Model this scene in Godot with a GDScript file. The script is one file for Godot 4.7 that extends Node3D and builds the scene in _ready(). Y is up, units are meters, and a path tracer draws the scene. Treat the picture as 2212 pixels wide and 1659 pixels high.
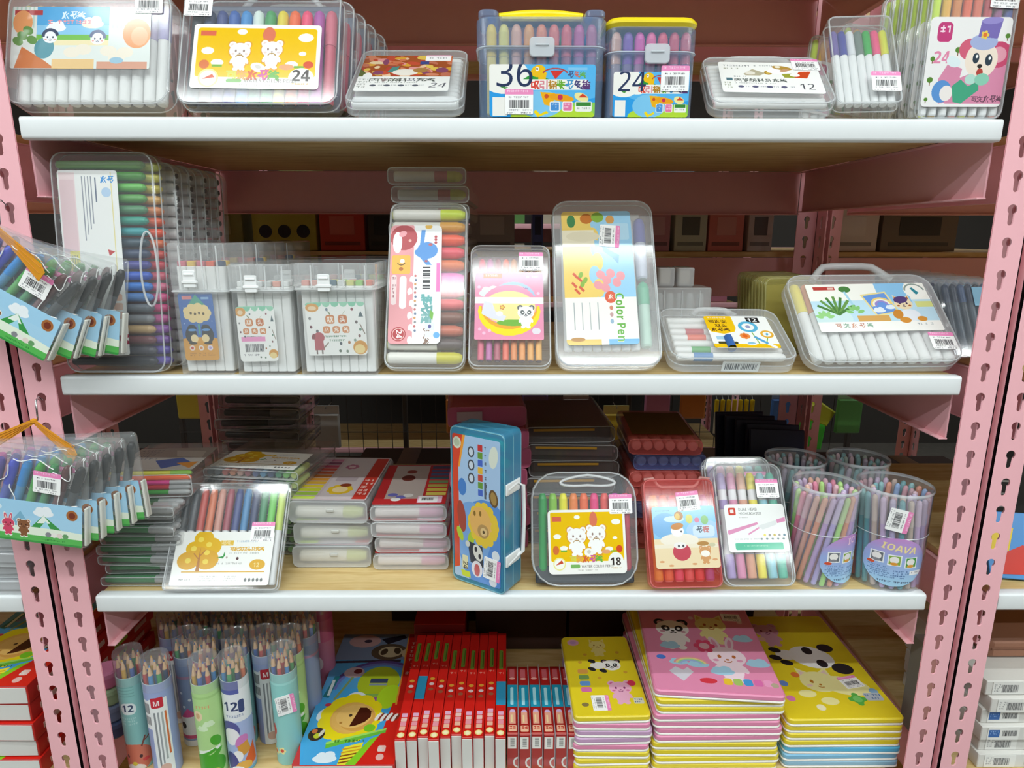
extends Node3D

# Heights of the shelf tops of the pink rack, and the way the camera stands.
const YA := 1.638
const YB := 1.3153
const YC := 0.9919
const YD := 0.6685
const YZ := 1.961
var taken := {}
var mats := {}
var meshes := {}
var rng := RandomNumberGenerator.new()

func _ready() -> void:
	rng.seed = 11
	set_camera_and_light()
	start_pages()
	build_room()
	build_racks()
	row_top()
	row_second()
	row_third()
	row_bottom()
	neighbours_and_far()
	finish_pages()

func set_camera_and_light() -> void:
	var cam := Camera3D.new()
	cam.name = "camera"
	cam.fov = 61.42
	cam.near = 0.05
	cam.far = 40.0
	cam.transform = Transform3D(Basis(Vector3.UP, -0.0067) * Basis(Vector3.RIGHT, -0.2283) * Basis(Vector3.BACK, 0.0016), Vector3(-0.0072, 1.5, 0.8345))
	add_child(cam)
	cam.current = true
	var we := WorldEnvironment.new()
	we.name = "world_environment"
	var e := Environment.new()
	e.background_mode = Environment.BG_COLOR
	e.background_color = Color(0.02, 0.02, 0.02)
	e.tonemap_mode = Environment.TONE_MAPPER_LINEAR
	e.tonemap_exposure = 1.0
	e.sdfgi_enabled = true
	e.ssao_enabled = true
	e.ssil_enabled = true
	we.environment = e
	add_child(we)
	# three rows of fluorescent tubes over the aisle in front, one over the aisle behind
	tube_row(0.74, 2.72, 0.95)
	tube_row(1.34, 2.72, 2.2)
	tube_row(2.1, 2.72, 1.7)
	tube_row(-1.75, 2.72, 0.6)

func tube_row(z: float, y: float, energy: float) -> void:
	for k in 3:
		var x := -2.6 + 2.6 * k
		var t := thing("ceiling_light", ["white fluorescent ceiling tube fitting over the left of the aisle", "white fluorescent ceiling tube fitting over the middle of the aisle", "white fluorescent ceiling tube fitting over the right of the aisle"][k] + (" behind the racks" if z < 0 else (" nearest the rack" if z < 1 else (" in the middle row" if z < 2 else " farthest from the rack"))), "ceiling light", Vector3(x, y, z), "ceiling tubes over the aisles")
		part(t, "fitting", box_mesh(Vector3(2.5, 0.05, 0.09), 0.004), mat(Color(0.9, 0.9, 0.9), 0.5), Transform3D(Basis(), Vector3(0, 0.045, 0)))
		var m := mat(Color(1, 1, 1), 0.4, {"glow": 7.0})
		part(t, "light_tube", lathe([[0.0, -1.2], [0.014, -1.2], [0.014, 1.2], [0.0, 1.2]], 12), m, Transform3D(Basis(Vector3.BACK, PI / 2), Vector3.ZERO))
		var l := AreaLight3D.new()
		l.name = "tube_light"
		l.area_size = Vector2(2.4, 0.035)
		l.light_energy = energy
		l.light_color = Color(0.96, 1.0, 1.0)
		l.shadow_enabled = true
		l.area_range = 12.0
		l.transform = Transform3D(Basis(Vector3.RIGHT, -PI / 2), Vector3(0, -0.02, 0))
		t.add_child(l, true)

# ---------------------------------------------------------------- nodes

func numbered(called: String) -> String:
	if not taken.has(called):
		taken[called] = 0
		return called
	taken[called] += 1
	return "%s_%03d" % [called, taken[called]]

func tag(o: Node3D, label: String, category: String, group := "", kind := "") -> void:
	o.set_meta("label", label)
	o.set_meta("category", category)
	if group:
		o.set_meta("group", group)
	if kind:
		o.set_meta("kind", kind)

func thing(called: String, label: String, category: String, at := Vector3.ZERO, group := "", basis := Basis()) -> Node3D:
	var o := Node3D.new()
	o.name = numbered(called)
	add_child(o)
	o.transform = Transform3D(basis, at)
	tag(o, label, category, group)
	return o

func part(parent: Node, called: String, m: Mesh, material: Material, at := Transform3D()) -> MeshInstance3D:
	var o := MeshInstance3D.new()
	o.name = called
	o.mesh = m
	o.material_override = material
	o.transform = at
	o.cast_shadow = GeometryInstance3D.SHADOW_CASTING_SETTING_ON
	parent.add_child(o, true)
	return o

func structure(called: String, m: Mesh, material: Material, at: Vector3, label: String) -> void:
	var o := part(self, numbered(called), m, material, Transform3D(Basis(), at))
	o.set_meta("kind", "structure")
	o.set_meta("label", label)

func copy_of(o: Node3D, label: String, at: Transform3D) -> Node3D:
	var c: Node3D = o.duplicate()
	c.name = numbered(String(o.name).rstrip("0123456789").trim_suffix("_"))
	add_child(c)
	c.transform = at
	c.set_meta("label", label)
	return c

func at(x: float, y: float, z: float) -> Transform3D:
	return Transform3D(Basis(), Vector3(x, y, z))

# lean: backwards, degrees; yaw: to the left is positive
func tilt(lean: float, yaw := 0.0, roll := 0.0) -> Basis:
	return Basis(Vector3.UP, deg_to_rad(yaw)) * Basis(Vector3.RIGHT, deg_to_rad(-lean)) * Basis(Vector3.BACK, deg_to_rad(roll))

# ---------------------------------------------------------------- materials

func mat(c: Color, rough := 0.5, more := {}) -> StandardMaterial3D:
	var key := [c, rough, more]
	if mats.has(key):
		return mats[key]
	var m := StandardMaterial3D.new()
	m.albedo_color = c
	m.roughness = rough
	m.metallic = more.get("metal", 0.0)
	if more.has("spec"):
		m.metallic_specular = more.spec
	if more.has("glow"):
		m.emission_enabled = true
		m.emission = c
		m.emission_energy_multiplier = more.glow
	if more.has("alpha"):
		m.transparency = BaseMaterial3D.TRANSPARENCY_ALPHA
		m.albedo_color.a = more.alpha
		m.cull_mode = BaseMaterial3D.CULL_DISABLED
	if more.has("map"):
		m.albedo_texture = more.map
	if more.has("tri"):
		m.uv1_triplanar = true
		m.uv1_world_triplanar = true
		m.uv1_scale = more.tri
	if more.has("bump"):
		m.heightmap_enabled = true
		m.heightmap_texture = more.bump
		m.heightmap_scale = more.get("deep", 0.1)
	mats[key] = m
	return m

func clear_plastic(c := Color(0.93, 0.95, 0.97), a := 0.10, rough := 0.10) -> StandardMaterial3D:
	return mat(c, rough, {"alpha": a})

func pink() -> StandardMaterial3D:
	return mat(Color("f9bcc4"), 0.38)

func noise_texture(size: int, freq: float, ramp: Array, octaves := 4, seed_ := 3, stretch := Vector2.ONE) -> ImageTexture:
	var n := FastNoiseLite.new()
	n.seed = seed_
	n.frequency = freq
	n.fractal_octaves = octaves
	var img := Image.create(size, size, false, Image.FORMAT_RGB8)
	for y in size:
		for x in size:
			# mirrored, so that it repeats without a seam
			var px: float = abs(x - size / 2.0) * stretch.x
			var py: float = abs(y - size / 2.0) * stretch.y
			var v := clampf(n.get_noise_2d(px, py) * 0.9 + 0.5, 0.0, 0.999) * (ramp.size() - 1)
			var k := int(v)
			img.set_pixel(x, y, Color(ramp[k]).lerp(Color(ramp[k + 1]), v - k))
	return ImageTexture.create_from_image(img)

# ---------------------------------------------------------------- meshes

class Tris:
	var v := PackedVector3Array()
	var n := PackedVector3Array()
	var u := PackedVector2Array()
	func tri(a: Vector3, b: Vector3, c: Vector3, na: Vector3, nb: Vector3, nc: Vector3, ua := Vector2.ZERO, ub := Vector2.ZERO, uc := Vector2.ZERO) -> void:
		var g := (b - a).cross(c - a)
		if g.length_squared() < 1e-18:
			return
		v.push_back(a)
		n.push_back(na)
		u.push_back(ua)
		if g.dot(na + nb + nc) > 0.0:
			v.push_back(c); v.push_back(b)
			n.push_back(nc); n.push_back(nb)
			u.push_back(uc); u.push_back(ub)
		else:
			v.push_back(b); v.push_back(c)
			n.push_back(nb); n.push_back(nc)
			u.push_back(ub); u.push_back(uc)
	func quad(a: Vector3, b: Vector3, c: Vector3, d: Vector3, na: Vector3, nb: Vector3, nc: Vector3, nd: Vector3, ua := Vector2.ZERO, ub := Vector2.ZERO, uc := Vector2.ZERO, ud := Vector2.ZERO) -> void:
		tri(a, b, c, na, nb, nc, ua, ub, uc)
		tri(a, c, d, na, nc, nd, ua, uc, ud)
	func done() -> ArrayMesh:
		var arr := []
		arr.resize(Mesh.ARRAY_MAX)
		arr[Mesh.ARRAY_VERTEX] = v
		arr[Mesh.ARRAY_NORMAL] = n
		arr[Mesh.ARRAY_TEX_UV] = u
		var m := ArrayMesh.new()
		m.add_surface_from_arrays(Mesh.PRIMITIVE_TRIANGLES, arr)
		return m

# profile: [radius, height] pairs, bottom to top, turned about y; uv: u once around (from the back), v down from the top
func lathe(profile: Array, seg := 14, uv := Rect2(0, 0, 1, 1)) -> ArrayMesh:
	var key := ["lathe", profile, seg, uv]
	if meshes.has(key):
		return meshes[key]
	var t := Tris.new()
	var y0: float = profile[0][1]
	var y1: float = profile[-1][1]
	var h := maxf(absf(y1 - y0), 1e-6)
	for k in profile.size() - 1:
		var ra: float = profile[k][0]
		var rb: float = profile[k + 1][0]
		var ya: float = profile[k][1]
		var yb: float = profile[k + 1][1]
		var slope := Vector2(yb - ya, ra - rb).normalized()
		for i in seg:
			var a0 := TAU * i / seg
			var a1 := TAU * (i + 1) / seg
			var d0 := Vector3(-sin(a0), 0, -cos(a0))
			var d1 := Vector3(-sin(a1), 0, -cos(a1))
			var n0 := d0 * slope.x + Vector3.UP * slope.y
			var n1 := d1 * slope.x + Vector3.UP * slope.y
			var u0 := uv.position.x + uv.size.x * i / seg
			var u1 := uv.position.x + uv.size.x * (i + 1) / seg
			var va := uv.position.y + uv.size.y * (y1 - ya) / h
			var vb := uv.position.y + uv.size.y * (y1 - yb) / h
			t.quad(d0 * ra + Vector3.UP * ya, d1 * ra + Vector3.UP * ya, d1 * rb + Vector3.UP * yb, d0 * rb + Vector3.UP * yb, n0, n1, n1, n0, Vector2(u0, va), Vector2(u1, va), Vector2(u1, vb), Vector2(u0, vb))
	var m := t.done()
	meshes[key] = m
	return m

func round_rect(w: float, h: float, r: float, seg := 4, bottom := false) -> PackedVector2Array:
	var p := PackedVector2Array()
	var cy := h / 2 if bottom else 0.0
	var c := [Vector2(w / 2 - r, h / 2 - r), Vector2(-w / 2 + r, h / 2 - r), Vector2(-w / 2 + r, -h / 2 + r), Vector2(w / 2 - r, -h / 2 + r)]
	for k in 4:
		for i in seg + 1:
			var a := PI / 2 * (k + float(i) / seg)
			p.push_back(c[k] + Vector2(cos(a), sin(a)) * r + Vector2(0, cy))
	return p

func box_mesh(size: Vector3, bevel := 0.001) -> ArrayMesh:
	return prism(round_rect(size.x, size.y, minf(bevel, minf(size.x, size.y) * 0.45), 2), -size.z / 2, size.z / 2, minf(bevel, size.z * 0.4))

# an outline (counter-clockwise, x to the right, y up) drawn out along z with its front and back edges bevelled
func prism(outline: PackedVector2Array, z0: float, z1: float, bevel := 0.0, uv := Rect2(), back_uv := Rect2()) -> ArrayMesh:
	var key := ["prism", outline, z0, z1, bevel, uv, back_uv]
	if meshes.has(key):
		return meshes[key]
	if Geometry2D.is_polygon_clockwise(outline):
		outline.reverse()
	var count := outline.size()
	var lo := outline[0]
	var hi := outline[0]
	for p in outline:
		lo = lo.min(p)
		hi = hi.max(p)
	var span := (hi - lo).max(Vector2(1e-6, 1e-6))
	var edge := []
	for i in count:
		var d := outline[(i + 1) % count] - outline[i]
		edge.push_back(Vector2(d.y, -d.x).normalized())
	var na := []   # normal at the start and end of each edge
	var nb := []
	var inset := PackedVector2Array()
	for i in count:
		var before: Vector2 = edge[(i + count - 1) % count]
		var here: Vector2 = edge[i]
		var after: Vector2 = edge[(i + 1) % count]
		na.push_back((before + here).normalized() if before.dot(here) > 0.7 else here)
		nb.push_back((after + here).normalized() if after.dot(here) > 0.7 else here)
		var b := before + here
		b = b.normalized() / maxf(0.5, b.normalized().dot(here)) if b.length() > 0.01 else here
		inset.push_back(outline[i] - b * bevel)
	var t := Tris.new()
	var uvof := func(p: Vector2, r: Rect2) -> Vector2:
		return r.position + r.size * Vector2((p.x - lo.x) / span.x, 1.0 - (p.y - lo.y) / span.y)
	for i in count:
		var j := (i + 1) % count
		var p := outline[i]
		var q := outline[j]
		var a3 := Vector3(na[i].x, na[i].y, 0)
		var b3 := Vector3(nb[i].x, nb[i].y, 0)
		var up: Vector2 = uvof.call(p, uv)
		var uq: Vector2 = uvof.call(q, uv)
		t.quad(Vector3(p.x, p.y, z0 + bevel), Vector3(q.x, q.y, z0 + bevel), Vector3(q.x, q.y, z1 - bevel), Vector3(p.x, p.y, z1 - bevel), a3, b3, b3, a3, up, uq, uq, up)
		if bevel > 0.0:
			var ip := inset[i]
			var iq := inset[j]
			var f := Vector3(0, 0, 0.9)
			t.quad(Vector3(p.x, p.y, z1 - bevel), Vector3(q.x, q.y, z1 - bevel), Vector3(iq.x, iq.y, z1), Vector3(ip.x, ip.y, z1), (a3 + f).normalized(), (b3 + f).normalized(), (b3 + f).normalized(), (a3 + f).normalized(), up, uq, uq, up)
			t.quad(Vector3(p.x, p.y, z0 + bevel), Vector3(q.x, q.y, z0 + bevel), Vector3(iq.x, iq.y, z0), Vector3(ip.x, ip.y, z0), (a3 - f).normalized(), (b3 - f).normalized(), (b3 - f).normalized(), (a3 - f).normalized(), up, uq, uq, up)
	var flat := inset if bevel > 0.0 else outline
	var idx := Geometry2D.triangulate_polygon(flat)
	var bu := back_uv if back_uv.size.x > 0 else uv
	for k in range(0, idx.size(), 3):
		var a := flat[idx[k]]
		var b := flat[idx[k + 1]]
		var c := flat[idx[k + 2]]
		t.tri(Vector3(a.x, a.y, z1), Vector3(b.x, b.y, z1), Vector3(c.x, c.y, z1), Vector3.BACK, Vector3.BACK, Vector3.BACK, uvof.call(a, uv), uvof.call(b, uv), uvof.call(c, uv))
		t.tri(Vector3(a.x, a.y, z0), Vector3(b.x, b.y, z0), Vector3(c.x, c.y, z0), Vector3.FORWARD, Vector3.FORWARD, Vector3.FORWARD, uvof.call(a, bu), uvof.call(b, bu), uvof.call(c, bu))
	var m := t.done()
	meshes[key] = m
	return m

# a round bar along points
func tube(points: Array, r: float, seg := 6, closed := false) -> ArrayMesh:
	var key := ["tube", points, r, seg, closed]
	if meshes.has(key):
		return meshes[key]
	var t := Tris.new()
	var n := points.size()
	var rings := []
	var spokes := []
	for i in n:
		var p: Vector3 = points[i]
		var b: Vector3 = points[(i + n - 1) % n] if closed or i > 0 else p
		var a: Vector3 = points[(i + 1) % n] if closed or i < n - 1 else p
		var dir := (a - b).normalized()
		var side := dir.cross(Vector3.BACK if absf(dir.z) < 0.8 else Vector3.UP).normalized()
		var up := side.cross(dir)
		var ring := []
		var sp := []
		for k in seg:
			var ang := TAU * k / seg
			var d := side * cos(ang) + up * sin(ang)
			sp.push_back(d)
			ring.push_back(p + d * r)
		rings.push_back(ring)
		spokes.push_back(sp)
	for i in (n if closed else n - 1):
		var j := (i + 1) % n
		for k in seg:
			var l := (k + 1) % seg
			t.quad(rings[i][k], rings[i][l], rings[j][l], rings[j][k], spokes[i][k], spokes[i][l], spokes[j][l], spokes[j][k])
	if not closed:
		for i in [0, n - 1]:
			var dir: Vector3 = (points[0] - points[1] if i == 0 else points[n - 1] - points[n - 2]).normalized()
			for k in range(1, seg - 1):
				t.tri(rings[i][0], rings[i][k], rings[i][k + 1], dir, dir, dir)
	var m := t.done()
	meshes[key] = m
	return m

func rim_of(outline: PackedVector2Array, z: float, r: float) -> ArrayMesh:
	var pts := []
	for p in outline:
		pts.push_back(Vector3(p.x, p.y, z))
	return tube(pts, r, 5, true)

func joined(list: Array) -> ArrayMesh:   # [mesh, transform] pairs
	var st := SurfaceTool.new()
	for e in list:
		st.append_from(e[0], 0, e[1])
	return st.commit()

# ---------------------------------------------------------------- printing: labels are drawn as shapes onto shared pages

const PAGE := 2048
var pages: Array = []        # [image, material, glossy material]
var pen_x := 0
var pen_y := 0
var row_h := 0
var clip := Rect2i()
var T := Transform2D()
var PX := 4.0                # pixels per label unit
var letters := {}

func start_pages() -> void:
	new_page()

func new_page() -> void:
	var m := StandardMaterial3D.new()
	m.roughness = 0.42
	var g := StandardMaterial3D.new()
	g.roughness = 0.14
	g.metallic_specular = 0.6
	pages.push_back([Image.create(PAGE, PAGE, false, Image.FORMAT_RGB8), m, g])
	pen_x = 0
	pen_y = 0
	row_h = 0

func finish_pages() -> void:
	for p in pages:
		var t := ImageTexture.create_from_image(p[0])
		p[1].albedo_texture = t
		p[2].albedo_texture = t

# A label w by h metres; then drawing is in units with 100 across and y down.
func label(w: float, h: float, ground: Color, ppm := 3000.0) -> Dictionary:
	var pw := int(ceil(w * ppm))
	var ph := int(ceil(h * ppm))
	if pen_x + pw + 4 > PAGE:
		pen_x = 0
		pen_y += row_h + 4
		row_h = 0
	if pen_y + ph + 4 > PAGE:
		new_page()
	clip = Rect2i(pen_x, pen_y, pw, ph)
	pages[-1][0].fill_rect(Rect2i(pen_x, pen_y, mini(pw + 3, PAGE - pen_x), mini(ph + 3, PAGE - pen_y)), ground)
	var s := pw / 100.0
	PX = s
	T = Transform2D(Vector2(s, 0), Vector2(0, s), Vector2(pen_x, pen_y))
	var d := {"page": pages.size() - 1, "uv": Rect2((pen_x + 1.0) / PAGE, (pen_y + 1.0) / PAGE, (pw - 2.0) / PAGE, (ph - 2.0) / PAGE), "w": w, "h": h}
	pen_x += pw + 4
	row_h = maxi(row_h, ph)
	return d

# turns the drawing a quarter: the label is then drawn as if lying on its side, 100 units along its height
func sideways(l: Dictionary, clockwise := true) -> void:
	var o := Vector2(clip.position)
	PX = clip.size.y / 100.0
	if clockwise:
		T = Transform2D(Vector2(0, PX), Vector2(-PX, 0), o + Vector2(clip.size.x, 0))
	else:
		T = Transform2D(Vector2(0, -PX), Vector2(PX, 0), o + Vector2(0, clip.size.y))

func poly(pts: Array, c) -> void:
	var col := Color(c)
	var img: Image = pages[-1][0]
	var n := pts.size()
	var q := PackedVector2Array()
	var lo := 1e9
	var hi := -1e9
	for p in pts:
		var r: Vector2 = T * p
		q.push_back(r)
		lo = minf(lo, r.y)
		hi = maxf(hi, r.y)
	var y0 := maxi(int(ceil(lo - 0.5)), clip.position.y)
	var y1 := mini(int(floor(hi - 0.5)), clip.end.y - 1)
	for y in range(y0, y1 + 1):
		var yc := y + 0.5
		var xs := PackedFloat32Array()
		var b := q[n - 1]
		for a in q:
			if (a.y <= yc) != (b.y <= yc):
				xs.push_back(a.x + (yc - a.y) / (b.y - a.y) * (b.x - a.x))
			b = a
		xs.sort()
		for k in range(0, xs.size() - 1, 2):
			var x0 := maxi(int(ceil(xs[k] - 0.5)), clip.position.x)
			var x1 := mini(int(ceil(xs[k + 1] - 0.5)), clip.end.x)
			if x1 > x0:
				img.fill_rect(Rect2i(x0, y, x1 - x0, 1), col)

func rect(x: float, y: float, w: float, h: float, c) -> void:
	poly([Vector2(x, y), Vector2(x + w, y), Vector2(x + w, y + h), Vector2(x, y + h)], c)

func rrect(x: float, y: float, w: float, h: float, r: float, c) -> void:
	var pts := []
	for p in round_rect(w, h, minf(r, minf(w, h) * 0.49), 4):
		pts.push_back(p + Vector2(x + w / 2, y + h / 2))
	poly(pts, c)

func oval(x: float, y: float, rx: float, ry: float, c, turn := 0.0, from := 0.0, to := 360.0) -> void:
	var pts := []
	var n := 22
	for i in n + (0 if to - from >= 360.0 else 1):
		var a := deg_to_rad(from + (to - from) * i / n)
		pts.push_back(Vector2(cos(a) * rx, sin(a) * ry).rotated(deg_to_rad(turn)) + Vector2(x, y))
	poly(pts, c)

func line(pts: Array, w: float, c) -> void:
	for i in pts.size() - 1:
		var a: Vector2 = pts[i]
		var b: Vector2 = pts[i + 1]
		var d := (b - a).normalized() * w / 2
		var s := Vector2(-d.y, d.x)
		poly([a + s - d * 0.6, b + s + d * 0.6, b - s + d * 0.6, a - s - d * 0.6], c)

func arc(x: float, y: float, rx: float, ry: float, from: float, to: float, w: float, c) -> void:
	var pts := []
	for i in 13:
		var a := deg_to_rad(from + (to - from) * i / 12.0)
		pts.push_back(Vector2(x + cos(a) * rx, y + sin(a) * ry))
	line(pts, w, c)

# Latin lettering; x, y: left end of the base line, or its middle
func words(text: String, x: float, y: float, size: float, c, bold := true, middle := false, slant := 0.0, turn := 0.0, serif := false) -> void:
	var key := text + str(bold) + str(serif)
	if not letters.has(key):
		var f := SystemFont.new()
		f.font_names = PackedStringArray(["Droid Serif" if serif else "Droid Sans"])
		f.font_weight = 700 if bold else 400
		var m := TextMesh.new()
		m.text = text
		m.font = f
		m.font_size = 48
		m.pixel_size = 1.0 / 48
		m.depth = 0.0
		m.curve_step = 5.0
		var a := m.get_mesh_arrays()
		var tri := PackedVector2Array()
		var lo := 1e9
		var hi := -1e9
		var base := 1e9
		for k in a[Mesh.ARRAY_INDEX]:
			var p: Vector3 = a[Mesh.ARRAY_VERTEX][k]
			tri.push_back(Vector2(p.x, -p.y))
			lo = minf(lo, p.x)
			hi = maxf(hi, p.x)
		letters[key] = [tri, lo, hi]
	var g: Array = letters[key]
	var off: float = (g[1] + g[2]) / 2 if middle else g[1]
	var tri: PackedVector2Array = g[0]
	for k in range(0, tri.size(), 3):
		var pts := []
		for i in 3:
			var p := tri[k + i]
			p = Vector2(p.x - off - (p.y - 0.34) * slant, p.y - 0.34) * size
			pts.push_back(p.rotated(deg_to_rad(turn)) + Vector2(x, y))
		poly(pts, c)

# Chinese characters as pen strokes on a grid of ten: strokes parted by spaces, each a chain of two-digit points
const STROKES := {
	"水": "5009 4009 2249 1149 4119 5489 8254", "彩": "2090 1426 3334 5464 0545 3059 3405 4558 8064 8364 9569", "笔": "2002 3242 6052 7292 1434 7323 0536 8505 0708 9616 4389 9987", 
	"色": "3014 2171 7143 1444 7447 7414 1488 8898 9997 4447", "可": "0191 8188 8868 2363 6366 6626 2623", "洗": "0112 0314 0927 4033 2292 6266 3585 4647 4729 6668 6899 9997",
	"吸": "0232 3237 3707 0702 4181 4149 8166 6699 5579", "引": "0141 4144 4404 0407 0747 4749 4939 8089", "桶": "2029 0232 2306 2338 4192 9265 4449 4494 9499 4696 6469", "装": "1013 0434 3034 4292 6264 4484 5056 0595 5689 4649 2558", "裝": "1014 0333 3036 4292 6264 4484 5056 0696 5689 4649",
	"筆": "2002 1242 6052 7292 5359 1484 8487 1588 0696 1788 2878 0999", "双": "0131 3108 1249 5191 9159 6299", "头": "2031 1334 5056 0696 5619 6789", "马": "1171 7165 2225 2585 8588 8878 0757", "克": "5003 0292 5024 2474 7446 2426 3609 6668 6898 9896",
	"日": "2028 2070 7078 2474 2878", "丙": "0191 5155 0309 0393 9399 5527 5577", "料": "2029 0434 0112 4132 2408 2438 6172 6374 4696 8089", "颜": "0141 2023 1303 0343 0309 0538 6191 7062 5393 5357 9397 7549 7699", "烯": "2049 0212 3235 5091 9051 4393 5462 5559 9555 9559 7449", "炫": "3039 1323 5334 0739 2709 5059 4191 6244 4474 7447 4797 8697","棒": "2029 0232 2307 4191 4393 5045 5494 4599 9564 5684 7479 4888",
	"大": "0393 5005 0954 5499", "植": "2029 0232 2307 2338 4191 7072 5258 9298 5292 5494 5696 4999", "物": "1012 0141 2029 0636 5042 4191 9199 9978 6245 8358",
	"城": "0232 2028 0838 4292 4249 6599 8479", "神": "2022 0242 4208 2529 5292 5257 9297 5494 7909",
}

func hanzi(text: String, x: float, y: float, size: float, c, w := 0.13, gap := 1.12) -> void:
	var k := 0
	for ch in text:
		var all: String = STROKES.get(ch, "0292 5059 1787")
		for s in all.split(" ", false):
			var pts := []
			for i in range(0, s.length() - 1, 2):
				pts.push_back(Vector2(x + k * size * gap + int(s[i]) / 9.0 * size, y + int(s[i + 1]) / 9.0 * size))
			var col = c[k % c.size()] if c is Array else c
			line(pts, size * w, col)
		k += 1

# print too small to read: rows of little marks
func fine_print(x: float, y: float, w: float, h: float, rows: int, c, seed_ := 5) -> void:
	var r := RandomNumberGenerator.new()
	r.seed = seed_
	var lh := h / rows
	for k in rows:
		var cx := x
		var stop := x + w * r.randf_range(0.7, 1.0)
		while cx < stop:
			var cw := lh * r.randf_range(0.35, 0.9)
			var yy := y + k * lh
			if r.randf() < 0.85:
				rect(cx, yy + lh * r.randf_range(0.0, 0.15), minf(cw * 0.75, stop - cx), lh * r.randf_range(0.1, 0.2), c)
				rect(cx + cw * r.randf_range(0.1, 0.5), yy, cw * 0.22, lh * 0.62, c)
				if r.randf() < 0.6:
					rect(cx, yy + lh * 0.45, minf(cw * 0.75, stop - cx), lh * 0.13, c)
			cx += cw

func bars(x: float, y: float, w: float, h: float, c = "2a2a2c", seed_ := 9) -> void:
	var r := RandomNumberGenerator.new()
	r.seed = seed_
	var cx := x
	while cx < x + w:
		var bw := w * r.randf_range(0.012, 0.045)
		rect(cx, y, minf(bw, x + w - cx), h, c)
		cx += bw + w * r.randf_range(0.012, 0.035)

func cloud(x: float, y: float, s: float, c) -> void:
	oval(x, y, s, s * 0.42, c)
	oval(x - s * 0.35, y - s * 0.25, s * 0.42, s * 0.4, c)
	oval(x + s * 0.3, y - s * 0.3, s * 0.5, s * 0.45, c)

func flower(x: float, y: float, r: float, petals: int, c, heart, hr := 0.5) -> void:
	for k in petals:
		var a := TAU * k / petals
		oval(x + cos(a) * r * 0.68, y + sin(a) * r * 0.68, r * 0.36, r * 0.36, c)
	oval(x, y, r * 0.7, r * 0.7, c)
	oval(x, y, r * hr, r * hr, heart)

func tree(x: float, y: float, s: float, c, trunk = "8a5a2a") -> void:
	rect(x - s * 0.1, y, s * 0.2, s * 0.9, trunk)
	oval(x, y - s * 0.2, s * 0.6, s * 0.55, c)

# a small animal seen from the front. ears: "round", "long", "point"
func animal(x: float, y: float, s: float, fur, ears := "round", inner = "f3b3b8", dark = "3a2a28", body := true, edge = null, patch = null) -> void:
	if edge != null:
		var keep = edge
		animal(x, y, s * 1.1, keep, ears, keep, keep, body, null, null)
	if body:
		oval(x, y + s * 1.15, s * 0.62, s * 0.75, fur)
		oval(x - s * 0.62, y + s * 0.95, s * 0.2, s * 0.4, fur, 30)
		oval(x + s * 0.62, y + s * 0.95, s * 0.2, s * 0.4, fur, -30)
		oval(x - s * 0.32, y + s * 1.85, s * 0.26, s * 0.2, fur)
		oval(x + s * 0.32, y + s * 1.85, s * 0.26, s * 0.2, fur)
	for d in [-1, 1]:
		var ear = patch if patch != null else fur
		if ears == "round":
			oval(x + d * s * 0.68, y - s * 0.62, s * 0.36, s * 0.36, ear)
			oval(x + d * s * 0.68, y - s * 0.6, s * 0.18, s * 0.18, inner)
		elif ears == "long":
			oval(x + d * s * 0.4, y - s * 1.15, s * 0.24, s * 0.62, ear, d * 12)
			oval(x + d * s * 0.4, y - s * 1.12, s * 0.11, s * 0.42, inner, d * 12)
		elif ears == "point":
			poly([Vector2(x + d * s * 0.2, y - s * 0.7), Vector2(x + d * s * 0.85, y - s * 1.2), Vector2(x + d * s * 0.9, y - s * 0.3)], ear)
			poly([Vector2(x + d * s * 0.4, y - s * 0.7), Vector2(x + d * s * 0.75, y - s * 0.98), Vector2(x + d * s * 0.78, y - s * 0.5)], inner)
	oval(x, y, s, s * 0.84, fur)
	for d in [-1, 1]:
		if patch != null:
			oval(x + d * s * 0.4, y - s * 0.02, s * 0.25, s * 0.3, patch, d * 24)
			oval(x + d * s * 0.37, y - s * 0.02, s * 0.1, s * 0.12, "f6f6f6")
		else:
			oval(x + d * s * 0.38, y - s * 0.02, s * 0.1, s * 0.14, dark)
		oval(x + d * s * 0.62, y + s * 0.3, s * 0.16, s * 0.1, inner)
	oval(x, y + s * 0.24, s * 0.1, s * 0.07, dark)
	arc(x, y + s * 0.3, s * 0.2, s * 0.16, 20, 160, s * 0.06, dark)

# ---------------------------------------------------------------- paper and stickers

func page_mat(l: Dictionary, glossy := false) -> StandardMaterial3D:
	return pages[l.page][2 if glossy else 1]

func plate(parent: Node, called: String, l: Dictionary, where: Transform3D, r := 0.002, thick := 0.0006, glossy := false) -> MeshInstance3D:
	return part(parent, called, prism(round_rect(l.w, l.h, r, 3), 0.0, thick, 0.0, l.uv), page_mat(l, glossy), where)

var sticker_art := {}
func sticker(parent: Node, where: Transform3D, kind := 0) -> void:
	if not sticker_art.has(kind):
		var l := label(0.034, 0.0285, Color("fbfbfa"))
		rect(0, 0, 100, 18, "f08cc0")
		fine_print(8, 4, 84, 10, 1, "fbd8ea", 3 + kind)
		fine_print(14, 24, 78, 9, 1, "55555a", 4 + kind)
		bars(16, 36, 68, 26, "2c2c30", 7 + kind)
		fine_print(10, 66, 84, 8, 1, "8a8a90", 9 + kind)
		fine_print(8, 76, 30, 6, 1, "55555a", 12 + kind)
		fine_print(56, 75, 34, 7, 1, "55555a", 14 + kind)
		sticker_art[kind] = l
	plate(parent, "price_sticker", sticker_art[kind], where, 0.0015, 0.0004)

# ---------------------------------------------------------------- the room and the racks

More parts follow.
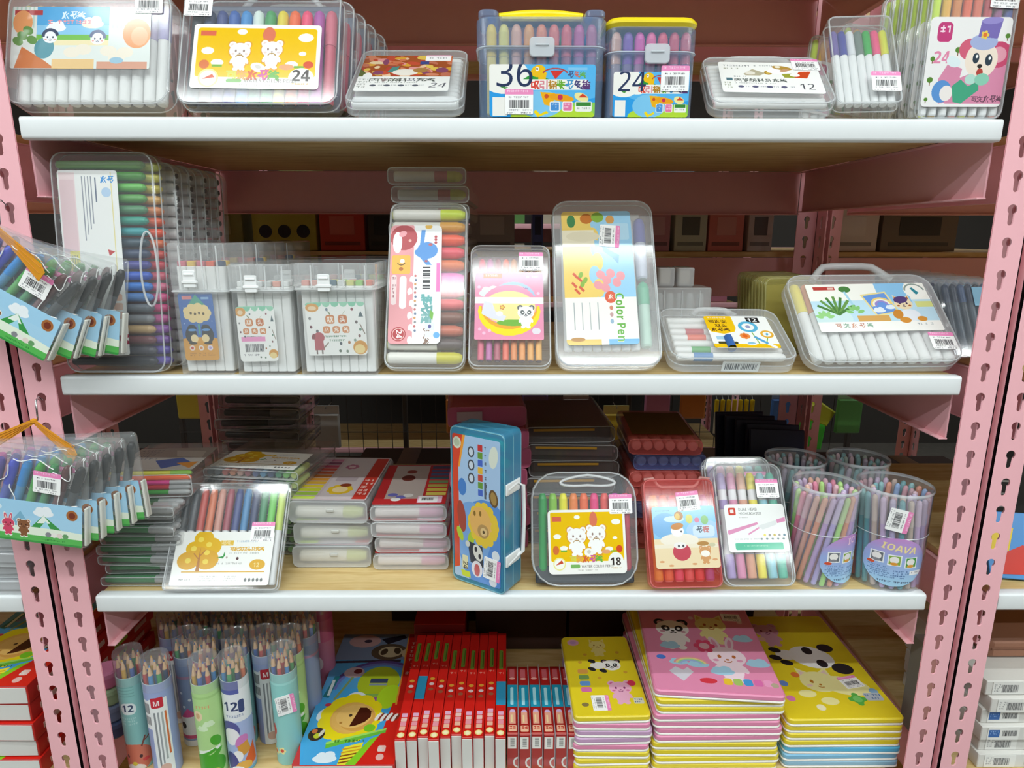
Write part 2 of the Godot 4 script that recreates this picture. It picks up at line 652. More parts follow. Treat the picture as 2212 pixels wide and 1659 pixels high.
func build_room() -> void:
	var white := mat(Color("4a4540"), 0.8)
	var tile := noise_texture(128, 0.05, ["8e887e", "99938a", "a39d93"])
	structure("floor", box_mesh(Vector3(8.4, 0.1, 6.6), 0.002), mat(Color.WHITE, 0.35, {"map": tile, "tri": Vector3(1.5, 1.5, 1.5)}), Vector3(0, -0.05, -0.5), "pale polished floor of the shop aisle under the pink racks")
	structure("ceiling", box_mesh(Vector3(8.4, 0.1, 6.6), 0.002), white, Vector3(0, 2.86, -0.5), "white ceiling over the shop aisles")
	structure("wall_left", box_mesh(Vector3(0.1, 2.9, 6.6), 0.002), white, Vector3(-4.15, 1.4, -0.5), "plain off-white wall at the left end of the aisle")
	structure("wall_right", box_mesh(Vector3(0.1, 2.9, 6.6), 0.002), white, Vector3(4.15, 1.4, -0.5), "plain off-white wall at the right end of the aisle")
	structure("wall_back", box_mesh(Vector3(8.4, 2.9, 0.1), 0.002), white, Vector3(0, 1.4, -3.75), "plain off-white wall beyond the far aisle")
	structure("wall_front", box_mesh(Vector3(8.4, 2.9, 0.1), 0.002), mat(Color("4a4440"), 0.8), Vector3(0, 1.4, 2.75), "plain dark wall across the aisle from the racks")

# one pitch of slotted angle, w wide, with its keyhole in the middle; front face at z = 0, x from 0 to w
func slot_cell(w: float, thick: float) -> ArrayMesh:
	var h := 0.0405
	var cx := w * 0.49
	var hole := []
	for i in 11:   # right half, from the top down
		var a := deg_to_rad(90.0 - 140.0 * i / 10)
		hole.push_back(Vector2(cx + 0.0061 * cos(a), 0.0265 + 0.0061 * sin(a)))
	hole.push_back(Vector2(cx + 0.0037, 0.0095))
	hole.push_back(Vector2(cx + 0.0022, 0.0073))
	hole.push_back(Vector2(cx, 0.0066))
	var t := Tris.new()
	for side in [1, -1]:
		var half := PackedVector2Array()
		for p in hole:
			half.push_back(p)
		half.push_back(Vector2(cx, 0))
		half.push_back(Vector2(w, 0))
		half.push_back(Vector2(w, h))
		half.push_back(Vector2(cx, h))
		if side < 0:
			for i in half.size():
				half[i].x = cx - (half[i].x - cx) * (cx / (w - cx) if half[i].x == w else 1.0)
		var idx := Geometry2D.triangulate_polygon(half)
		for k in range(0, idx.size(), 3):
			var a := half[idx[k]]
			var b := half[idx[k + 1]]
			var c := half[idx[k + 2]]
			t.tri(Vector3(a.x, a.y, 0), Vector3(b.x, b.y, 0), Vector3(c.x, c.y, 0), Vector3.BACK, Vector3.BACK, Vector3.BACK)
			t.tri(Vector3(a.x, a.y, -thick), Vector3(b.x, b.y, -thick), Vector3(c.x, c.y, -thick), Vector3.FORWARD, Vector3.FORWARD, Vector3.FORWARD)
		for i in hole.size() - 1:
			var p := half[i]
			var q := half[i + 1]
			var d := Vector2(cx, 0.02) - (p + q) / 2
			var n := Vector3(d.x, d.y, 0).normalized()
			t.quad(Vector3(p.x, p.y, 0), Vector3(q.x, q.y, 0), Vector3(q.x, q.y, -thick), Vector3(p.x, p.y, -thick), n, n, n, n)
	for x in [0.0, w]:
		var n := Vector3(-1 if x == 0.0 else 1, 0, 0)
		t.quad(Vector3(x, 0, 0), Vector3(x, h, 0), Vector3(x, h, -thick), Vector3(x, 0, -thick), n, n, n, n)
	return t.done()

# an upright of slotted angle: one flange facing the aisle, one running back from its outer edge
var post_mesh: ArrayMesh
func upright() -> ArrayMesh:
	if post_mesh:
		return post_mesh
	var cell := slot_cell(0.040, 0.0022)
	var list := []
	var turn := Basis(Vector3.UP, PI / 2)
	for k in range(0, 54):
		var y := 0.0404 * 0.0 + 0.0405 * k
		list.push_back([cell, at(0, y, 0)])
		list.push_back([cell, Transform3D(turn, Vector3(0.043, y, -0.003))])
	# the rounded fold between the flanges
	var fold := PackedVector2Array()
	for i in 6:
		var a := PI / 2 * i / 5
		fold.push_back(Vector2(0.040 + 0.003 * sin(a), -0.003 + 0.003 * cos(a)))
	for i in 6:
		var a := PI / 2 * (5 - i) / 5
		fold.push_back(Vector2(0.040 + 0.0008 * sin(a), -0.003 + 0.0008 * cos(a)))
	list.push_back([prism(fold, 0.0, 54 * 0.0405), Transform3D(Basis(Vector3(1, 0, 0), Vector3(0, 0, 1), Vector3(0, 1, 0)), Vector3.ZERO)])
	post_mesh = joined(list)
	return post_mesh

var wood: StandardMaterial3D
func rack(label_: String, x: float, z_front: float, depth: float, tops: Array, front_beam: Material, wall_width := 1.2) -> Node3D:
	var t := thing("shelving_rack", label_, "rack", Vector3(x, 0, z_front))
	var hw := wall_width / 2
	var up := upright()
	var mirror := Basis(Vector3(-1, 0, 0), Vector3(0, 1, 0), Vector3(0, 0, 1))
	var back := Basis(Vector3(1, 0, 0), Vector3(0, 1, 0), Vector3(0, 0, -1))
	part(t, "upright_post", up, pink(), at(hw + 0.0055, 0.0058, 0))
	part(t, "upright_post", up, pink(), Transform3D(mirror, Vector3(-hw - 0.0055, 0.0058, 0)))
	part(t, "upright_post", up, pink(), Transform3D(back, Vector3(hw + 0.0055, 0.0058, -depth)))
	part(t, "upright_post", up, pink(), Transform3D(mirror * back, Vector3(-hw - 0.0055, 0.0058, -depth)))
	for y in tops:
		part(t, "shelf_board", box_mesh(Vector3(wall_width - 0.004, 0.012, depth - 0.03), 0.001), wood, at(0, y - 0.0066, -depth / 2 + 0.002))
		part(t, "front_beam", prism(round_rect(0.018, 0.0265, 0.004, 3), -hw, hw, 0.0005), front_beam, Transform3D(Basis(Vector3.UP, PI / 2), Vector3(0, y - 0.0132, -0.0135)))
		for s in [-1, 1]:
			var web := prism(PackedVector2Array([Vector2(0, 0), Vector2(0.0022, 0), Vector2(0.0022, 0.058), Vector2(0.012, 0.068), Vector2(0.012, 0.0715), Vector2(0, 0.0715)]), -depth + 0.02, -0.024)
			var lip := box_mesh(Vector3(0.012, 0.0022, depth - 0.044), 0.0006)
			var list := [[box_mesh(Vector3(0.0024, 0.08, depth - 0.046), 0.0004), at(0, -0.04, -depth / 2 - 0.001)], [lip, at(-0.004 * s, -0.0795, -depth / 2 - 0.001)], [lip, at(-0.004 * s, -0.0012, -depth / 2 - 0.001)]]
			part(t, "side_beam", joined(list), pink(), at(s * (hw + 0.0042), y - 0.0135, 0))
		var bl := [[box_mesh(Vector3(wall_width, 0.085, 0.0024), 0.0004), at(0, -0.0425, 0)], [box_mesh(Vector3(wall_width, 0.0022, 0.011), 0.0006), at(0, -0.0845, 0.005)], [box_mesh(Vector3(wall_width, 0.0022, 0.011), 0.0006), at(0, -0.0012, 0.005)]]
		part(t, "back_beam", joined(bl), pink(), at(0, y - 0.0132, -depth + 0.008))
	return t

func build_racks() -> void:
	var grain := noise_texture(256, 0.02, ["c49f62", "d5b578", "e4c990", "d9bc80", "ecd69e"], 5, 8, Vector2(0.35, 3.0))
	wood = mat(Color.WHITE, 0.55, {"map": grain, "tri": Vector3(2.2, 2.2, 2.2)})
	var white := mat(Color("e9edee"), 0.35)
	rack("pink slotted steel rack with white-edged wooden shelves, filling the picture", 0, 0, 0.573, [0.345, YD, YC, YB, YA, YZ], white)
	rack("pink slotted steel rack at the left edge, beside the main one", -1.3055, 0, 0.573, [0.345, YD, YC, YB, YA, YZ], white)
	rack("pink slotted steel rack at the right edge, beside the main one", 1.3055, 0, 0.573, [0.345, YD, YC, YB, YA, YZ], white)
	var behind := rack("dim pink rack standing back to back behind the main one", 0.02, -1.16, 0.54, [0.30, 0.72, 1.462, 1.95], pink(), 2.5)
	behind.transform = Transform3D(Basis(Vector3.UP, PI), Vector3(0.0, 0.0, -1.16))

# ---------------------------------------------------------------- kinds of goods

const WHITE := Color("eef0f0")

func pen(parent: Node, called: String, where: Transform3D, length: float, r: float, barrel, cap, cap_len: float, tip := 0.35, plug = null, seg := 10) -> void:
	var b := lathe([[0.0, 0.0], [r * 0.8, 0.0], [r, r * 0.35], [r, length - cap_len]], seg)
	var o := part(parent, called, b, mat(Color(barrel), 0.35), where)
	var c := lathe([[r * 1.06, length - cap_len], [r * 1.06, length - r * 1.4], [r * 0.85, length - r * 0.5], [r * tip, length], [0.0, length]], seg)
	part(o, "cap", c, mat(Color(cap), 0.35))
	if plug != null:
		part(o, "end_plug", lathe([[0.0, -0.0012], [r * 0.7, -0.0012], [r * 0.86, 0.0], [r * 0.9, 0.006], [0.0, 0.006]], seg), mat(Color(plug), 0.4), at(0, 0, -r * 0.15))

# n pens side by side, upright in the case or lying across it
func pens(root: Node, n: int, a: float, b: float, start: float, length: float, z: float, r: float, caps: Array, barrels: Array, cap_len: float, lying := false, plugs := [], called := "pen", tip := 0.35) -> void:
	for k in n:
		var u := lerpf(a, b, (k + 0.5) / n)
		var where := Transform3D(Basis(Vector3.BACK, -PI / 2), Vector3(start, u, z)) if lying else at(u, start, z)
		pen(root, called, where, length, r, barrels[k % barrels.size()], caps[k % caps.size()], cap_len, tip, plugs[k % plugs.size()] if plugs.size() else null)

func case(called: String, label_: String, category: String, x: float, y: float, z: float, w: float, h: float, t: float, lean: float, yaw := 0.0, roll := 0.0, shell: Material = null, r := 0.012, group := "") -> Node3D:
	var root := thing(called, label_, category, Vector3(x, y + t * maxf(0.0, sin(deg_to_rad(lean))) + 0.0004, z), group, tilt(lean, yaw, roll))
	shell_of(root, w, h, t, shell, r)
	return root

func shell_of(root: Node3D, w: float, h: float, t: float, shell: Material = null, r := 0.012) -> void:
	if shell == null:
		shell = clear_plastic()
	var outline := round_rect(w, h, r, 4, true)
	part(root, "case", prism(outline, -t, 0.0, minf(0.003, t * 0.2)), shell)
	var edge := mat(Color("e4e8ea"), 0.2, {"alpha": 0.42})
	if shell.albedo_color.s > 0.3:
		edge = mat(shell.albedo_color.lightened(0.25), 0.2, {"alpha": 0.55})
	part(root, "rim", rim_of(round_rect(w - 0.003, h - 0.003, r, 4, true), -0.0012, 0.0011), edge, at(0, 0.0015, 0))
	part(root, "seam", rim_of(round_rect(w - 0.001, h - 0.0018, r, 4, true), -t * 0.5, 0.0009), edge, at(0, 0.0009, 0))

func handle_loop(root: Node3D, w: float, y: float, rise: float, z: float, r: float, m: Material) -> void:
	var pts := [Vector3(-w / 2 - rise * 0.5, y - 0.002, z), Vector3(-w / 2, y + rise * 0.55, z), Vector3(-w / 2 + rise * 0.35, y + rise * 0.92, z), Vector3(-w / 2 + rise * 0.9, y + rise, z), Vector3(w / 2 - rise * 0.9, y + rise, z), Vector3(w / 2 - rise * 0.35, y + rise * 0.92, z), Vector3(w / 2, y + rise * 0.55, z), Vector3(w / 2 + rise * 0.5, y - 0.002, z)]
	part(root, "handle", tube(pts, r, 8), m)

func frosted(a := 0.30) -> StandardMaterial3D:
	return clear_plastic(Color("eef1f3"), a, 0.1)

# ---------------------------------------------------------------- the top shelf

func row_top() -> void:
	# 1: large frosted case with a printed scene
	var o := case("marker_case", "frosted marker case with a beach window picture, far left of the top shelf", "marker set", -0.5175, YA, -0.005, 0.2, 0.145, 0.045, 17, 0, 0, frosted(0.26), 0.02)
	var caps := ["e8d84a", "efc070", "e9a274", "e79a80", "e8a08a", "eab09a", "e6a9b4", "e58e92", "d8787e", "c98fb0", "a488c8", "8f82c6"]
	pens(o, 12, -0.092, 0.092, 0.008, 0.125, -0.016, 0.0072, caps, ["f0f1ef"], 0.045, false, ["e6e6e2"], "marker_pen")
	var l := label(0.168, 0.078, Color("cfe3ea"))
	rect(0, 0, 100, 46, "dfe6e2")
	for k in 9:
		rect(0 + k * 3, 0, 1.2, 16, "b9d3c8")
		rect(72 + k * 3, 0, 1.2, 16, "b9d3c8")
	rect(18, 0, 52, 20, "57a9df")
	rect(18, 14, 52, 8, "8cc7ea")
	cloud(32, 16, 7, "f6fafc")
	cloud(58, 13, 8, "f3ead6")
	rect(18, 21, 52, 5, "79bd58")
	rect(18, 25, 52, 4, "efe3b8")
	hanzi("水彩笔", 36, 4, 5, "dff1fb", 0.16)
	fine_print(26, 10, 38, 5, 1, "e79aa4", 31)
	rect(2, 3, 20, 3.6, "b4484a")
	oval(8, 12, 7, 9, "e6a06a")
	oval(90, 20, 10, 11, "e8a06c")
	oval(92, 22, 6, 7, "eeb68a")
	for p in [[8, 22], [12, 18], [5, 26], [15, 25]]:
		oval(p[0], p[1], 4, 3, "6c9a58", 30)
	poly([Vector2(3, 46), Vector2(8, 30), Vector2(24, 40), Vector2(32, 46)], "cf7f52")
	oval(24, 31, 7, 8, "5f9aa8", 20)
	animal(28, 23, 5.2, "f2f2f4", "none", "e7a9a2", "27324e", false)
	arc(28, 22, 5, 4.6, 180, 350, 2.2, "32415f")
	animal(62, 24, 5.2, "f2f2f4", "none", "e7a9a2", "27324e", false)
	arc(62, 23, 5, 4.6, 190, 360, 2.2, "6a7596")
	for p in [[44, 34], [52, 32], [70, 33], [76, 38], [82, 34]]:
		oval(p[0], p[1], 6, 4, "eee6d6")
	rect(30, 39, 30, 7.5, "e8c690")
	rect(62, 41, 36, 5.5, "d9a48e")
	oval(76, 40, 5, 2.4, "9fc4d8")
	plate(o, "label_sheet", l, Transform3D(Basis(), Vector3(-0.008, 0.083, 0.0004)), 0.002, 0.0005, true)
	sticker(o, at(0.073, 0.128, 0.0012), 1)
	# 2: wide clear case of twenty-four with the yellow card, and its copies behind
	o = case("marker_case", "clear pen case with a yellow two-bears card reading 24, front of its row", "marker set", -0.3118, YA, -0.005, 0.196, 0.158, 0.036, 22, 0, 0, clear_plastic(Color("dfe4ea"), 0.1), 0.016, "clear pen cases with the yellow card reading 24")
	var cols := ["3c444c", "5a4642", "5c4a7c", "4a4a98", "2f7fc4", "2c7a5a", "2fa050", "d8d23a", "f07a3c", "f0508c", "b84cae", "cc5a70"]
	pens(o, 12, -0.091, 0.091, 0.006, 0.128, -0.012, 0.0068, ["34393f", "3a4a6a", "40508a", "3a66b0", "3f8fd0", "dfeee8", "45a05e", "e6d53c", "f4703a", "ef4f78", "b054a8", "d06a7e"], cols, 0.05, false, ["26282c"], "felt_pen")
	part(o, "tray", box_mesh(Vector3(0.188, 0.148, 0.002), 0.0008), mat(Color("6d7484"), 0.5), at(0, 0.079, -0.026))
	l = bears_card(0.156, 0.086, "24")
	plate(o, "label_sheet", l, Transform3D(Basis(Vector3.BACK, -0.012), Vector3(-0.003, 0.063, 0.0004)), 0.004, 0.0006, true)
	sticker(o, Transform3D(Basis(Vector3.BACK, -0.03), Vector3(-0.078, 0.132, 0.0008)), 0)
	handle_loop(o, 0.085, 0.157, 0.018, -0.012, 0.004, frosted(0.4))
	for k in 4:
		copy_of(o, ["first", "second", "third", "last"][k] + " clear case behind the top-shelf case with the yellow card, seen edge-on", Transform3D(tilt(22), Vector3(-0.306 + 0.005 * k, YA + 0.0141, -0.05 - 0.046 * k)))
	# 3: low case lying back
	o = case("marker_case", "low frosted case lying tilted with a food picture and the number 24 on its lid", "marker set", -0.134, YA, -0.005, 0.146, 0.172, 0.021, 57, 0, 0.4, frosted(0.22), 0.016)
	pens(o, 12, 0.01, 0.162, -0.066, 0.132, -0.012, 0.0056, ["eceff0"], ["eceff0"], 0.03, true, ["b48ac0", "e0e4e4"], "marker_pen")
	l = label(0.118, 0.118, Color("f4f5f3"))
	rect(0, 0, 100, 64, "a8542e")
	var rr := RandomNumberGenerator.new()
	rr.seed = 5
	var food := ["e0a83e", "c8503a", "d67a58", "e6c45a", "b8443a", "efc7a4", "c7745c", "8b4a6e", "d8886a", "f0d8b0", "a4502e", "e79c9a"]
	for k in 90:
		oval(rr.randf_range(0, 100), rr.randf_range(0, 60), rr.randf_range(3, 9), rr.randf_range(2, 7), food[k % food.size()], rr.randf_range(0, 90))
	poly([Vector2(34, 36), Vector2(42, 32), Vector2(40, 50), Vector2(30, 50)], "4b908c")
	oval(50, 50, 14, 9, "f1ece2")
	rect(64, 18, 10, 9, "39488c")
	oval(66, 44, 8, 7, "b0824a")
	poly([Vector2(0, 64), Vector2(0, 40), Vector2(14, 64)], "5c6a30")
	rect(0, 62, 100, 38, "f4f5f3")
	oval(10, 60, 5, 8, "f4f5f3")
	hanzi("丙烯颜料马克笔", 14, 66, 9, ["7d857f", "8d7d7d", "5c665c", "4c524e", "7d7d86", "5c6460", "5c6460"], 0.14)
	fine_print(14, 77, 60, 4, 1, "a0a6a2", 8)
	for k in 4:
		oval(19 + k * 15, 86, 3.4, 2.4, "5b6470")
		fine_print(23 + k * 15, 84, 8, 4, 1, "a9b0b0", 20 + k)
	words("24", 78, 91, 17, "4a4f5c", false, false, 0.2)
	fine_print(2, 68, 9, 26, 4, "9aa09a", 11)
	plate(o, "label_sheet", l, at(-0.006, 0.088, 0.0004), 0.003, 0.0005, true)
	l = label(0.034, 0.02, Color("f8f8f8"))
	rect(0, 0, 100, 12, "e9a2c4")
	fine_print(16, 26, 66, 14, 1, "5b5b60", 4)
	plate(o, "price_sticker", l, at(0.034, 0.137, 0.001), 0.001, 0.0004)
	# 4 and 5: tubs with yellow lids
	tub_36()
	tub_24()
	# 6: white case of twelve
	o = case("marker_case", "white pen case lying tilted with a fox card and the number 12", "marker set", 0.317, YA, -0.005, 0.153, 0.112, 0.023, 50, -3, -1.5, frosted(0.24), 0.016)
	pens(o, 10, 0.008, 0.104, -0.068, 0.136, -0.011, 0.0045, ["f2f3f2", "f2f3f2", "efe3e4"], ["f2f3f2"], 0.03, true, ["efd0d4"], "marker_pen")
	handle_loop(o, 0.075, 0.112, 0.016, -0.012, 0.0045, frosted(0.5))
	l = label(0.124, 0.074, Color("f6f6f4"))
	fine_print(5, 6, 32, 5, 1, "8a8f92", 3)
	words("12", 77, 52, 15, "50545e", false)
	fine_print(36, 6, 24, 4, 1, "b0b4b4", 31)
	fine_print(5, 12, 18, 4, 1, "9aa08e", 5)
	poly([Vector2(24, 24), Vector2(34, 14), Vector2(46, 22), Vector2(40, 27), Vector2(26, 27)], "b8b096")
	oval(31, 22, 5, 3.4, "e9e4d8")
	oval(49, 21, 4, 4, "b48f3c")
	oval(49, 21, 2, 2, "d6b75c")
	cloud(60, 18, 12, "ffffff")
	oval(64, 11, 10, 4, "b68f3e", 14)
	oval(60, 9, 3, 2.4, "f4ecd8")
	oval(66, 16, 5, 2.6, "c99a76", -20)
	poly([Vector2(62, 23), Vector2(72, 22), Vector2(76, 30), Vector2(64, 30)], "9aa03a")
	poly([Vector2(74, 30), Vector2(80, 18), Vector2(92, 17), Vector2(86, 31)], "cf4a24")
	oval(75, 25, 5, 3, "fbfaf6")
	rect(6, 32, 6, 5, "4f7684")
	fine_print(14, 28, 14, 3.5, 1, "6b7076", 33)
	hanzi("丙烯颜料马克笔", 14, 33, 6, "4e5a56", 0.13, 1.25)
	fine_print(14, 41, 46, 3, 1, "a2a6a6", 34)
	for k in 4:
		oval(19 + k * 14, 48.5, 3, 2, "5c5f7e")
		fine_print(22.5 + k * 14, 47, 7, 3.5, 1, "a7aab4", 40 + k)
	fine_print(3, 40, 7, 14, 3, "a2a890", 41)
	plate(o, "label_sheet", l, Transform3D(Basis(Vector3.BACK, -0.03), Vector3(0.004, 0.057, 0.0004)), 0.004, 0.0006, true)
	sticker(o, Transform3D(Basis(Vector3.BACK, -0.05), Vector3(0.053, 0.088, 0.0014)), 2)
	# 7: clear wedge wallet of brush pens
	o = case("pen_wallet", "narrow clear wallet of white pens leaning back with purple, green and yellow caps", "marker set", 0.4335, YA, -0.004, 0.078, 0.135, 0.034, 30, -6, 0, clear_plastic(Color("e6ecef"), 0.13, 0.06), 0.008)
	pens(o, 7, -0.035, 0.035, 0.006, 0.114, -0.012, 0.0049, ["6a5aa0", "3a3f9a", "dfe2e6", "6f7f78", "2fae4a", "f04f86", "d9e038"], ["eceeee"], 0.04, false, [], "brush_pen")
	sticker(o, Transform3D(Basis(Vector3.BACK, -0.04), Vector3(0.021, 0.031, 0.0006)), 1)
	# 8: wallets of markers standing one behind the other
	o = case("pen_wallet", "clear marker wallet with a mouse in a purple hat, right end of top shelf", "marker set", 0.549, YA, -0.012, 0.106, 0.165, 0.012, 0, 0, 0, clear_plastic(Color("e6ecee"), 0.17, 0.08), 0.01, "clear marker wallets at the right end of the top shelf")
	pens(o, 8, -0.05, 0.05, 0.004, 0.155, -0.006, 0.0047, ["d4f02a", "f3b82e", "e08a3e", "f2663a", "e6704e", "c8384a", "a04a8a", "3a4aa0"], ["f1f2f2"], 0.062, false, ["e0e42e", "c79a2a", "f1f2f2", "f09a88"], "marker_pen")
	l = label(0.098, 0.1, Color("f3f1f0"))
	poly([Vector2(30, 98), Vector2(40, 70), Vector2(66, 60), Vector2(72, 40), Vector2(100, 30), Vector2(100, 98)], "dd8fae")
	poly([Vector2(18, 70), Vector2(28, 52), Vector2(46, 58), Vector2(40, 96), Vector2(22, 98)], "dd8fae")
	rrect(10, 6, 18, 22, 5, "c9447e")
	fine_print(13, 10, 12, 12, 1, "fbe3ee", 2)
	words("24", 9, 52, 19, "e68cae", true)
	for p in [[8, 48, 5], [38, 38, 6], [8, 72, 6], [96, 22, 5], [6, 94, 4]]:
		tree(p[0], p[1], p[2], "5b8a3a", "7a4a2a")
	oval(34, 50, 9, 6, "e2f1f4", 20)
	oval(24, 84, 12, 13, "5f97d6")
	oval(30, 86, 8, 9, "f3ece8")
	oval(52, 36, 13, 12, "d8647e")
	oval(88, 42, 16, 15, "cf4f74")
	oval(88, 42, 10, 9, "e9a2b4")
	oval(68, 48, 20, 21, "f6e6d6")
	oval(68, 28, 17, 9, "a9b6df")
	poly([Vector2(60, 22), Vector2(62, 4), Vector2(88, 2), Vector2(84, 24)], "7d70b8")
	oval(75, 4, 13, 4, "9a8fd0", -4)
	flower(68, 20, 5, 5, "f0d15a", "e87a3a")
	oval(61, 46, 4, 6, "33414e")
	oval(77, 48, 4.4, 6.4, "33414e")
	oval(62, 44, 1.5, 2, "ffffff")
	oval(78, 46, 1.5, 2, "ffffff")
	oval(67, 55, 3, 2.4, "33302e")
	oval(68, 62, 4, 4.6, "b8483e")
	poly([Vector2(36, 78), Vector2(46, 70), Vector2(56, 78), Vector2(68, 72), Vector2(70, 82), Vector2(50, 98), Vector2(40, 96)], "49a884")
	oval(58, 70, 7, 6, "b7dfd2")
	oval(72, 70, 9, 7, "8fcfb6")
	hanzi("可洗水彩笔", 62, 89, 7, "6d4a5c", 0.12)
	plate(o, "label_sheet", l, at(-0.002, 0.064, 0.0004), 0.005, 0.0006, true)
	sticker(o, Transform3D(Basis(Vector3.BACK, -0.05), Vector3(0.034, 0.138, 0.001)), 2)
	for k in 5:
		copy_of(o, "clear marker wallet %s behind the wallet with the mouse card" % ["first", "second", "third", "fourth", "last"][k], Transform3D(tilt(0), Vector3(0.548 - 0.002 * k, YA + 0.0006, -0.031 - 0.017 * k)))
	for k in 2:
		copy_of(o, ["clear marker wallet fallen askew against the row of wallets at the right end", "second clear marker wallet lying askew farther back at the right end"][k], Transform3D(tilt(30, 0, -14), Vector3(0.50 - 0.02 * k, YA + 0.0185, -0.125 - 0.06 * k)))

# two white bear cubs on a yellow ground; the number stands at the lower right
func bears_card(w: float, h: float, number: String) -> Dictionary:
	var l := label(w, h, Color("f8f7f2"))
	var H := 100.0 * h / w
	rrect(3.5, 3.5, 93, H * 0.76, 2, "f2c40c")
	for p in [[12, 0.42, 5], [38, 0.12, 4], [88, 0.2, 6], [86, 0.45, 3]]:
		oval(p[0], p[1] * H, p[2], p[2] * 0.62, "fbfaf2")
	rect(5.5, H * 0.11, 12, H * 0.075, "dd6a50")
	oval(59, H * 0.16, 5, H * 0.12, "df7a5e")
	for d: int in [0, 1]:
		var x := 37.0 + d * 25
		var y := H * (0.42 - 0.03 * d)
		animal(x, y, H * 0.15, "fdfcfa", "round", "e9d5cf", "a08880", true, "e2a23c")
		arc(x, y + H * 0.09, H * 0.05, H * 0.03, 180, 360, 0.8, "b08a4a")
	oval(20, H * 0.6, 5, 3, "fbfaf2")
	rect(16, H * 0.63, 8, 2, "7cb23a")
	oval(10, H * 0.63, 4, H * 0.07, "d9753c")
	oval(52, H * 0.67, 6, H * 0.07, "fbfaf2", 20)
	oval(52, H * 0.66, 2.4, H * 0.03, "d9d5cc", 20)
	oval(78, H * 0.62, 5, 3, "fbfaf2")
	oval(74, H * 0.66, 6, 2.5, "e8a878")
	rect(80, H * 0.64, 8, 2, "7cb23a")
	oval(91, H * 0.62, 4, H * 0.055, "d9502a")
	oval(14, H * 0.84, 8, 8, "f1ec9a")
	oval(14, H * 0.84, 6.5, 6.5, "fbfaf2")
	poly([Vector2(9, H * 0.86), Vector2(17, H * 0.78), Vector2(19, H * 0.83)], "cf5230")
	oval(86, H * 0.82, 10, H * 0.15, "f8f7f2")
	hanzi("可洗水彩笔", 28, H * 0.72, 7.6, ["d8d45a", "e8aa5a", "d9663c", "d0649c", "6cb24e"], 0.2, 1.08)
	words(number, 79, H * 0.87, 13, "3a3230", true)
	rrect(28, H * 0.85, 12, H * 0.055, 1.5, "7fb766")
	words("WATER COLOR PENS", 42, H * 0.9, 4.4, "6b665f", false)
	fine_print(36, H * 0.93, 34, 2.2, 1, "b9b5ac", 77)
	fine_print(79, H * 0.9, 14, 2.4, 1, "d6a860", 78)
	return l

# upright tub with a round-cornered plan; y from 0 up
func tub_wall(root: Node3D, called: String, w: float, d: float, y0: float, y1: float, r: float, m: Material, bevel := 0.002) -> void:
	part(root, called, prism(round_rect(w, d, r, 5), y0, y1, bevel), m, Transform3D(Basis(Vector3(1, 0, 0), Vector3(0, 0, -1), Vector3(0, 1, 0)), Vector3(0, 0, -d / 2)))

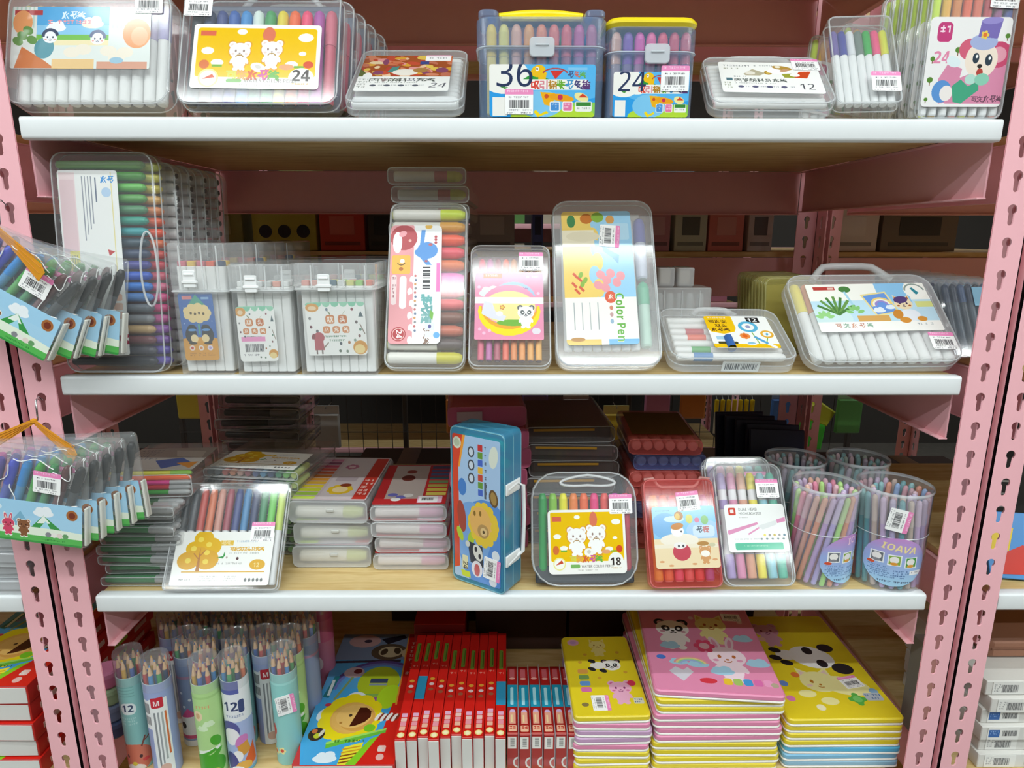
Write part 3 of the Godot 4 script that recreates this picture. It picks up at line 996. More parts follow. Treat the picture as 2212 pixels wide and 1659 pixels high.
func dino_card(w: float, h: float, number: String, big: bool) -> Dictionary:
	var l := label(w, h, Color("2f9fe8"))
	var H := 100.0 * h / w
	oval(66, H * 0.3, 60, H * 0.4, "5ab8f0")
	rect(50, H * 0.72, 50, H * 0.3, "8fcf5a")
	oval(60, H * 0.98, 40, H * 0.22, "b6dc3e")
	oval(48, H * 0.75, 22, H * 0.26, "7fc8f0")
	oval(14, H * 0.22, 24, H * 0.34, "f7f6f0")
	oval(32, H * 0.36, 12, H * 0.14, "f7f6f0")
	poly([Vector2(32, H * 0.28), Vector2(42, H * 0.16), Vector2(56, H * 0.28)], "2f9a3c")
	# a long-necked yellow dinosaur
	oval(46, H * 0.13, 7, H * 0.11, "f4c21c", -15)
	poly([Vector2(47, H * 0.1), Vector2(54, H * 0.16), Vector2(53, H * 0.28), Vector2(46, H * 0.28)], "f4c21c")
	oval(45, H * 0.09, 1.6, 2, "ffffff")
	oval(45, H * 0.09, 0.8, 1, "4a3416")
	poly([Vector2(48, H * 0.52), Vector2(62, H * 0.54), Vector2(60, H * 0.8), Vector2(52, H * 0.76)], "f4b41c")
	oval(68, H * 0.63, 12, H * 0.07, "f0a41e", 8)
	poly([Vector2(44, H * 0.86), Vector2(48, H * 0.94), Vector2(54, H * 0.88), Vector2(56, H * 0.92), Vector2(46, H), Vector2(42, H * 0.9)], "f6d818")
	oval(54, H * 0.6, 2, 2, "d2562c")
	oval(67, H * 0.62, 2.4, 2.4, "c8345a")
	poly([Vector2(57, H * 0.12), Vector2(70, H * 0.12), Vector2(62, H * 0.28)], "da3a34")
	arc(62, H * 0.2, 12, H * 0.12, 200, 340, 1.2, "b84a4a")
	rect(74, H * 0.06, 18, H * 0.05, "86c8f0")
	oval(87, H * 0.62, 7, H * 0.08, "f3e8a0", 20)
	poly([Vector2(84, H * 0.62), Vector2(88, H * 0.55), Vector2(93, H * 0.62)], "d9462c")
	hanzi("彩色笔", 74, H * 0.14, 5, ["4a5a8a", "d86a5a", "6ab25a"], 0.16)
	# the name of the set on a white band
	rrect(34, H * 0.28, 60, H * 0.2, 4, "f6f4ee")
	hanzi("吸引桶装彩色筆", 40 if big else 34, H * 0.305, 7.2 if big else 8.4, ["dc4a3c", "e08a96", "b8842e", "6cae3a", "4a9ad0", "4a4a7e", "5e3e78"], 0.16, 1.1)
	words(number, 7, H * 0.42, 33 if big else 34, "2c3a5c", false, false, 0.05)
	poly([Vector2(10, H * 0.42), Vector2(18, H * 0.43), Vector2(15, H * 0.47)], "4f9a46")
	rrect(57, H * 0.7, 10, H * 0.19, 1.5, "f2f6f8")
	rrect(58, H * 0.715, 8, H * 0.16, 1, "4a92d8")
	rrect(69, H * 0.7, 10, H * 0.19, 1.5, "f8f2f4")
	rrect(70, H * 0.715, 8, H * 0.16, 1, "e87aa8")
	rrect(81, H * 0.7, 16, H * 0.19, 1.5, "f4f6f0")
	rect(82, H * 0.71, 14, H * 0.075, "3f8a3c")
	fine_print(59, H * 0.74, 6, H * 0.1, 2, "d6e8f6", 2)
	fine_print(71, H * 0.74, 6, H * 0.1, 2, "fbe0ea", 3)
	fine_print(83, H * 0.81, 12, H * 0.05, 1, "8a908a", 4)
	rect(3, H * 0.62, 14, H * 0.36, "f5f4ee")
	return l

func tub_36() -> void:
	var o := thing("marker_tub", "wide clear tub of colour pens with a yellow handle, the number 36 on its card", "marker set", Vector3(0.0335, YA + 0.0006, -0.008))
	var blue := clear_plastic(Color("9cc2f0"), 0.24, 0.12)
	tub_wall(o, "tub", 0.152, 0.078, 0.0, 0.079, 0.016, blue)
	tub_wall(o, "lid", 0.157, 0.082, 0.079, 0.112, 0.018, blue)
	tub_wall(o, "rim", 0.159, 0.084, 0.0775, 0.081, 0.018, mat(Color("dfeaf6"), 0.2, {"alpha": 0.5}))
	for s in [-1, 1]:
		tub_wall(o, "lid_shoulder", 0.024, 0.07, 0.112, 0.121, 0.008, blue)
		o.get_child(-1).position.x = s * 0.064
		o.get_child(-1).position.z -= 0.004
	var arch := []
	for i in 9:
		var u := -1.0 + i / 4.0
		arch.push_back(Vector3(u * 0.051, 0.119 + 0.004 * (1 - u * u), -0.03))
	part(o, "handle", joined([[tube(arch, 0.0052, 8), Transform3D()], [box_mesh(Vector3(0.1, 0.007, 0.03), 0.002), at(0, 0.1155, -0.032)]]), mat(Color("f6de1c"), 0.35))
	part(o, "latch", joined([[prism(round_rect(0.030, 0.022, 0.005), 0.0, 0.003, 0.001), at(0, 0.078, 0.0012)], [box_mesh(Vector3(0.016, 0.002, 0.002), 0.0006), at(0, 0.080, 0.005)]]), mat(Color("dfe6ec"), 0.25, {"alpha": 0.6}))
	var front := ["e8c83a", "e2d668", "e0ab8c", "e6a03e", "e88a4e", "e27458", "dc6058", "c05a8e", "b46a86"]
	pens(o, 9, -0.068, 0.068, 0.004, 0.102, -0.013, 0.0062, front, ["e5cf6a", "ddd27e", "cfa596", "cf9a5e", "b97a62", "b86a64", "a8626a", "9a6a90", "906a86"], 0.036, false, [], "felt_pen", 0.5)
	pens(o, 9, -0.068, 0.068, 0.004, 0.1, -0.034, 0.0062, ["4a66c4", "5a4a9a", "3aa04a", "c83a7a", "5a3a9a", "2f9a4a", "6ac23a", "a04aa8", "3a8ac4"], ["8a96b0"], 0.036, false, [], "felt_pen", 0.5)
	pens(o, 9, -0.068, 0.068, 0.004, 0.1, -0.055, 0.0062, ["4a66c4", "c84a4a", "3aa04a", "e0b03a", "5a3a9a", "2f9a4a", "6ac23a", "a04aa8", "3a8ac4"], ["8a96b0"], 0.036, false, [], "felt_pen", 0.5)
	var l := dino_card(0.128, 0.059, "36", true)
	plate(o, "label_sheet", l, at(0.001, 0.0298, 0.0006), 0.003, 0.0005, true)
	sticker(o, at(-0.027, 0.0172, 0.0016), 0)

func tub_24() -> void:
	var o := thing("marker_tub", "smaller clear pen tub with a flat yellow lid and the number 24", "marker set", Vector3(0.1663, YA + 0.0006, -0.008))
	var blue := clear_plastic(Color("a8c8f0"), 0.22, 0.12)
	tub_wall(o, "tub", 0.106, 0.078, 0.0, 0.074, 0.016, blue)
	tub_wall(o, "upper_tub", 0.109, 0.08, 0.074, 0.102, 0.018, blue)
	tub_wall(o, "rim", 0.111, 0.082, 0.0725, 0.0755, 0.018, mat(Color("dfeaf6"), 0.2, {"alpha": 0.5}))
	tub_wall(o, "lid", 0.112, 0.08, 0.102, 0.1125, 0.02, mat(Color("f6de1c"), 0.35), 0.004)
	part(o, "latch", joined([[prism(round_rect(0.030, 0.022, 0.005), 0.0, 0.003, 0.001), at(0.005, 0.071, 0.0012)], [box_mesh(Vector3(0.016, 0.002, 0.002), 0.0006), at(0.005, 0.073, 0.005)]]), mat(Color("dfe6ec"), 0.25, {"alpha": 0.6}))
	pens(o, 7, -0.049, 0.049, 0.004, 0.094, -0.013, 0.006, ["cfa088", "7a4aa8", "d84ea8", "e85a94", "dc4a5e", "cc4a58", "c05a66"], ["9a8a90", "7d6a90", "b07a9c", "a8687e", "a86470"], 0.036, false, [], "felt_pen", 0.5)
	pens(o, 7, -0.049, 0.049, 0.004, 0.094, -0.034, 0.006, ["e87a3a", "8cd23a", "a2dc3e", "3aa06a", "3a9a4a", "4a8ac8", "5a6a78"], ["8a96b0"], 0.036, false, [], "felt_pen", 0.5)
	pens(o, 7, -0.049, 0.049, 0.004, 0.094, -0.055, 0.006, ["c84a4a", "3aa04a", "e0b03a", "5a3a9a", "2f9a4a", "6ac23a", "3a8ac4"], ["8a96b0"], 0.036, false, [], "felt_pen", 0.5)
	var l := dino_card(0.092, 0.051, "24", false)
	plate(o, "label_sheet", l, at(0.0, 0.0258, 0.0006), 0.003, 0.0005, true)
	sticker(o, at(0.028, 0.044, 0.0016), 1)

# ---------------------------------------------------------------- the second shelf

func row_second() -> void:
	# tall case of fineliners at the left end
	var o := case("fineliner_case", "tall clear case of coloured pens with a white card, left end of second shelf", "marker set", -0.5265, YB, -0.008, 0.132, 0.284, 0.034, 5.8, 0, 0, clear_plastic(Color("e2e6ea"), 0.10), 0.016)
	var cols := ["3a3c42", "50505a", "7a4a50", "c8a878", "8a8e92", "7a828a", "6a9ad8", "3f86dc", "3a62c8", "4a4a9a", "3a4a68", "38505e", "2f9aa0", "2f9a86", "4f8a62", "5aa04e", "62b850", "4f9a3e", "6a9a46"]
	pens(o, 19, 0.008, 0.276, -0.062, 0.112, -0.011, 0.0055, cols, cols, 0.05, true, ["e8eaea"], "fineliner")
	var right := ["6a5ab0", "6a5ab0", "8a62b0", "a06ab8", "d86aa8", "e85a94", "ef6aa0", "e87a9a", "e2687e", "d8505e", "dd5a54", "e2744a", "ee5a3a", "e0603e", "dc8a5a", "e0b06a", "d8c85a", "d8d26a", "d2d86a"]
	pens(o, 19, 0.008, 0.276, 0.0, 0.064, -0.024, 0.0055, right, right, 0.02, true, [], "fineliner")
	var l := label(0.076, 0.236, Color("eceeec"))
	var H := 100.0 * 0.236 / 0.076
	rect(3, 4, 26, H - 12, "ead9da")
	rect(3, H * 0.05, 24, H * 0.52, "e3ccd0")
	rect(88, 3, 2, H * 0.6, "e6dca6")
	for k in 4:
		rect(40 + k * 5, 10, 1.6, H * (0.34 - 0.03 * k), "9aa0aa")
	rect(62, 12, 2, 40, "7a8496")
	hanzi("水彩", 72, 10, 10, "5a9ad8", 0.16)
	oval(80, 36, 8, 8, "b9d2ea")
	rect(12, H * 0.43, 16, H * 0.16, "e8d81e")
	for k in 3:
		rect(15 + k * 4, H * 0.45, 1.6, H * 0.11, "6a641e")
	poly([Vector2(76, H * 0.42), Vector2(88, H * 0.43), Vector2(78, H * 0.455)], "c8686a")
	poly([Vector2(44, H * 0.53), Vector2(54, H * 0.54), Vector2(45, H * 0.56)], "5aa0ac")
	line([Vector2(82, H * 0.56), Vector2(92, H * 0.6)], 2, "55565a")
	line([Vector2(84, H * 0.61), Vector2(90, H * 0.55)], 2, "55565a")
	for k in 3:
		rrect(76, H * (0.66 + 0.05 * k), 18, 12, 3, "e8b49a")
	words("9", 84, H * 0.91, 36, "a8485c", true, true, 0, 90)
	plate(o, "label_sheet", l, at(-0.018, 0.142, 0.0004), 0.003, 0.0006, true)
	var ring := []
	for i in 20:
		var a := TAU * i / 20
		ring.push_back(Vector3(0.053 + 0.011 * cos(a), 0.136 + 0.048 * sin(a), 0.0005))
	part(o, "handle", tube(ring, 0.0016, 6, true), mat(Color("e4e8ea"), 0.2, {"alpha": 0.55}))
	# white pens whose dark ends show, case behind case
	o = case("fineliner_case", "first case of white pens with dark ends behind the tall coloured case", "marker set", -0.522, YB, -0.05, 0.136, 0.275, 0.036, 5.8, 0, 0, clear_plastic(Color("e8eaec"), 0.12), 0.014, "cases of white pens with dark ends behind the tall case")
	for k in 17:
		var u := 0.012 + 0.0155 * k
		var p := part(o, "fineliner", lathe([[0.0, 0.0], [0.0066, 0.0], [0.0066, 0.116], [0.005, 0.121], [0.0, 0.121]], 10), mat(Color("e9eaea"), 0.4), Transform3D(Basis(Vector3.BACK, -PI / 2), Vector3(-0.06, u, -0.018)))
		part(p, "dark_end", lathe([[0.0034, 0.119], [0.0034, 0.1225], [0.0, 0.1225]], 8), mat(Color("2c2e34"), 0.5))
	for k in 3:
		copy_of(o, "%s case of white pens with dark ends behind the tall coloured case" % ["second", "third", "fourth"][k], Transform3D(tilt(5.8), Vector3(-0.521 + 0.002 * k, YB + 0.0041, -0.0895 - 0.0395 * k)))
	# lidded tubs
	tub_white("slim lidded tub with two penguins on a blue card", -0.4085, -0.016, 0.0705, 0.1, 0.172, 0.063, 5, ["d86a80", "e8c050", "d06a7a", "e85a3a", "3a4a6a"], penguin_card(), Vector2(-0.006, 0.064), 2)
	tub_white("small lidded tub of white markers with a pink price strip", -0.328, -0.012, 0.0775, 0.1, 0.146, 0.035, 6, ["eceeec", "d8dcda", "e8eaea", "cfd4d2", "e9a898"], heads_card(0.05, 0.073, false), Vector2(-0.009, 0.055), 2)
	tub_white("wide lidded tub of white markers with a red dog", -0.2315, -0.012, 0.102, 0.1, 0.1475, 0.035, 8, ["e8a49a", "e9b4aa", "d8dcda", "5a7a8a", "dfe2e0", "d8d880", "9ad070", "e88a7a"], heads_card(0.078, 0.07, true), Vector2(-0.001, 0.062), 2)
	# crayons standing in front of a pile of the same cases
	o = case("crayon_case", "clear crayon case propped upright, with a red mushroom and blue bird on its card", "crayon set", -0.1185, YB, -0.005, 0.108, 0.237, 0.024, 23.5, 0, -0.4, clear_plastic(Color("e4e6e6"), 0.12), 0.014)
	var cc := ["d8d03a", "6a5a58", "d8785e", "8a5a4a", "ee5a5e", "e84a4a", "d84eb4", "f0824e", "f05064", "f4562e", "f0ae3e", "d6ea1e"]
	pens(o, 12, 0.008, 0.232, -0.05, 0.1, -0.011, 0.0078, cc, ["f2f0e8"], 0.034, true, ["d8d86a"], "crayon", 0.6)
	l = label(0.07, 0.168, Color("f4f5f5"))
	H = 240.0
	rrect(0, 0, 46, H, 4, "e9a0a6")
	for k in 12:
		oval(42 + 2 * sin(k * 1.7), 100 + k * 12, 5, 8, "f4f5f5" if k % 2 else "e9a0a6")
	rect(46, 90, 12, H - 90, "f4f5f5")
	oval(26, 26, 26, 26, "b8484e")
	oval(14, 36, 9, 22, "f6f4f4")
	oval(24, 18, 8, 6, "e8a0a8", -30)
	oval(38, 32, 3, 3, "e8b0a8")
	rrect(4, 62, 36, 38, 4, "f0ba4e")
	oval(24, 74, 4.6, 4.6, "fbf8ee")
	arc(22, 74, 8, 8, 30, 150, 1.6, "5a3a22")
	oval(22, 90, 4, 4, "b86a2a")
	rrect(4, 102, 10, 60, 4, "f2dcdc")
	rrect(20, 104, 13, 66, 6, "f8f5f5")
	fine_print(6, 106, 5, 44, 6, "a86a70", 4)
	oval(72, 52, 20, 17, "5a98dc")
	oval(62, 60, 16, 8, "5a98dc", 25)
	poly([Vector2(56, 54), Vector2(60, 10), Vector2(68, 10), Vector2(64, 52)], "5a98dc")
	poly([Vector2(56, 64), Vector2(66, 62), Vector2(84, 86), Vector2(78, 92)], "5a98dc")
	oval(78, 40, 4, 3, "b8606a")
	oval(70, 74, 3, 2.4, "b8606a")
	for k in 3:
		oval(88, 24 + k * 6, 2.8, 2.8, "b84a52")
	oval(74, 3, 7, 5, "e8b84e")
	rrect(58, 82, 30, 56, 2, "fafafa")
	for k in 9:
		rect(64, 86 + k * 5 + (k % 3), 14, 2.2 + (k % 2) * 1.4, "3a3a3e")
	rect(90, 78, 7, 58, "ee84c6")
	for k in 14:
		oval(50 + (k % 2), 104 + k * 8.4, 2.2, 2.4, ["c86a6a", "6a7a9a", "d89a5a", "8a8a8e"][k % 4])
	var keep := T
	T = T * Transform2D(PI / 2, Vector2(82, 142))
	hanzi("炫彩棒", 0, 0, 19, ["6ab0b0", "6aa8a8", "7ab0b0"], 0.2, 0.95)
	hanzi("彩色笔", 62, 4, 11, "8a6a5a", 0.13)
	T = keep
	poly([Vector2(80, 172), Vector2(86, 178), Vector2(84, 194), Vector2(78, 184)], "7ab84a")
	rrect(70, 198, 18, 14, 2, "e4e6ee")
	oval(79, 205, 3, 4, "5a5a9a")
	rrect(70, 214, 18, 12, 2, "eaeaee")
	oval(92, 222, 6, 6, "6ab0e8")
	oval(20, 220, 14, 14, "b8383e")
	oval(20, 220, 12, 12, "f0c8c4")
	oval(20, 220, 10.5, 10.5, "b8383e")
	words("24", 16, 220, 15, "fbf4f2", true, true, 0, 90)
	plate(o, "label_sheet", l, Transform3D(Basis(Vector3.BACK, 0.01), Vector3(-0.015, 0.118, 0.0004)), 0.006, 0.0006)
	var pile: Node3D
	for k in 11:
		var y := YB + 0.0252 * k
		var xx: float = -0.121 + [0.003, -0.002, 0.0, 0.004, -0.003, 0.002, 0.0, -0.002, 0.003, 0.003, -0.001][k]
		if k == 0:
			pile = thing("crayon_case", "", "crayon set", Vector3.ZERO, "crayon cases piled flat behind the propped crayon case")
			part(pile, "case", prism(round_rect(0.112, 0.024, 0.006), -0.23, 0.0, 0.002), clear_plastic(Color("dcdedd"), 0.22), at(0, 0.012, 0))
			part(pile, "rim", rim_of(round_rect(0.11, 0.0218, 0.006), 0.0, 0.001), mat(Color("e4e8ea"), 0.2, {"alpha": 0.5}), at(0, 0.012, 0))
			pen(pile, "crayon", Transform3D(Basis(Vector3.BACK, -PI / 2), Vector3(-0.048, 0.012, -0.014)), 0.098, 0.0075, "e6e4da", "c8c23a", 0.022)
			part(pile, "wrapper_print", lathe([[0.0078, 0.03], [0.0078, 0.05]], 10), mat(Color("c8686a"), 0.5), Transform3D(Basis(Vector3.BACK, -PI / 2), Vector3(-0.02, 0.012, -0.014)))
		var place := Transform3D(Basis(Vector3.UP, 0.02 * sin(k * 2.0)), Vector3(xx, y + 0.0004, -0.125))
		var name_ := ["lowest", "second", "third", "fourth", "fifth", "sixth", "seventh", "eighth", "third highest", "second highest", "topmost"]
		var text := "%s crayon case lying in the pile behind the propped crayon case" % name_[k]
		if k == 0:
			pile.transform = place
			pile.set_meta("label", text)
		else:
			copy_of(pile, text, place)
	# pink card with a panda
	o = case("marker_case", "clear case of pink and orange pens, panda in yellow bowl on pink card", "marker set", -0.0047, YB, -0.008, 0.112, 0.182, 0.024, 30, 0, -0.3, clear_plastic(Color("e4e2e4"), 0.11), 0.012)
	pens(o, 8, -0.045, 0.045, 0.012, 0.152, -0.011, 0.0044, ["e8506e", "b8589a", "9a3a4a", "f0603e", "c87830", "e8a03a", "e8a444", "f0ae3e"], ["e86a86", "c46aae", "b85a6e", "f07056", "e8904a", "f0a050", "f0b05a", "f4b85a"], 0.05, false, ["5a4a56"], "felt_pen")
	l = label(0.094, 0.1, Color("ee9ab8"))
	H = 106.0
	rect(12, 2, 27, 8, "ea7a52")
	fine_print(15, 4, 20, 5, 1, "f6c0aa", 3)
	fine_print(75, 6, 18, 4, 1, "f8d0e0", 4)
	for k in 3:
		arc(56, 44, 30 - k * 5, 26 - k * 5, 195, 345, 5, ["a9c4e0", "f0c0b0", "f0dca0"][k])
	hanzi("可洗水彩笔", 36, 24, 7.5, "9a8ab4", 0.14)
	cloud(22, 34, 16, "dfe9e4")
	oval(50, 62, 45, 38, "f6e22a")
	oval(50, 56, 41, 34, "f0ae3e")
	oval(50, 52, 40, 32, "ee9ab8")
	rect(0, 40, 100, 14, "ee9ab8")
	oval(50, 56, 38, 26, "f6e8a0")
	rect(0, 40, 100, 10, "f6f4ee")
	oval(56, 80, 24, 5, "7ab84a")
	animal(74, 64, 12, "fbfbfb", "round", "d8d8dc", "3a3a40", true, null, "6a6e70")
	poly([Vector2(14, 46), Vector2(26, 50), Vector2(30, 62), Vector2(46, 70), Vector2(42, 78), Vector2(20, 72), Vector2(10, 66)], "e4e4f0")
	oval(36, 66, 5, 4, "f0f0f6")
	flower(40, 56, 4, 5, "d8945a", "f0d060")
	rrect(83, 88, 12, 9, 4, "e8e0e8")
	for p in [[8, 90], [14, 96], [92, 34], [6, 24], [22, 92]]:
		oval(p[0], p[1], 2.4, 2.4, "f6c4dc")
	plate(o, "label_sheet", l, at(-0.001, 0.088, 0.0004), 0.002, 0.0006, true)
	sticker(o, at(0.029, 0.155, 0.0008), 1)
	# tall frosted case with the Color Pen card
	o = case("marker_case", "tall frosted case leaning back with a turned card that reads Color Pen", "marker set", 0.1292, YB, -0.008, 0.143, 0.249, 0.027, 28.5, 0, 0.4, frosted(0.24), 0.02)
	pen(o, "marker_pen", at(0.053, 0.13, -0.012), 0.095, 0.008, "c9cde0", "6a6ab4", 0.04)
	pen(o, "marker_pen", at(0.053, 0.03, -0.012), 0.096, 0.008, "bfe0cf", "5ab890", 0.035)
	pens(o, 8, -0.06, 0.045, 0.026, 0.2, -0.014, 0.0062, ["dfe2e4"], ["e6e8e8"], 0.05, false, [], "marker_pen")
	l = label(0.098, 0.2, Color("f2f0e6"))
	H = 204.0
	rect(0, 0, 52, 134, "f0cf72")
	rect(46, 0, 54, 134, "9fd0ee")
	for k in 7:
		oval(47 + 3 * sin(k * 2.2), k * 20, 8, 14, "9fd0ee" if k % 2 else "f0cf72")
	rect(0, 30, 46, 26, "efe6cc")
	oval(30, 40, 24, 8, "e6dcc0")
	for k in 4:
		oval([14, 36, 52, 70][k], [16, 12, 10, 14][k], [6, 9, 9, 6][k], [10, 8, 8, 7][k], ["4a8a5a", "c8783a", "8ab04a", "d8a060"][k])
	rrect(60, 20, 36, 26, 3, "b8dcf0")
	poly([Vector2(56, 52), Vector2(66, 62), Vector2(80, 70), Vector2(78, 84), Vector2(70, 74), Vector2(58, 64)], "7aaed4")
	for p in [[52, 100], [60, 108], [66, 98], [74, 112], [58, 120], [48, 116], [80, 102]]:
		oval(p[0], p[1], 7, 6, "eca0a8", p[0])
	for p in [[14, 98], [20, 104], [12, 112], [22, 118], [16, 122]]:
		line([Vector2(p[0], p[1]), Vector2(p[0] + 5, p[1] + 6)], 3.5, "d86048")
	for p in [[24, 100], [30, 108], [26, 114]]:
		oval(p[0], p[1], 3, 5, "8ab44a", 20)
	rect(0, 134, 100, 70, "f4f3ec")
	rect(0, 196, 48, 8, "e8c460")
	rect(58, 196, 42, 8, "6ab0e0")
	oval(16, 196, 10, 3, "b8823a")
	for k in 4:
		rect(12 + k * 11, 142, 1.2, 40, "a8aeb0")
	oval(64, 134, 8, 9, "e0664a")
	hanzi("水", 61, 130, 7, "f6e0d4", 0.16)
	for k in 3:
		oval(64, 150 + k * 10, 2.4, 3.4, ["d8886a", "c8a0a0", "9ab8d0"][k])
	keep = T
	T = T * Transform2D(PI / 2, Vector2(70, 128))
	words("Color Pen", 0, 0, 16, "f4f6ee", true, false, 0)
	words("Color Pen", 0.7, -0.8, 15.6, "6ab04a", true, false, 0)
	T = keep
	plate(o, "label_sheet", l, Transform3D(Basis(Vector3.BACK, 0.012), Vector3(-0.009, 0.13, 0.0004)), 0.005, 0.0006, true)
	sticker(o, Transform3D(Basis(Vector3.BACK, -PI / 2 - 0.1), Vector3(0.008, 0.191, 0.0012)), 2)
	# low case of twelve lying back, with a hanging tab
	o = case("marker_case", "low frosted case of white pens lying back, yellow and white card with the number 12", "marker set", 0.297, YB, -0.008, 0.172, 0.124, 0.026, 64, 0, -0.8, frosted(0.22), 0.02)
	pens(o, 7, 0.012, 0.112, -0.074, 0.148, -0.012, 0.0058, ["f4f4f2"], ["f4f4f2"], 0.03, true, [], "marker_pen")
	var bands := ["3a6ab0", "4a8ac8", "4fae5a", "f4f4f2", "ef6a4e", "c8505a", "f2f2f0"]
	for k in 7:
		part(o.get_child(2 + k), "colour_band", lathe([[0.0061, 0.022], [0.0061, 0.048]], 10), mat(Color(bands[k]), 0.4))
	handle_loop(o, 0.05, 0.124, 0.016, -0.013, 0.0045, frosted(0.45))
	l = label(0.09, 0.078, Color("f6f7f5"))
	H = 86.0
	poly([Vector2(0, 0), Vector2(44, 0), Vector2(44, 34), Vector2(40, 44), Vector2(22, 50), Vector2(4, 44), Vector2(0, 34)], "f4c418")
	fine_print(6, 3, 30, 6, 1, "f6dcc0", 2)
	hanzi("可水洗", 6, 12, 8, "6a4a1e", 0.16, 1.2)
	hanzi("双头", 14, 23, 8, "6a4a1e", 0.16, 1.2)
	hanzi("水彩笔", 6, 34, 8, "6a4a1e", 0.16, 1.2)
	rect(66, 4, 20, 14, "26282c")
	words("12", 68, 16, 14, "f8f8f6", true)
	oval(64, 30, 15, 15, "5ab4dc")
	oval(64, 30, 9.5, 9.5, "f6f7f5")
	oval(64, 30, 4, 4, "9aa0c8")
	oval(88, 50, 10, 10, "eab03a")
	oval(88, 50, 6.5, 6.5, "f6f7f5")
	oval(88, 50, 2, 3.5, "6ab4d8", 20)
	flower(53, 55, 8, 8, "f09048", "e86a2a")
	line([Vector2(66, 44), Vector2(70, 76)], 1.6, "7ab44a")
	line([Vector2(86, 60), Vector2(80, 76)], 1.6, "7ab44a")
	rect(8, 56, 16, 9, "a9d2e8")
	rect(0, 76, 100, 10, "f4c418")
	rrect(8, 70, 30, 6, 2, "4a4a26")
	oval(58, 74, 9, 5, "f6f8f8")
	oval(58, 74, 6, 3, "8ac0de")
	line([Vector2(68, 58), Vector2(84, 76)], 5, "5aa8dc")
	line([Vector2(84, 76), Vector2(92, 84)], 6, "f2f4f6")
	plate(o, "label_sheet", l, at(0.022, 0.062, 0.0004), 0.004, 0.0006, true)
	l = label(0.05, 0.016, Color("dfe2e0"))
	bars(8, 6, 84, 20, "6a6e70", 3)
	plate(o, "barcode_label", l, Transform3D(Basis(Vector3.RIGHT, PI / 2), Vector3(0.008, -0.0005, -0.013)), 0.001, 0.0004)
	# large case with a carrying handle, right end
	o = case("marker_case", "large frosted case with a carrying handle and a picture of plants and a puppy painting", "marker set", 0.503, YB, -0.008, 0.212, 0.157, 0.026, 46, 0, 0.6, frosted(0.24), 0.024)
	var tops := ["e8d84a", "dc9060", "e08a92", "e2707c", "dd7480", "c89ab0", "6a88c8", "5a7cc0", "6aa88a", "5a9a70", "9aa49a", "5a5c68"]
	pens(o, 12, -0.098, 0.098, 0.01, 0.136, -0.012, 0.0076, tops, ["eff0ee"], 0.055, false, ["e4e6e4"], "marker_pen")
	handle_loop(o, 0.092, 0.157, 0.026, -0.012, 0.0055, frosted(0.5))
	l = label(0.172, 0.086, Color("f5f5ee"))
	H = 50.0
	rect(0, 18, 100, 22, "bfe0f0")
	oval(12, 36, 18, 12, "cfe8ea")
	rect(58, 0, 26, 22, "8cc4ec")
	rect(6, 3, 18, 3.6, "b8423e")
	rect(18, 3.6, 5, 2.4, "e8c0b4")
	for k in 7:
		var a := deg_to_rad(-150 + k * 20)
		line([Vector2(20, 32), Vector2(20 + cos(a) * 17, 32 + sin(a) * 18)], 2.4, "6a9a52" if k % 2 else "4f8246")
	for k in 5:
		var a := deg_to_rad(-160 + k * 35)
		oval(34 + cos(a) * 5, 32 + sin(a) * 7, 3, 1.6, "8ac87a", rad_to_deg(a))
		oval(8 + cos(a) * 5, 36 + sin(a) * 5, 3, 1.6, "9ad48a", rad_to_deg(a))
	oval(32, 6, 5, 3.4, "4a8246")
	line([Vector2(31, 9), Vector2(34, 22)], 2, "a8d4e8")
	poly([Vector2(43, 12), Vector2(65, 9), Vector2(70, 31), Vector2(50, 35)], "ecdc9a")
	poly([Vector2(45, 13.4), Vector2(64, 10.6), Vector2(68, 30), Vector2(51, 33)], "6a9ae0")
	for k in 3:
		arc(58, 23, 8 - k * 1.6, 7 - k * 1.6, 170, 350, 1.7, ["f0d27a", "f2efe2", "9a8ad0"][k])
	cloud(54, 29, 5, "e6f0fa")
	cloud(64, 26, 4, "e6f0fa")
	rect(34, 34, 26, 6, "d8a860")
	rect(0, 40, 100, 10, "f7f7f2")
	animal(76, 22, 7.5, "f0dcb8", "point", "a85a2e", "4a3a5a", false)
	oval(75, 18, 6, 3.6, "54407a", -10)
	oval(78, 34, 8, 6, "e8ecf4")
	oval(72, 39, 4.6, 3, "d8943e")
	oval(86, 38, 4, 2.6, "d8943e")
	oval(68, 33, 4, 5, "d08a3a", 30)
	rect(86, 20, 14, 6, "d8dc8a")
	oval(90, 8, 9, 9, "f8f8f2")
	arc(90, 9, 8, 7.5, 190, 350, 1.4, "8a9a94")
	poly([Vector2(87, 6), Vector2(89, 5), Vector2(93, 11), Vector2(90, 13)], "2f8a9a")
	hanzi("可洗水彩笔", 14, 41.5, 4.2, ["c88a7a", "8ab09a", "d8a08a"], 0.14, 1.5)
	fine_print(80, 42, 14, 3.4, 1, "a9b4b8", 5)
	plate(o, "label_sheet", l, Transform3D(Basis(Vector3.BACK, 0.015), Vector3(0.006, 0.094, 0.0004)), 0.002, 0.0006, true)
	sticker(o, Transform3D(Basis(Vector3.BACK, -0.04), Vector3(0.083, 0.034, 0.0008)), 0)
	second_shelf_back()

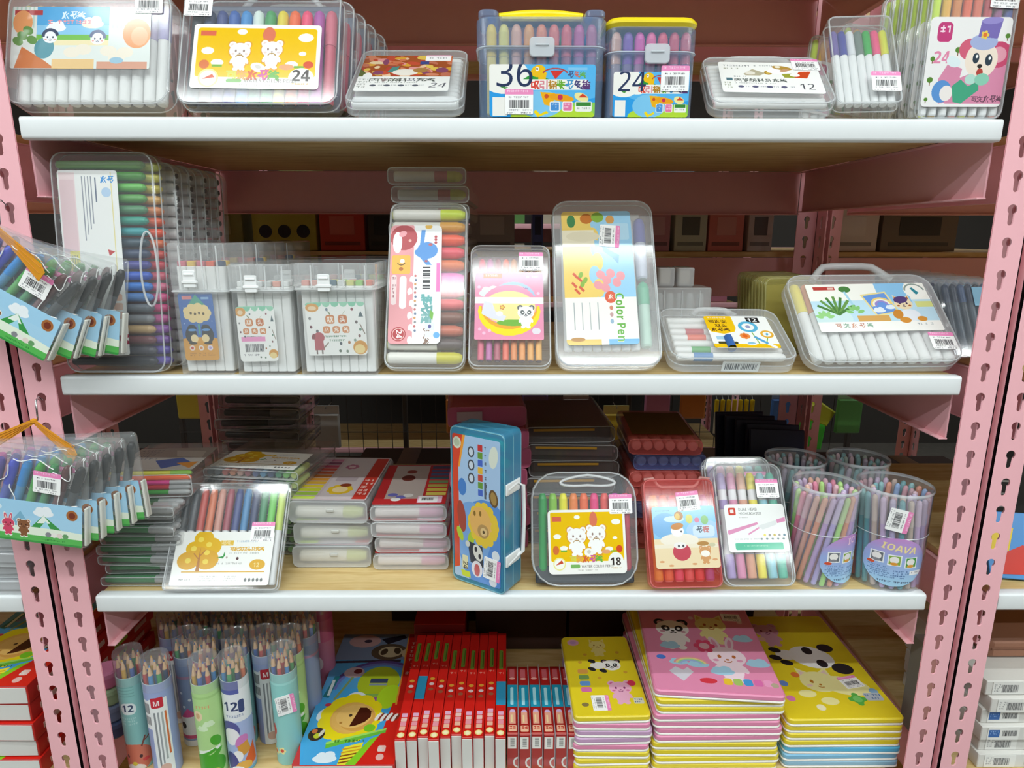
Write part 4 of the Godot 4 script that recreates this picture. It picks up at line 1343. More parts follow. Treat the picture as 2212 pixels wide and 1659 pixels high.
func tub_white(label_: String, x: float, z: float, w: float, d: float, h: float, lid: float, n: int, tips: Array, card: Dictionary, where: Vector2, behind: int) -> void:
	var o := thing("marker_tub", label_ + ", frontmost", "marker set", Vector3(x, YB + 0.0006, z), "lidded tubs of white markers on the second shelf")
	var m := clear_plastic(Color("eef1f2"), 0.16, 0.1)
	tub_wall(o, "tub", w, d, 0.0, h - lid, 0.008, m)
	tub_wall(o, "lid", w + 0.004, d + 0.006, h - lid, h, 0.009, clear_plastic(Color("eef1f2"), 0.2, 0.1))
	tub_wall(o, "rim", w + 0.006, d + 0.008, h - lid - 0.001, h - lid + 0.003, 0.009, mat(Color("f2f5f6"), 0.2, {"alpha": 0.6}))
	for c in ["tub", "lid", "rim"]:
		o.get_node(c).position.z += 0.005
	var bar := mat(Color("f2f5f6"), 0.2, {"alpha": 0.5})
	for s in [-0.28, 0.12, 0.4]:
		part(o, "lid_rib", box_mesh(Vector3(0.0018, lid - 0.006, 0.002), 0.0004), bar, at(w * s, h - lid / 2, 0.0052))
	part(o, "latch", joined([[prism(round_rect(0.016, 0.022, 0.002), 0.0, 0.003, 0.0006), at(0, 0, 0)], [box_mesh(Vector3(0.012, 0.003, 0.003), 0.0006), at(0, 0.006, 0.003)], [box_mesh(Vector3(0.02, 0.004, 0.004), 0.0008), at(0, -0.004, 0.002)]]), mat(Color("f4f6f6"), 0.3), at(-w * 0.12, h - lid * 0.72, 0.0055))
	var r := (w - 0.008) / n / 2
	for k in 2:
		for i in n:
			var p := part(o, "marker_pen", prism(round_rect(r * 1.94, r * 1.94, r * 0.35, 2), 0.003, h - 0.03, 0.0006), mat(Color("f0f1ef"), 0.45), Transform3D(Basis(Vector3(1, 0, 0), Vector3(0, 0, -1), Vector3(0, 1, 0)), Vector3(-w / 2 + 0.004 + r * (2 * i + 1), 0, -0.007 - r - k * 2.1 * r)))
			part(p, "tip_cap", prism(round_rect(r * 1.7, r * 1.7, r * 0.35, 2), h - 0.03, h - 0.023, 0.001), mat(Color(tips[(i + k * 2) % tips.size()]), 0.45))
	for i in 5:
		part(o, "marker_pen", box_mesh(Vector3(0.012, h - 0.034, 0.013), 0.002), mat(Color("f0f1ef"), 0.45), at(w / 2 - 0.011, h / 2 - 0.014, -0.04 - 0.0132 * i))
	plate(o, "label_sheet", card, Transform3D(Basis(Vector3.BACK, 0.02), Vector3(where.x, where.y, 0.0004)), 0.004, 0.0006)
	for k in behind:
		copy_of(o, label_ + [", second in its row", ", rearmost in its row"][k], Transform3D(Basis(), Vector3(x + 0.004 * (k + 1), YB + 0.0003, z - (d + 0.024) * (k + 1))))

func penguin_card() -> Dictionary:
	var l := label(0.045, 0.09, Color("3f6fb8"))
	rect(0, 140, 100, 60, "dd9e2e")
	oval(50, 140, 60, 10, "dd9e2e")
	rect(12, 10, 28, 10, "e08a8a")
	rect(66, 14, 22, 7, "8ab0d8")
	poly([Vector2(50, 6), Vector2(24, 40), Vector2(78, 40)], "52a890")
	for k in 9:
		var a := TAU * k / 9
		oval(50 + cos(a) * 28, 60 + sin(a) * 18, 13, 12, "f2d89a")
	oval(50, 60, 34, 23, "f2d89a")
	for k in 4:
		oval(32 + k * 12, 60 + (k % 2) * 2, 3.4, 4, "5a4a2e")
	rect(48, 92, 6, 30, "52a890")
	for d in [-1, 1]:
		oval(50 + d * 24, 124, 17, 24, "20242c")
		oval(50 + d * 20, 104, 13, 11, "20242c")
		oval(50 + d * 20, 109, 12, 4, "5a9ad8")
		oval(50 + d * 16, 134, 11, 12, "f2dca6")
		oval(50 + d * 22, 148, 12, 4, "2a2622")
	for k in 3:
		oval(24 + k * 26, 162, 8, 8, ["f0dcd4", "f0e4dc", "e8dce8"][k])
		oval(24 + k * 26, 162, 4, 4, ["c84a3e", "d88a4a", "b0a0d0"][k])
		fine_print(15 + k * 26, 176, 20, 12, 2, "9a6a1e", 3 + k)
	for p in [[14, 44], [86, 50], [10, 90], [90, 84], [14, 66]]:
		oval(p[0], p[1], 1.6, 1.6, "a9c4ea")
	return l

func heads_card(w: float, h: float, big: bool) -> Dictionary:
	var l := label(w, h, Color("f6f7f4"))
	var H := 100.0 * h / w
	var n := 7 if big else 5
	rect(0, 0, 100, H * 0.025, "9ad6b8")
	for k in n:
		oval((k + 0.5) * 100.0 / n, H * 0.02, 46.0 / n, H * 0.07, "9ad6b8" if k % 2 == 0 else "86cfae")
	oval(12, H * 0.1, 11 if big else 14, H * 0.08, "dfa04a")
	oval(12, H * 0.11, 7, H * 0.04, "f2d8b0")
	var u := 15.0 if big else 20.0
	var cx := 51.0 if big else 46.0
	var y1 := H * (0.24 if big else 0.22)
	for k: int in 2:
		var x := cx - u * 1.2 + k * u * 1.4
		rrect(x, y1, u, u, u * 0.3, "cf7a3a")
		rrect(x + u * 0.12, y1 + u * 0.12, u * 0.76, u * 0.76, u * 0.2, "e2a06a" if k == 0 else "c8682e")
		hanzi(["双", "头"][k], x + u * 0.2, y1 + u * 0.2, u * 0.6, "fdf6ee", 0.15)
		poly([Vector2(x + u * 0.5, y1), Vector2(x + u * (0.2 if k == 0 else 0.9), y1 - u * 0.5), Vector2(x + u * 0.6, y1 - u * 0.2)], "7a8a5a")
	for k: int in 3:
		var s := u * 0.8
		var x := cx - s * 1.95 + k * s * 1.35
		var y := y1 + u * 1.25
		rrect(x, y, s, s, s * 0.3, "d88a4e")
		hanzi(["马", "克", "笔"][k], x + s * 0.2, y + s * 0.2, s * 0.6, "fdf0e4", 0.14)
	fine_print(cx - 24, y1 + u * 2.3, 42, 5, 1, "4a7a5a", 2)
	if big:
		fine_print(cx - 14, y1 + u * 2.75, 30, 5, 1, "4a7a5a", 3)
		oval(20, H * 0.66, 9, 9, "b8505a")
		poly([Vector2(12, H * 0.7), Vector2(26, H * 0.7), Vector2(28, H * 0.9), Vector2(12, H * 0.9)], "b8505a")
		oval(11, H * 0.64, 3, 5, "8a3a42", 20)
		line([Vector2(27, H * 0.86), Vector2(35, H * 0.76)], 2, "8a7a6a")
		line([Vector2(15, H * 0.9), Vector2(15, H * 0.97)], 2.4, "7a6a66")
		line([Vector2(24, H * 0.9), Vector2(24, H * 0.97)], 2.4, "7a6a66")
	else:
		rect(8, H * 0.55, 62, H * 0.08, "ee96c8")
		bars(16, H * 0.68, 48, H * 0.14, "3a3a40", 4)
		fine_print(10, H * 0.86, 50, 8, 1, "8a8a90", 8)
	oval(88, H * 0.86, 12, 12, "d8962a")
	oval(87, H * 0.89, 9, 8, "f2d890")
	for p in [[36, 0.14, "6a7a8a"], [78, 0.14, "8a3a4a"], [92, 0.25, "3a4a4a"], [7, 0.3, "8a8a8a"], [8, 0.46, "6a2a3a"], [84, 0.38, "5a4a4a"], [18, 0.54, "5a5a62"], [90, 0.52, "6a8a7a"], [88, 0.64, "7a4a4a"], [56, 0.78, "3a4a5a"], [70, 0.76, "a86a3a"], [54, 0.92, "5a6a5a"], [66, 0.93, "7a8a7a"], [80, 0.72, "8aa090"]]:
		oval(p[0], p[1] * H, 2.2, 2.6, p[2])
	poly([Vector2(92, H * 0.17), Vector2(88, H * 0.28), Vector2(96, H * 0.28)], "3f5a62")
	line([Vector2(90, H * 0.42), Vector2(97, H * 0.6)], 1.6, "8a7a6a")
	return l

func second_shelf_back() -> void:
	# frosted boxes behind the Color Pen case
	var o := thing("pen_box", "small frosted ribbed box behind the tall case with the Color Pen card", "box", Vector3(0.268, YB + 0.0003, -0.19))
	tub_wall(o, "tub", 0.094, 0.07, 0.0, 0.066, 0.006, frosted(0.4))
	tub_wall(o, "lid", 0.096, 0.072, 0.066, 0.102, 0.006, frosted(0.45))
	for s in [-0.3, 0.0, 0.3]:
		part(o, "rib", box_mesh(Vector3(0.002, 0.096, 0.002), 0.0004), frosted(0.6), at(0.094 * s, 0.05, 0.001))
	pens(o, 5, -0.04, 0.04, 0.003, 0.09, -0.012, 0.006, ["d8d8da"], ["dcdcde"], 0.02)
	for k in 2:
		var b := thing("pen_box", ["left", "right"][k] + " of the two little frosted boxes on top of the ribbed box", "box", Vector3(0.245 + 0.031 * k, YB + 0.1028, -0.2), "little frosted boxes on the ribbed box")
		tub_wall(b, "tub", 0.027, 0.05, 0.0, 0.03, 0.005, frosted(0.42))
		part(b, "filling", box_mesh(Vector3(0.018, 0.022, 0.03), 0.002), mat(Color("b9a898"), 0.6), at(0, 0.014, -0.025))
	# yellow packs in a receding row
	o = case("pen_wallet", "front yellow-tinted wallet of the receding row behind the big handled case", "marker set", 0.44, YB, -0.165, 0.1, 0.118, 0.014, 6, 12, 0, clear_plastic(Color("c8c06a"), 0.3, 0.15), 0.01, "yellow wallets behind the big handled case")
	part(o, "card", box_mesh(Vector3(0.09, 0.1, 0.004), 0.001), mat(Color("b8ac52"), 0.6), at(0, 0.058, -0.007))
	for k in 8:
		copy_of(o, "%s yellow-tinted wallet of the receding row behind the big handled case" % ["second", "third", "fourth", "fifth", "sixth", "seventh", "eighth", "last"][k], Transform3D(tilt(6, 12), Vector3(0.443 + 0.003 * k, YB + 0.002, -0.187 - 0.022 * k)))

# ---------------------------------------------------------------- the third shelf

# a flat case lying on its back: front face towards the aisle, w wide, h thick, d deep; y from 0
func flat_case(o: Node3D, w: float, h: float, d: float, shell: Material, r := 0.004) -> void:
	part(o, "case", prism(round_rect(w, h, r, 2), -d, 0.0, 0.0012), shell, at(0, h / 2, 0))
	var edge := mat(Color("e4e8ea"), 0.2, {"alpha": 0.45})
	if shell.albedo_color.s > 0.3:
		edge = mat(shell.albedo_color.lightened(0.2), 0.2, {"alpha": 0.5})
	part(o, "rim", rim_of(round_rect(w - 0.0018, h - 0.002, r, 2), -0.0006, 0.0008), edge, at(0, h / 2, 0))

func pile_up(o: Node3D, n: int, h: float, base: Vector3, text: String, yaw := 0.0, jitter := 0.003, turn_each := 0.03) -> void:
	for k in n:
		var place := Transform3D(Basis(Vector3.UP, deg_to_rad(yaw) + turn_each * sin(k * 2.3)), base + Vector3(jitter * sin(k * 1.9), 0.0005 + h * k, jitter * cos(k * 2.7)))
		var where: String = ("lowest" if k == 0 else ("topmost" if k == n - 1 else ["second", "third", "fourth", "fifth", "sixth", "seventh", "eighth", "ninth", "tenth", "eleventh", "twelfth"][k - 1] + " from below"))
		if k == 0:
			o.transform = place
			o.set_meta("label", text % where)
		else:
			copy_of(o, text % where, place)

func row_third() -> void:
	# dark green pens at the left
	var o := thing("pen_case", "", "marker set", Vector3.ZERO, "flat cases of dark green pens piled at the left of the third shelf")
	flat_case(o, 0.118, 0.0152, 0.15, clear_plastic(Color("cfd4d2"), 0.12))
	for k in 3:
		pen(o, "pen", Transform3D(Basis(Vector3.BACK, -PI / 2), Vector3(-0.055, 0.0076, -0.009 - 0.014 * k)), 0.11, 0.0056, ["2f8a4e", "2a7044", "2c5a3e"][k], "b0b2b4", 0.036, 0.6)
	pile_up(o, 8, 0.0158, Vector3(-0.548, YC, -0.035), "flat case of dark green pens, %s in the pile by the left post", 0, 0.005, 0.05)
	o = thing("pen_case", "flat case of bright rainbow pens on top of the dark green pile", "marker set", Vector3(-0.538, YC + 0.1275, -0.06), "", Basis(Vector3.UP, 0.06))
	flat_case(o, 0.13, 0.036, 0.15, clear_plastic(Color("e0e4e2"), 0.1), 0.006)
	for k in 5:
		pen(o, "pen", Transform3D(Basis(Vector3.BACK, -PI / 2), Vector3(-0.06, 0.0055 + 0.0064 * k, -0.008 - 0.003 * k)), 0.118, 0.0036, ["3aa03a", "c01e3a", "d8248a", "f05a28", "d8d828"][k], ["b9bcbc", "a8aaac", "a8aaac", "f0602a", "8ac83a"][k], 0.03, 0.6)
	var l := label(0.12, 0.1, Color("a9a39c"))
	fine_print(6, 8, 30, 40, 5, "6a6a72", 2)
	poly([Vector2(40, 50), Vector2(70, 40), Vector2(90, 60), Vector2(60, 80)], "4a5a8a")
	poly([Vector2(50, 10), Vector2(90, 14), Vector2(94, 40), Vector2(60, 34)], "c8c4bc")
	poly([Vector2(70, 60), Vector2(96, 56), Vector2(94, 80)], "b87a3a")
	plate(o, "card", l, Transform3D(Basis(Vector3.RIGHT, -PI / 2), Vector3(0, 0.0362, -0.07)))
	# pile of the cases with a golden tree, one propped in front
	l = tree_card(0.142, 0.076)
	var tips := ["2c3036", "4a4e54", "c84a3e", "e07a4e", "d89a8a", "a84456", "3a4a8a", "3f8ac0", "2a3a6a", "2f8a5a", "6acc4a", "c8e05a"]
	o = case("pen_case", "clear case of felt pens with a golden tree on its card, propped upright", "marker set", -0.4214, YC, -0.003, 0.167, 0.158, 0.016, 35, 0, 0.2, clear_plastic(Color("dfe3e6"), 0.11, 0.08), 0.006)
	tree_case_filling(o, l, tips)
	sticker(o, at(0.052, 0.083, 0.0008), 0)
	o = thing("pen_case", "", "marker set", Vector3.ZERO, "flat cases with a golden tree piled behind the propped one")
	flat_case(o, 0.16, 0.0152, 0.158, clear_plastic(Color("d8dcdc"), 0.16))
	for k in 12:
		part(o, "pen", lathe([[0.0, 0.0], [0.0048, 0.0], [0.0052, 0.002], [0.0052, 0.05]], 8), mat(Color(tips[k]).lerp(Color("c9cccc"), 0.35), 0.45), Transform3D(Basis(Vector3.RIGHT, -PI / 2), Vector3(-0.071 + 0.0129 * k, 0.0076, -0.004)))
	part(o, "card", prism(round_rect(l.w, l.h, 0.002, 2), 0.0, 0.0005, 0.0, l.uv), page_mat(l), Transform3D(Basis(Vector3.RIGHT, -PI / 2), Vector3(-0.002, 0.0155, -0.046)))
	pile_up(o, 9, 0.0158, Vector3(-0.418, YC, -0.135), "flat golden-tree case, %s in the pile behind the propped one", -7, 0.002, 0.015)
	# two piles of crayon boxes
	o = thing("crayon_case", "", "crayon set", Vector3.ZERO, "thick frosted crayon cases piled left of the blue case")
	flat_case(o, 0.122, 0.036, 0.2, frosted(0.36), 0.007)
	pen(o, "crayon", Transform3D(Basis(Vector3.BACK, -PI / 2), Vector3(-0.052, 0.014, -0.014)), 0.104, 0.0095, "e4e0d2", "c8cf80", 0.03, 0.7)
	part(o, "clasp", box_mesh(Vector3(0.012, 0.005, 0.003), 0.001), mat(Color("c8c9c4"), 0.4), at(0.004, 0.022, 0.001))
	l = label(0.116, 0.19, Color("c9b9bd"))
	for k in 12:
		rect(0, 8 + k * 13, 30, 10, ["c87a9a", "8a4a6a", "c84a6a", "d85a4a", "d8643a", "e08a3a", "e09a3a", "e8b43a", "e8d03a", "d0d83a", "a8d04a", "c8e05a"][k])
	rect(34, 4, 44, 156, "d0c4c6")
	rect(80, 4, 18, 156, "c8382c")
	flower(56, 128, 17, 9, "e8c02e", "f2d8a0", 0.62)
	oval(60, 112, 8, 6, "8a3a1e")
	flower(50, 40, 10, 7, "b86a8a", "e0c0c8")
	fine_print(82, 90, 14, 60, 5, "f0c8c0", 5)
	rrect(40, 80, 30, 18, 4, "b8a8ae")
	plate(o, "card", l, Transform3D(Basis(Vector3.RIGHT, -PI / 2), Vector3(0, 0.0363, -0.1)))
	pile_up(o, 3, 0.0368, Vector3(-0.281, YC, -0.088), "thick frosted crayon case, %s in the three-case pile", 0, 0.003, 0.03)
	o = thing("crayon_case", "", "crayon set", Vector3.ZERO, "pink and white crayon cases piled beside the blue case")
	flat_case(o, 0.117, 0.0258, 0.18, frosted(0.3), 0.007)
	pen(o, "crayon", Transform3D(Basis(Vector3.BACK, -PI / 2), Vector3(-0.052, 0.0105, -0.013)), 0.104, 0.008, "e6dcd8", "d89ab8", 0.036, 0.7)
	l = label(0.112, 0.17, Color("b8282c"))
	rect(14, 4, 52, 130, "b9aaa4")
	for k in 8:
		rect(70, 6 + k * 15, 28, 11, ["3a4a6a", "4a5a8a", "4a6aa0", "4a7a8a", "6a8a5a", "a8a04a", "c8b44a", "d8c85a"][k])
	oval(38, 56, 10, 12, "6a2a22")
	oval(40, 30, 8, 7, "8a3a30")
	for p in [[24, 120], [36, 128], [46, 122], [30, 136]]:
		oval(p[0], p[1], 7, 6, ["6a6ab8", "d8c85a", "e0dcd8", "8ab0d8"][p[0] % 4])
	rrect(60, 124, 34, 24, 2, "f0c0d8")
	rrect(62, 126, 26, 20, 1, "f4f2f2")
	bars(66, 130, 16, 10)
	plate(o, "card", l, Transform3D(Basis(Vector3.RIGHT, -PI / 2), Vector3(0, 0.0261, -0.09)))
	pile_up(o, 4, 0.0264, Vector3(-0.157, YC, -0.08), "pink and white crayon case, %s of the pile beside the blue case", 0, 0.003, 0.03)
	blue_case()
	# pink boxes behind the blue case
	o = thing("crayon_case", "", "crayon set", Vector3.ZERO, "pink cases piled behind the blue case")
	flat_case(o, 0.126, 0.034, 0.16, clear_plastic(Color("e06a90"), 0.55, 0.2), 0.007)
	part(o, "filling", box_mesh(Vector3(0.112, 0.024, 0.14), 0.003), mat(Color("c85a7a"), 0.6), at(0, 0.017, -0.08))
	part(o, "label_sheet", box_mesh(Vector3(0.04, 0.016, 0.0008), 0.0003), mat(Color("b89aa0"), 0.6), at(-0.028, 0.018, 0.0012))
	pile_up(o, 7, 0.0346, Vector3(-0.036, YC, -0.15), "pink case, %s of the pile behind the blue case", 2, 0.004, 0.04)
	# rounded case of eighteen
	o = case("marker_case", "rounded clear case of bright felt pens with the yellow two-bears card and the number 18", "marker set", 0.1063, YC, -0.012, 0.157, 0.166, 0.022, 24, 0, 0.1, clear_plastic(Color("dfe5e9"), 0.1, 0.08), 0.038)
	pens(o, 9, -0.069, 0.071, 0.022, 0.112, -0.011, 0.0061, ["1fa04a", "8ac83a", "f4ec14", "f4883c", "f4703c", "ee3c86", "f0605a", "b83aa8", "c8405a"], ["1fa04a", "8ac83a", "f4ec14", "f4883c", "f4703c", "ee3c86", "f0605a", "b83aa8", "b83a4c"], 0.05, false, ["b8d83a", "b8d83a", "e6e63a", "f4a05a", "f4804a", "ee6aa0", "f09a8a", "c87ab8", "a03a4a"], "felt_pen", 0.6)
	part(o, "tray", box_mesh(Vector3(0.145, 0.024, 0.012), 0.003), mat(Color("3c4046"), 0.5), at(0, 0.016, -0.0135))
	var ring := []
	for i in 24:
		var a := TAU * i / 24
		ring.push_back(Vector3(0.006 + 0.041 * cos(a), 0.149 + 0.0075 * sin(a) + 0.004 * (1 - absf(cos(a))), 0.0005))
	part(o, "handle", tube(ring, 0.0022, 6, true), mat(Color("e8ebec"), 0.2, {"alpha": 0.6}))
	l = bears_card(0.114, 0.092, "18")
	plate(o, "label_sheet", l, Transform3D(Basis(Vector3.BACK, 0.015), Vector3(0.003, 0.064, 0.0004)), 0.006, 0.0006, true)
	sticker(o, Transform3D(Basis(Vector3.BACK, 0.02), Vector3(0.054, 0.118, 0.0008)), 2)
	# dim pile behind it
	o = thing("marker_case", "", "marker set", Vector3.ZERO, "dim cases piled behind the rounded case of bright pens")
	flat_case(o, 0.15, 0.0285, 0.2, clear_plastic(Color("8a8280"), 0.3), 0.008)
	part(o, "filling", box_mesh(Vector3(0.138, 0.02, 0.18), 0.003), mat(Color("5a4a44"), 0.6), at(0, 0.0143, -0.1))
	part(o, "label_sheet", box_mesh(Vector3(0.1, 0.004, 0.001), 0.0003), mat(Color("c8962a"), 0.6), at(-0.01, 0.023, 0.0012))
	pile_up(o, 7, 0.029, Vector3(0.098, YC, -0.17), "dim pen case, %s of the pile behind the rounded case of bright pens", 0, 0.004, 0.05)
	# red case with a seaside card
	o = case("marker_case", "red-tinted case of crayons with a notched top and a seaside card", "crayon set", 0.2515, YC, -0.004, 0.107, 0.158, 0.022, 30, 0, 0.8, clear_plastic(Color("e0504c"), 0.34, 0.08), 0.01)
	pens(o, 6, -0.045, 0.045, 0.01, 0.124, -0.011, 0.0066, ["f0a84a", "ee7a4a", "ee6a7a", "e05a5a", "d83a3a", "a86a9a"], ["f0a03a", "ee7a4a", "ee5a7a", "ee6a6a", "e84a4a", "a05a9a"], 0.05, false, ["f4b0a8"], "crayon", 0.7)
	var notch := [Vector3(-0.05, 0.158, -0.006), Vector3(-0.036, 0.16, -0.006), Vector3(-0.03, 0.15, -0.006), Vector3(-0.024, 0.146, -0.006), Vector3(0.024, 0.146, -0.006), Vector3(0.03, 0.15, -0.006), Vector3(0.036, 0.16, -0.006), Vector3(0.05, 0.158, -0.006)]
	part(o, "handle", tube(notch, 0.0024, 6), mat(Color("f0b0a8"), 0.2, {"alpha": 0.6}))
	l = seaside_card(0.094, 0.089)
	plate(o, "label_sheet", l, Transform3D(Basis(Vector3.BACK, 0.01), Vector3(0.004, 0.072, 0.0004)), 0.004, 0.0006, true)
	sticker(o, Transform3D(Basis(Vector3.BACK, 0.08), Vector3(0.012, 0.124, 0.0008)), 1)
	# pile of red and blue cases behind it
	for k in 7:
		var blue: bool = k == 5 or k == 2
		var c := Color("4a5a9a") if blue else Color("d84a40")
		var where: String = ["lowest", "third from below", "blue one low down", "fourth from below", "third from above", "blue one near the top", "topmost"][k]
		o = thing("crayon_case", "%s crayon case, %s in the pile behind the red seaside case" % ["blue" if blue else "red", where], "crayon set", Vector3(0.244 + (0.01 if k == 5 else 0.004 * sin(k * 2.1)), YC + 0.0005 + 0.0272 * k, -0.145 - 0.004 * (k % 2)), "red and blue crayon cases piled behind the seaside case", Basis(Vector3.UP, 0.03 * sin(k * 1.7) - 0.03))
		flat_case(o, 0.118, 0.0268, 0.17, clear_plastic(c.lightened(0.1), 0.4, 0.2), 0.008)
		for i in 6:
			part(o, "crayon", lathe([[0.0, 0.0], [0.007, 0.001], [0.0082, 0.003], [0.0082, 0.15]], 10), mat(c.lightened(0.4), 0.5), Transform3D(Basis(Vector3.RIGHT, -PI / 2), Vector3(-0.045 + 0.018 * i, 0.0134, -0.004)))
		part(o, "card", box_mesh(Vector3(0.1, 0.0006, 0.13), 0.0002), mat(Color("7a5a2e") if k == 6 else c.darkened(0.2), 0.6), at(0, 0.0272, -0.09))
	# pastel double highlighters
	o = case("marker_case", "clear case of six pastel double-ended highlighters with a white and green card", "marker set", 0.3592, YC, -0.005, 0.105, 0.181, 0.024, 33, 0, 0.2, clear_plastic(Color("dfe3e8"), 0.12, 0.08), 0.014)
	var pastel := ["a890c8", "e08ab0", "e0a080", "f2e22e", "8ac8d8", "4ab89a"]
	for k in 6:
		var x := -0.038 + 0.0152 * k
		pen(o, "highlighter", at(x, 0.012, -0.012), 0.156, 0.0062, "f0eef0", Color(pastel[k]).lightened(0.25), 0.026, 0.6)
		var p: Node = o.get_child(-1)
		part(p, "colour_body", lathe([[0.0, -0.001], [0.0062, 0.0], [0.0065, 0.002], [0.0065, 0.034]], 10), mat(Color(pastel[k]), 0.4))
		part(p, "colour_ring", lathe([[0.0065, 0.1], [0.0065, 0.114]], 10), mat(Color(pastel[k]), 0.4))
	l = label(0.09, 0.07, Color("f4f6f4"))
	rrect(7, 6, 12, 12, 2, "d04030")
	rrect(10, 9, 6, 6, 1, "f2e8e6")
	words("DUAL HEAD", 24, 11, 6, "6a6a6a", false)
	words("HIGHLIGHTER", 24, 18, 6, "5a5a5a", false)
	fine_print(24, 21, 16, 3, 1, "b0b0b0", 3)
	poly([Vector2(2, 43), Vector2(52, 30), Vector2(54, 33), Vector2(3, 50)], "e094bc")
	poly([Vector2(84, 26), Vector2(99, 22), Vector2(99, 29), Vector2(85, 32)], "e094bc")
	poly([Vector2(52, 36), Vector2(84, 27), Vector2(84, 34), Vector2(60, 42)], "e0e4e4")
	line([Vector2(36, 49), Vector2(54, 39)], 2.4, "e094bc")
	for k in 5:
		oval(62 + k * 8, 51, 2, 2, ["e8d860", "9a9a9a", "c8b050", "9a9a9a", "6a8a9a"][k])
		oval(56 + k * 9, 57, 2, 1.6, "7a8a8a")
	fine_print(12, 56, 40, 3, 1, "b0b6b4", 6)
	rrect(12, 63, 78, 11, 2, "4abc98")
	fine_print(26, 67, 48, 3, 1, "a0e0cc", 8)
	plate(o, "label_sheet", l, Transform3D(Basis(Vector3.BACK, 0.01), Vector3(0.003, 0.083, 0.0004)), 0.005, 0.0006, true)
	sticker(o, Transform3D(Basis(Vector3.BACK, 0.0), Vector3(0.027, 0.142, 0.0008)), 0)
	copy_of(o, "clear case of pastel highlighters standing close behind the front one", Transform3D(tilt(33, 0, 0.2), Vector3(0.354, YC + 0.0138, -0.036)))
	# canisters of slim pens
	canister("open canister of slim slanted pens, left front one of the four on the third shelf", Vector3(0.4655, YC + 0.0004, -0.064), 0.0465, 0.15, ["e8a898", "f0a080", "c9a8e0", "c0b0e8", "b0e880", "e8a0b8", "9a78c8", "8ae04a", "e85a8a", "d89ab8"], 0.62, 0.5, 1)
	canister("open canister of slim pens with a sideways price sticker, right front one of the four", Vector3(0.5655, YC + 0.0004, -0.06), 0.0505, 0.15, ["5ab0b8", "3a9aa8", "c8b0a0", "d0b0e0", "b8a8d8", "c8a0b8", "a8788a", "c07a90", "5a90d8", "d06a4a"], -0.3, -0.28, 2)
	canister("dim canister of slim pens, left rear one of the four on the third shelf", Vector3(0.475, YC + 0.0004, -0.19), 0.048, 0.145, ["6a9aa0", "8a7a9a", "3a8a90", "c8a0b0", "7a7a8a"], 0.3, 9, 0)
	canister("dim canister of slim pens, right rear one of the four on the third shelf", Vector3(0.5805, YC + 0.0004, -0.19), 0.048, 0.145, ["4aa0a8", "8a7a9a", "3a8a90", "b890a0", "6a8a7a"], 0.3, 9, 0)
	# dark goods toward the back, seen between the piles
	o = thing("marker_case", "", "marker set", Vector3.ZERO, "dark flat cases piled at the back left of the third shelf")
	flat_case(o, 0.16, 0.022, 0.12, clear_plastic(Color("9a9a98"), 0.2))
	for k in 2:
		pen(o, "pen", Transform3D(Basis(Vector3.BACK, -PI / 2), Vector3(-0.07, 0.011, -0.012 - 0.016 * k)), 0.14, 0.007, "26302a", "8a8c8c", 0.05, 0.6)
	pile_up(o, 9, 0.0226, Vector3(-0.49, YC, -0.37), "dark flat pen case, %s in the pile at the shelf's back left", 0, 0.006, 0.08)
	o = thing("dark_wallet", "front dark blue wallet with a white label, back right of third shelf", "marker set", Vector3(0.5, YC + 0.0005, -0.3), "dark wallets at the back right of the third shelf", tilt(16, -8))
	part(o, "wallet", box_mesh(Vector3(0.1, 0.15, 0.008), 0.002), mat(Color("2c3350"), 0.3), at(0, 0.077, -0.004))
	part(o, "label_sheet", box_mesh(Vector3(0.05, 0.02, 0.0008), 0.0003), mat(Color("b9b0a8"), 0.6), at(0.01, 0.1, 0.0006))
	for k in 4:
		copy_of(o, "%s dark blue wallet standing at the back right of the third shelf" % ["second", "third", "fourth", "last"][k], Transform3D(tilt(15 - k, -8 + 3 * k), Vector3(0.505 - 0.01 * k, YC + 0.0005, -0.335 - 0.03 * k)))

func tree_case_filling(o: Node3D, l: Dictionary, tips: Array) -> void:
	pens(o, 12, -0.078, 0.078, 0.008, 0.14, -0.008, 0.0052, tips, ["eceeee"], 0.062, false, [], "felt_pen", 0.8)
	plate(o, "label_sheet", l, at(-0.001, 0.045, 0.0004), 0.003, 0.0006, true)

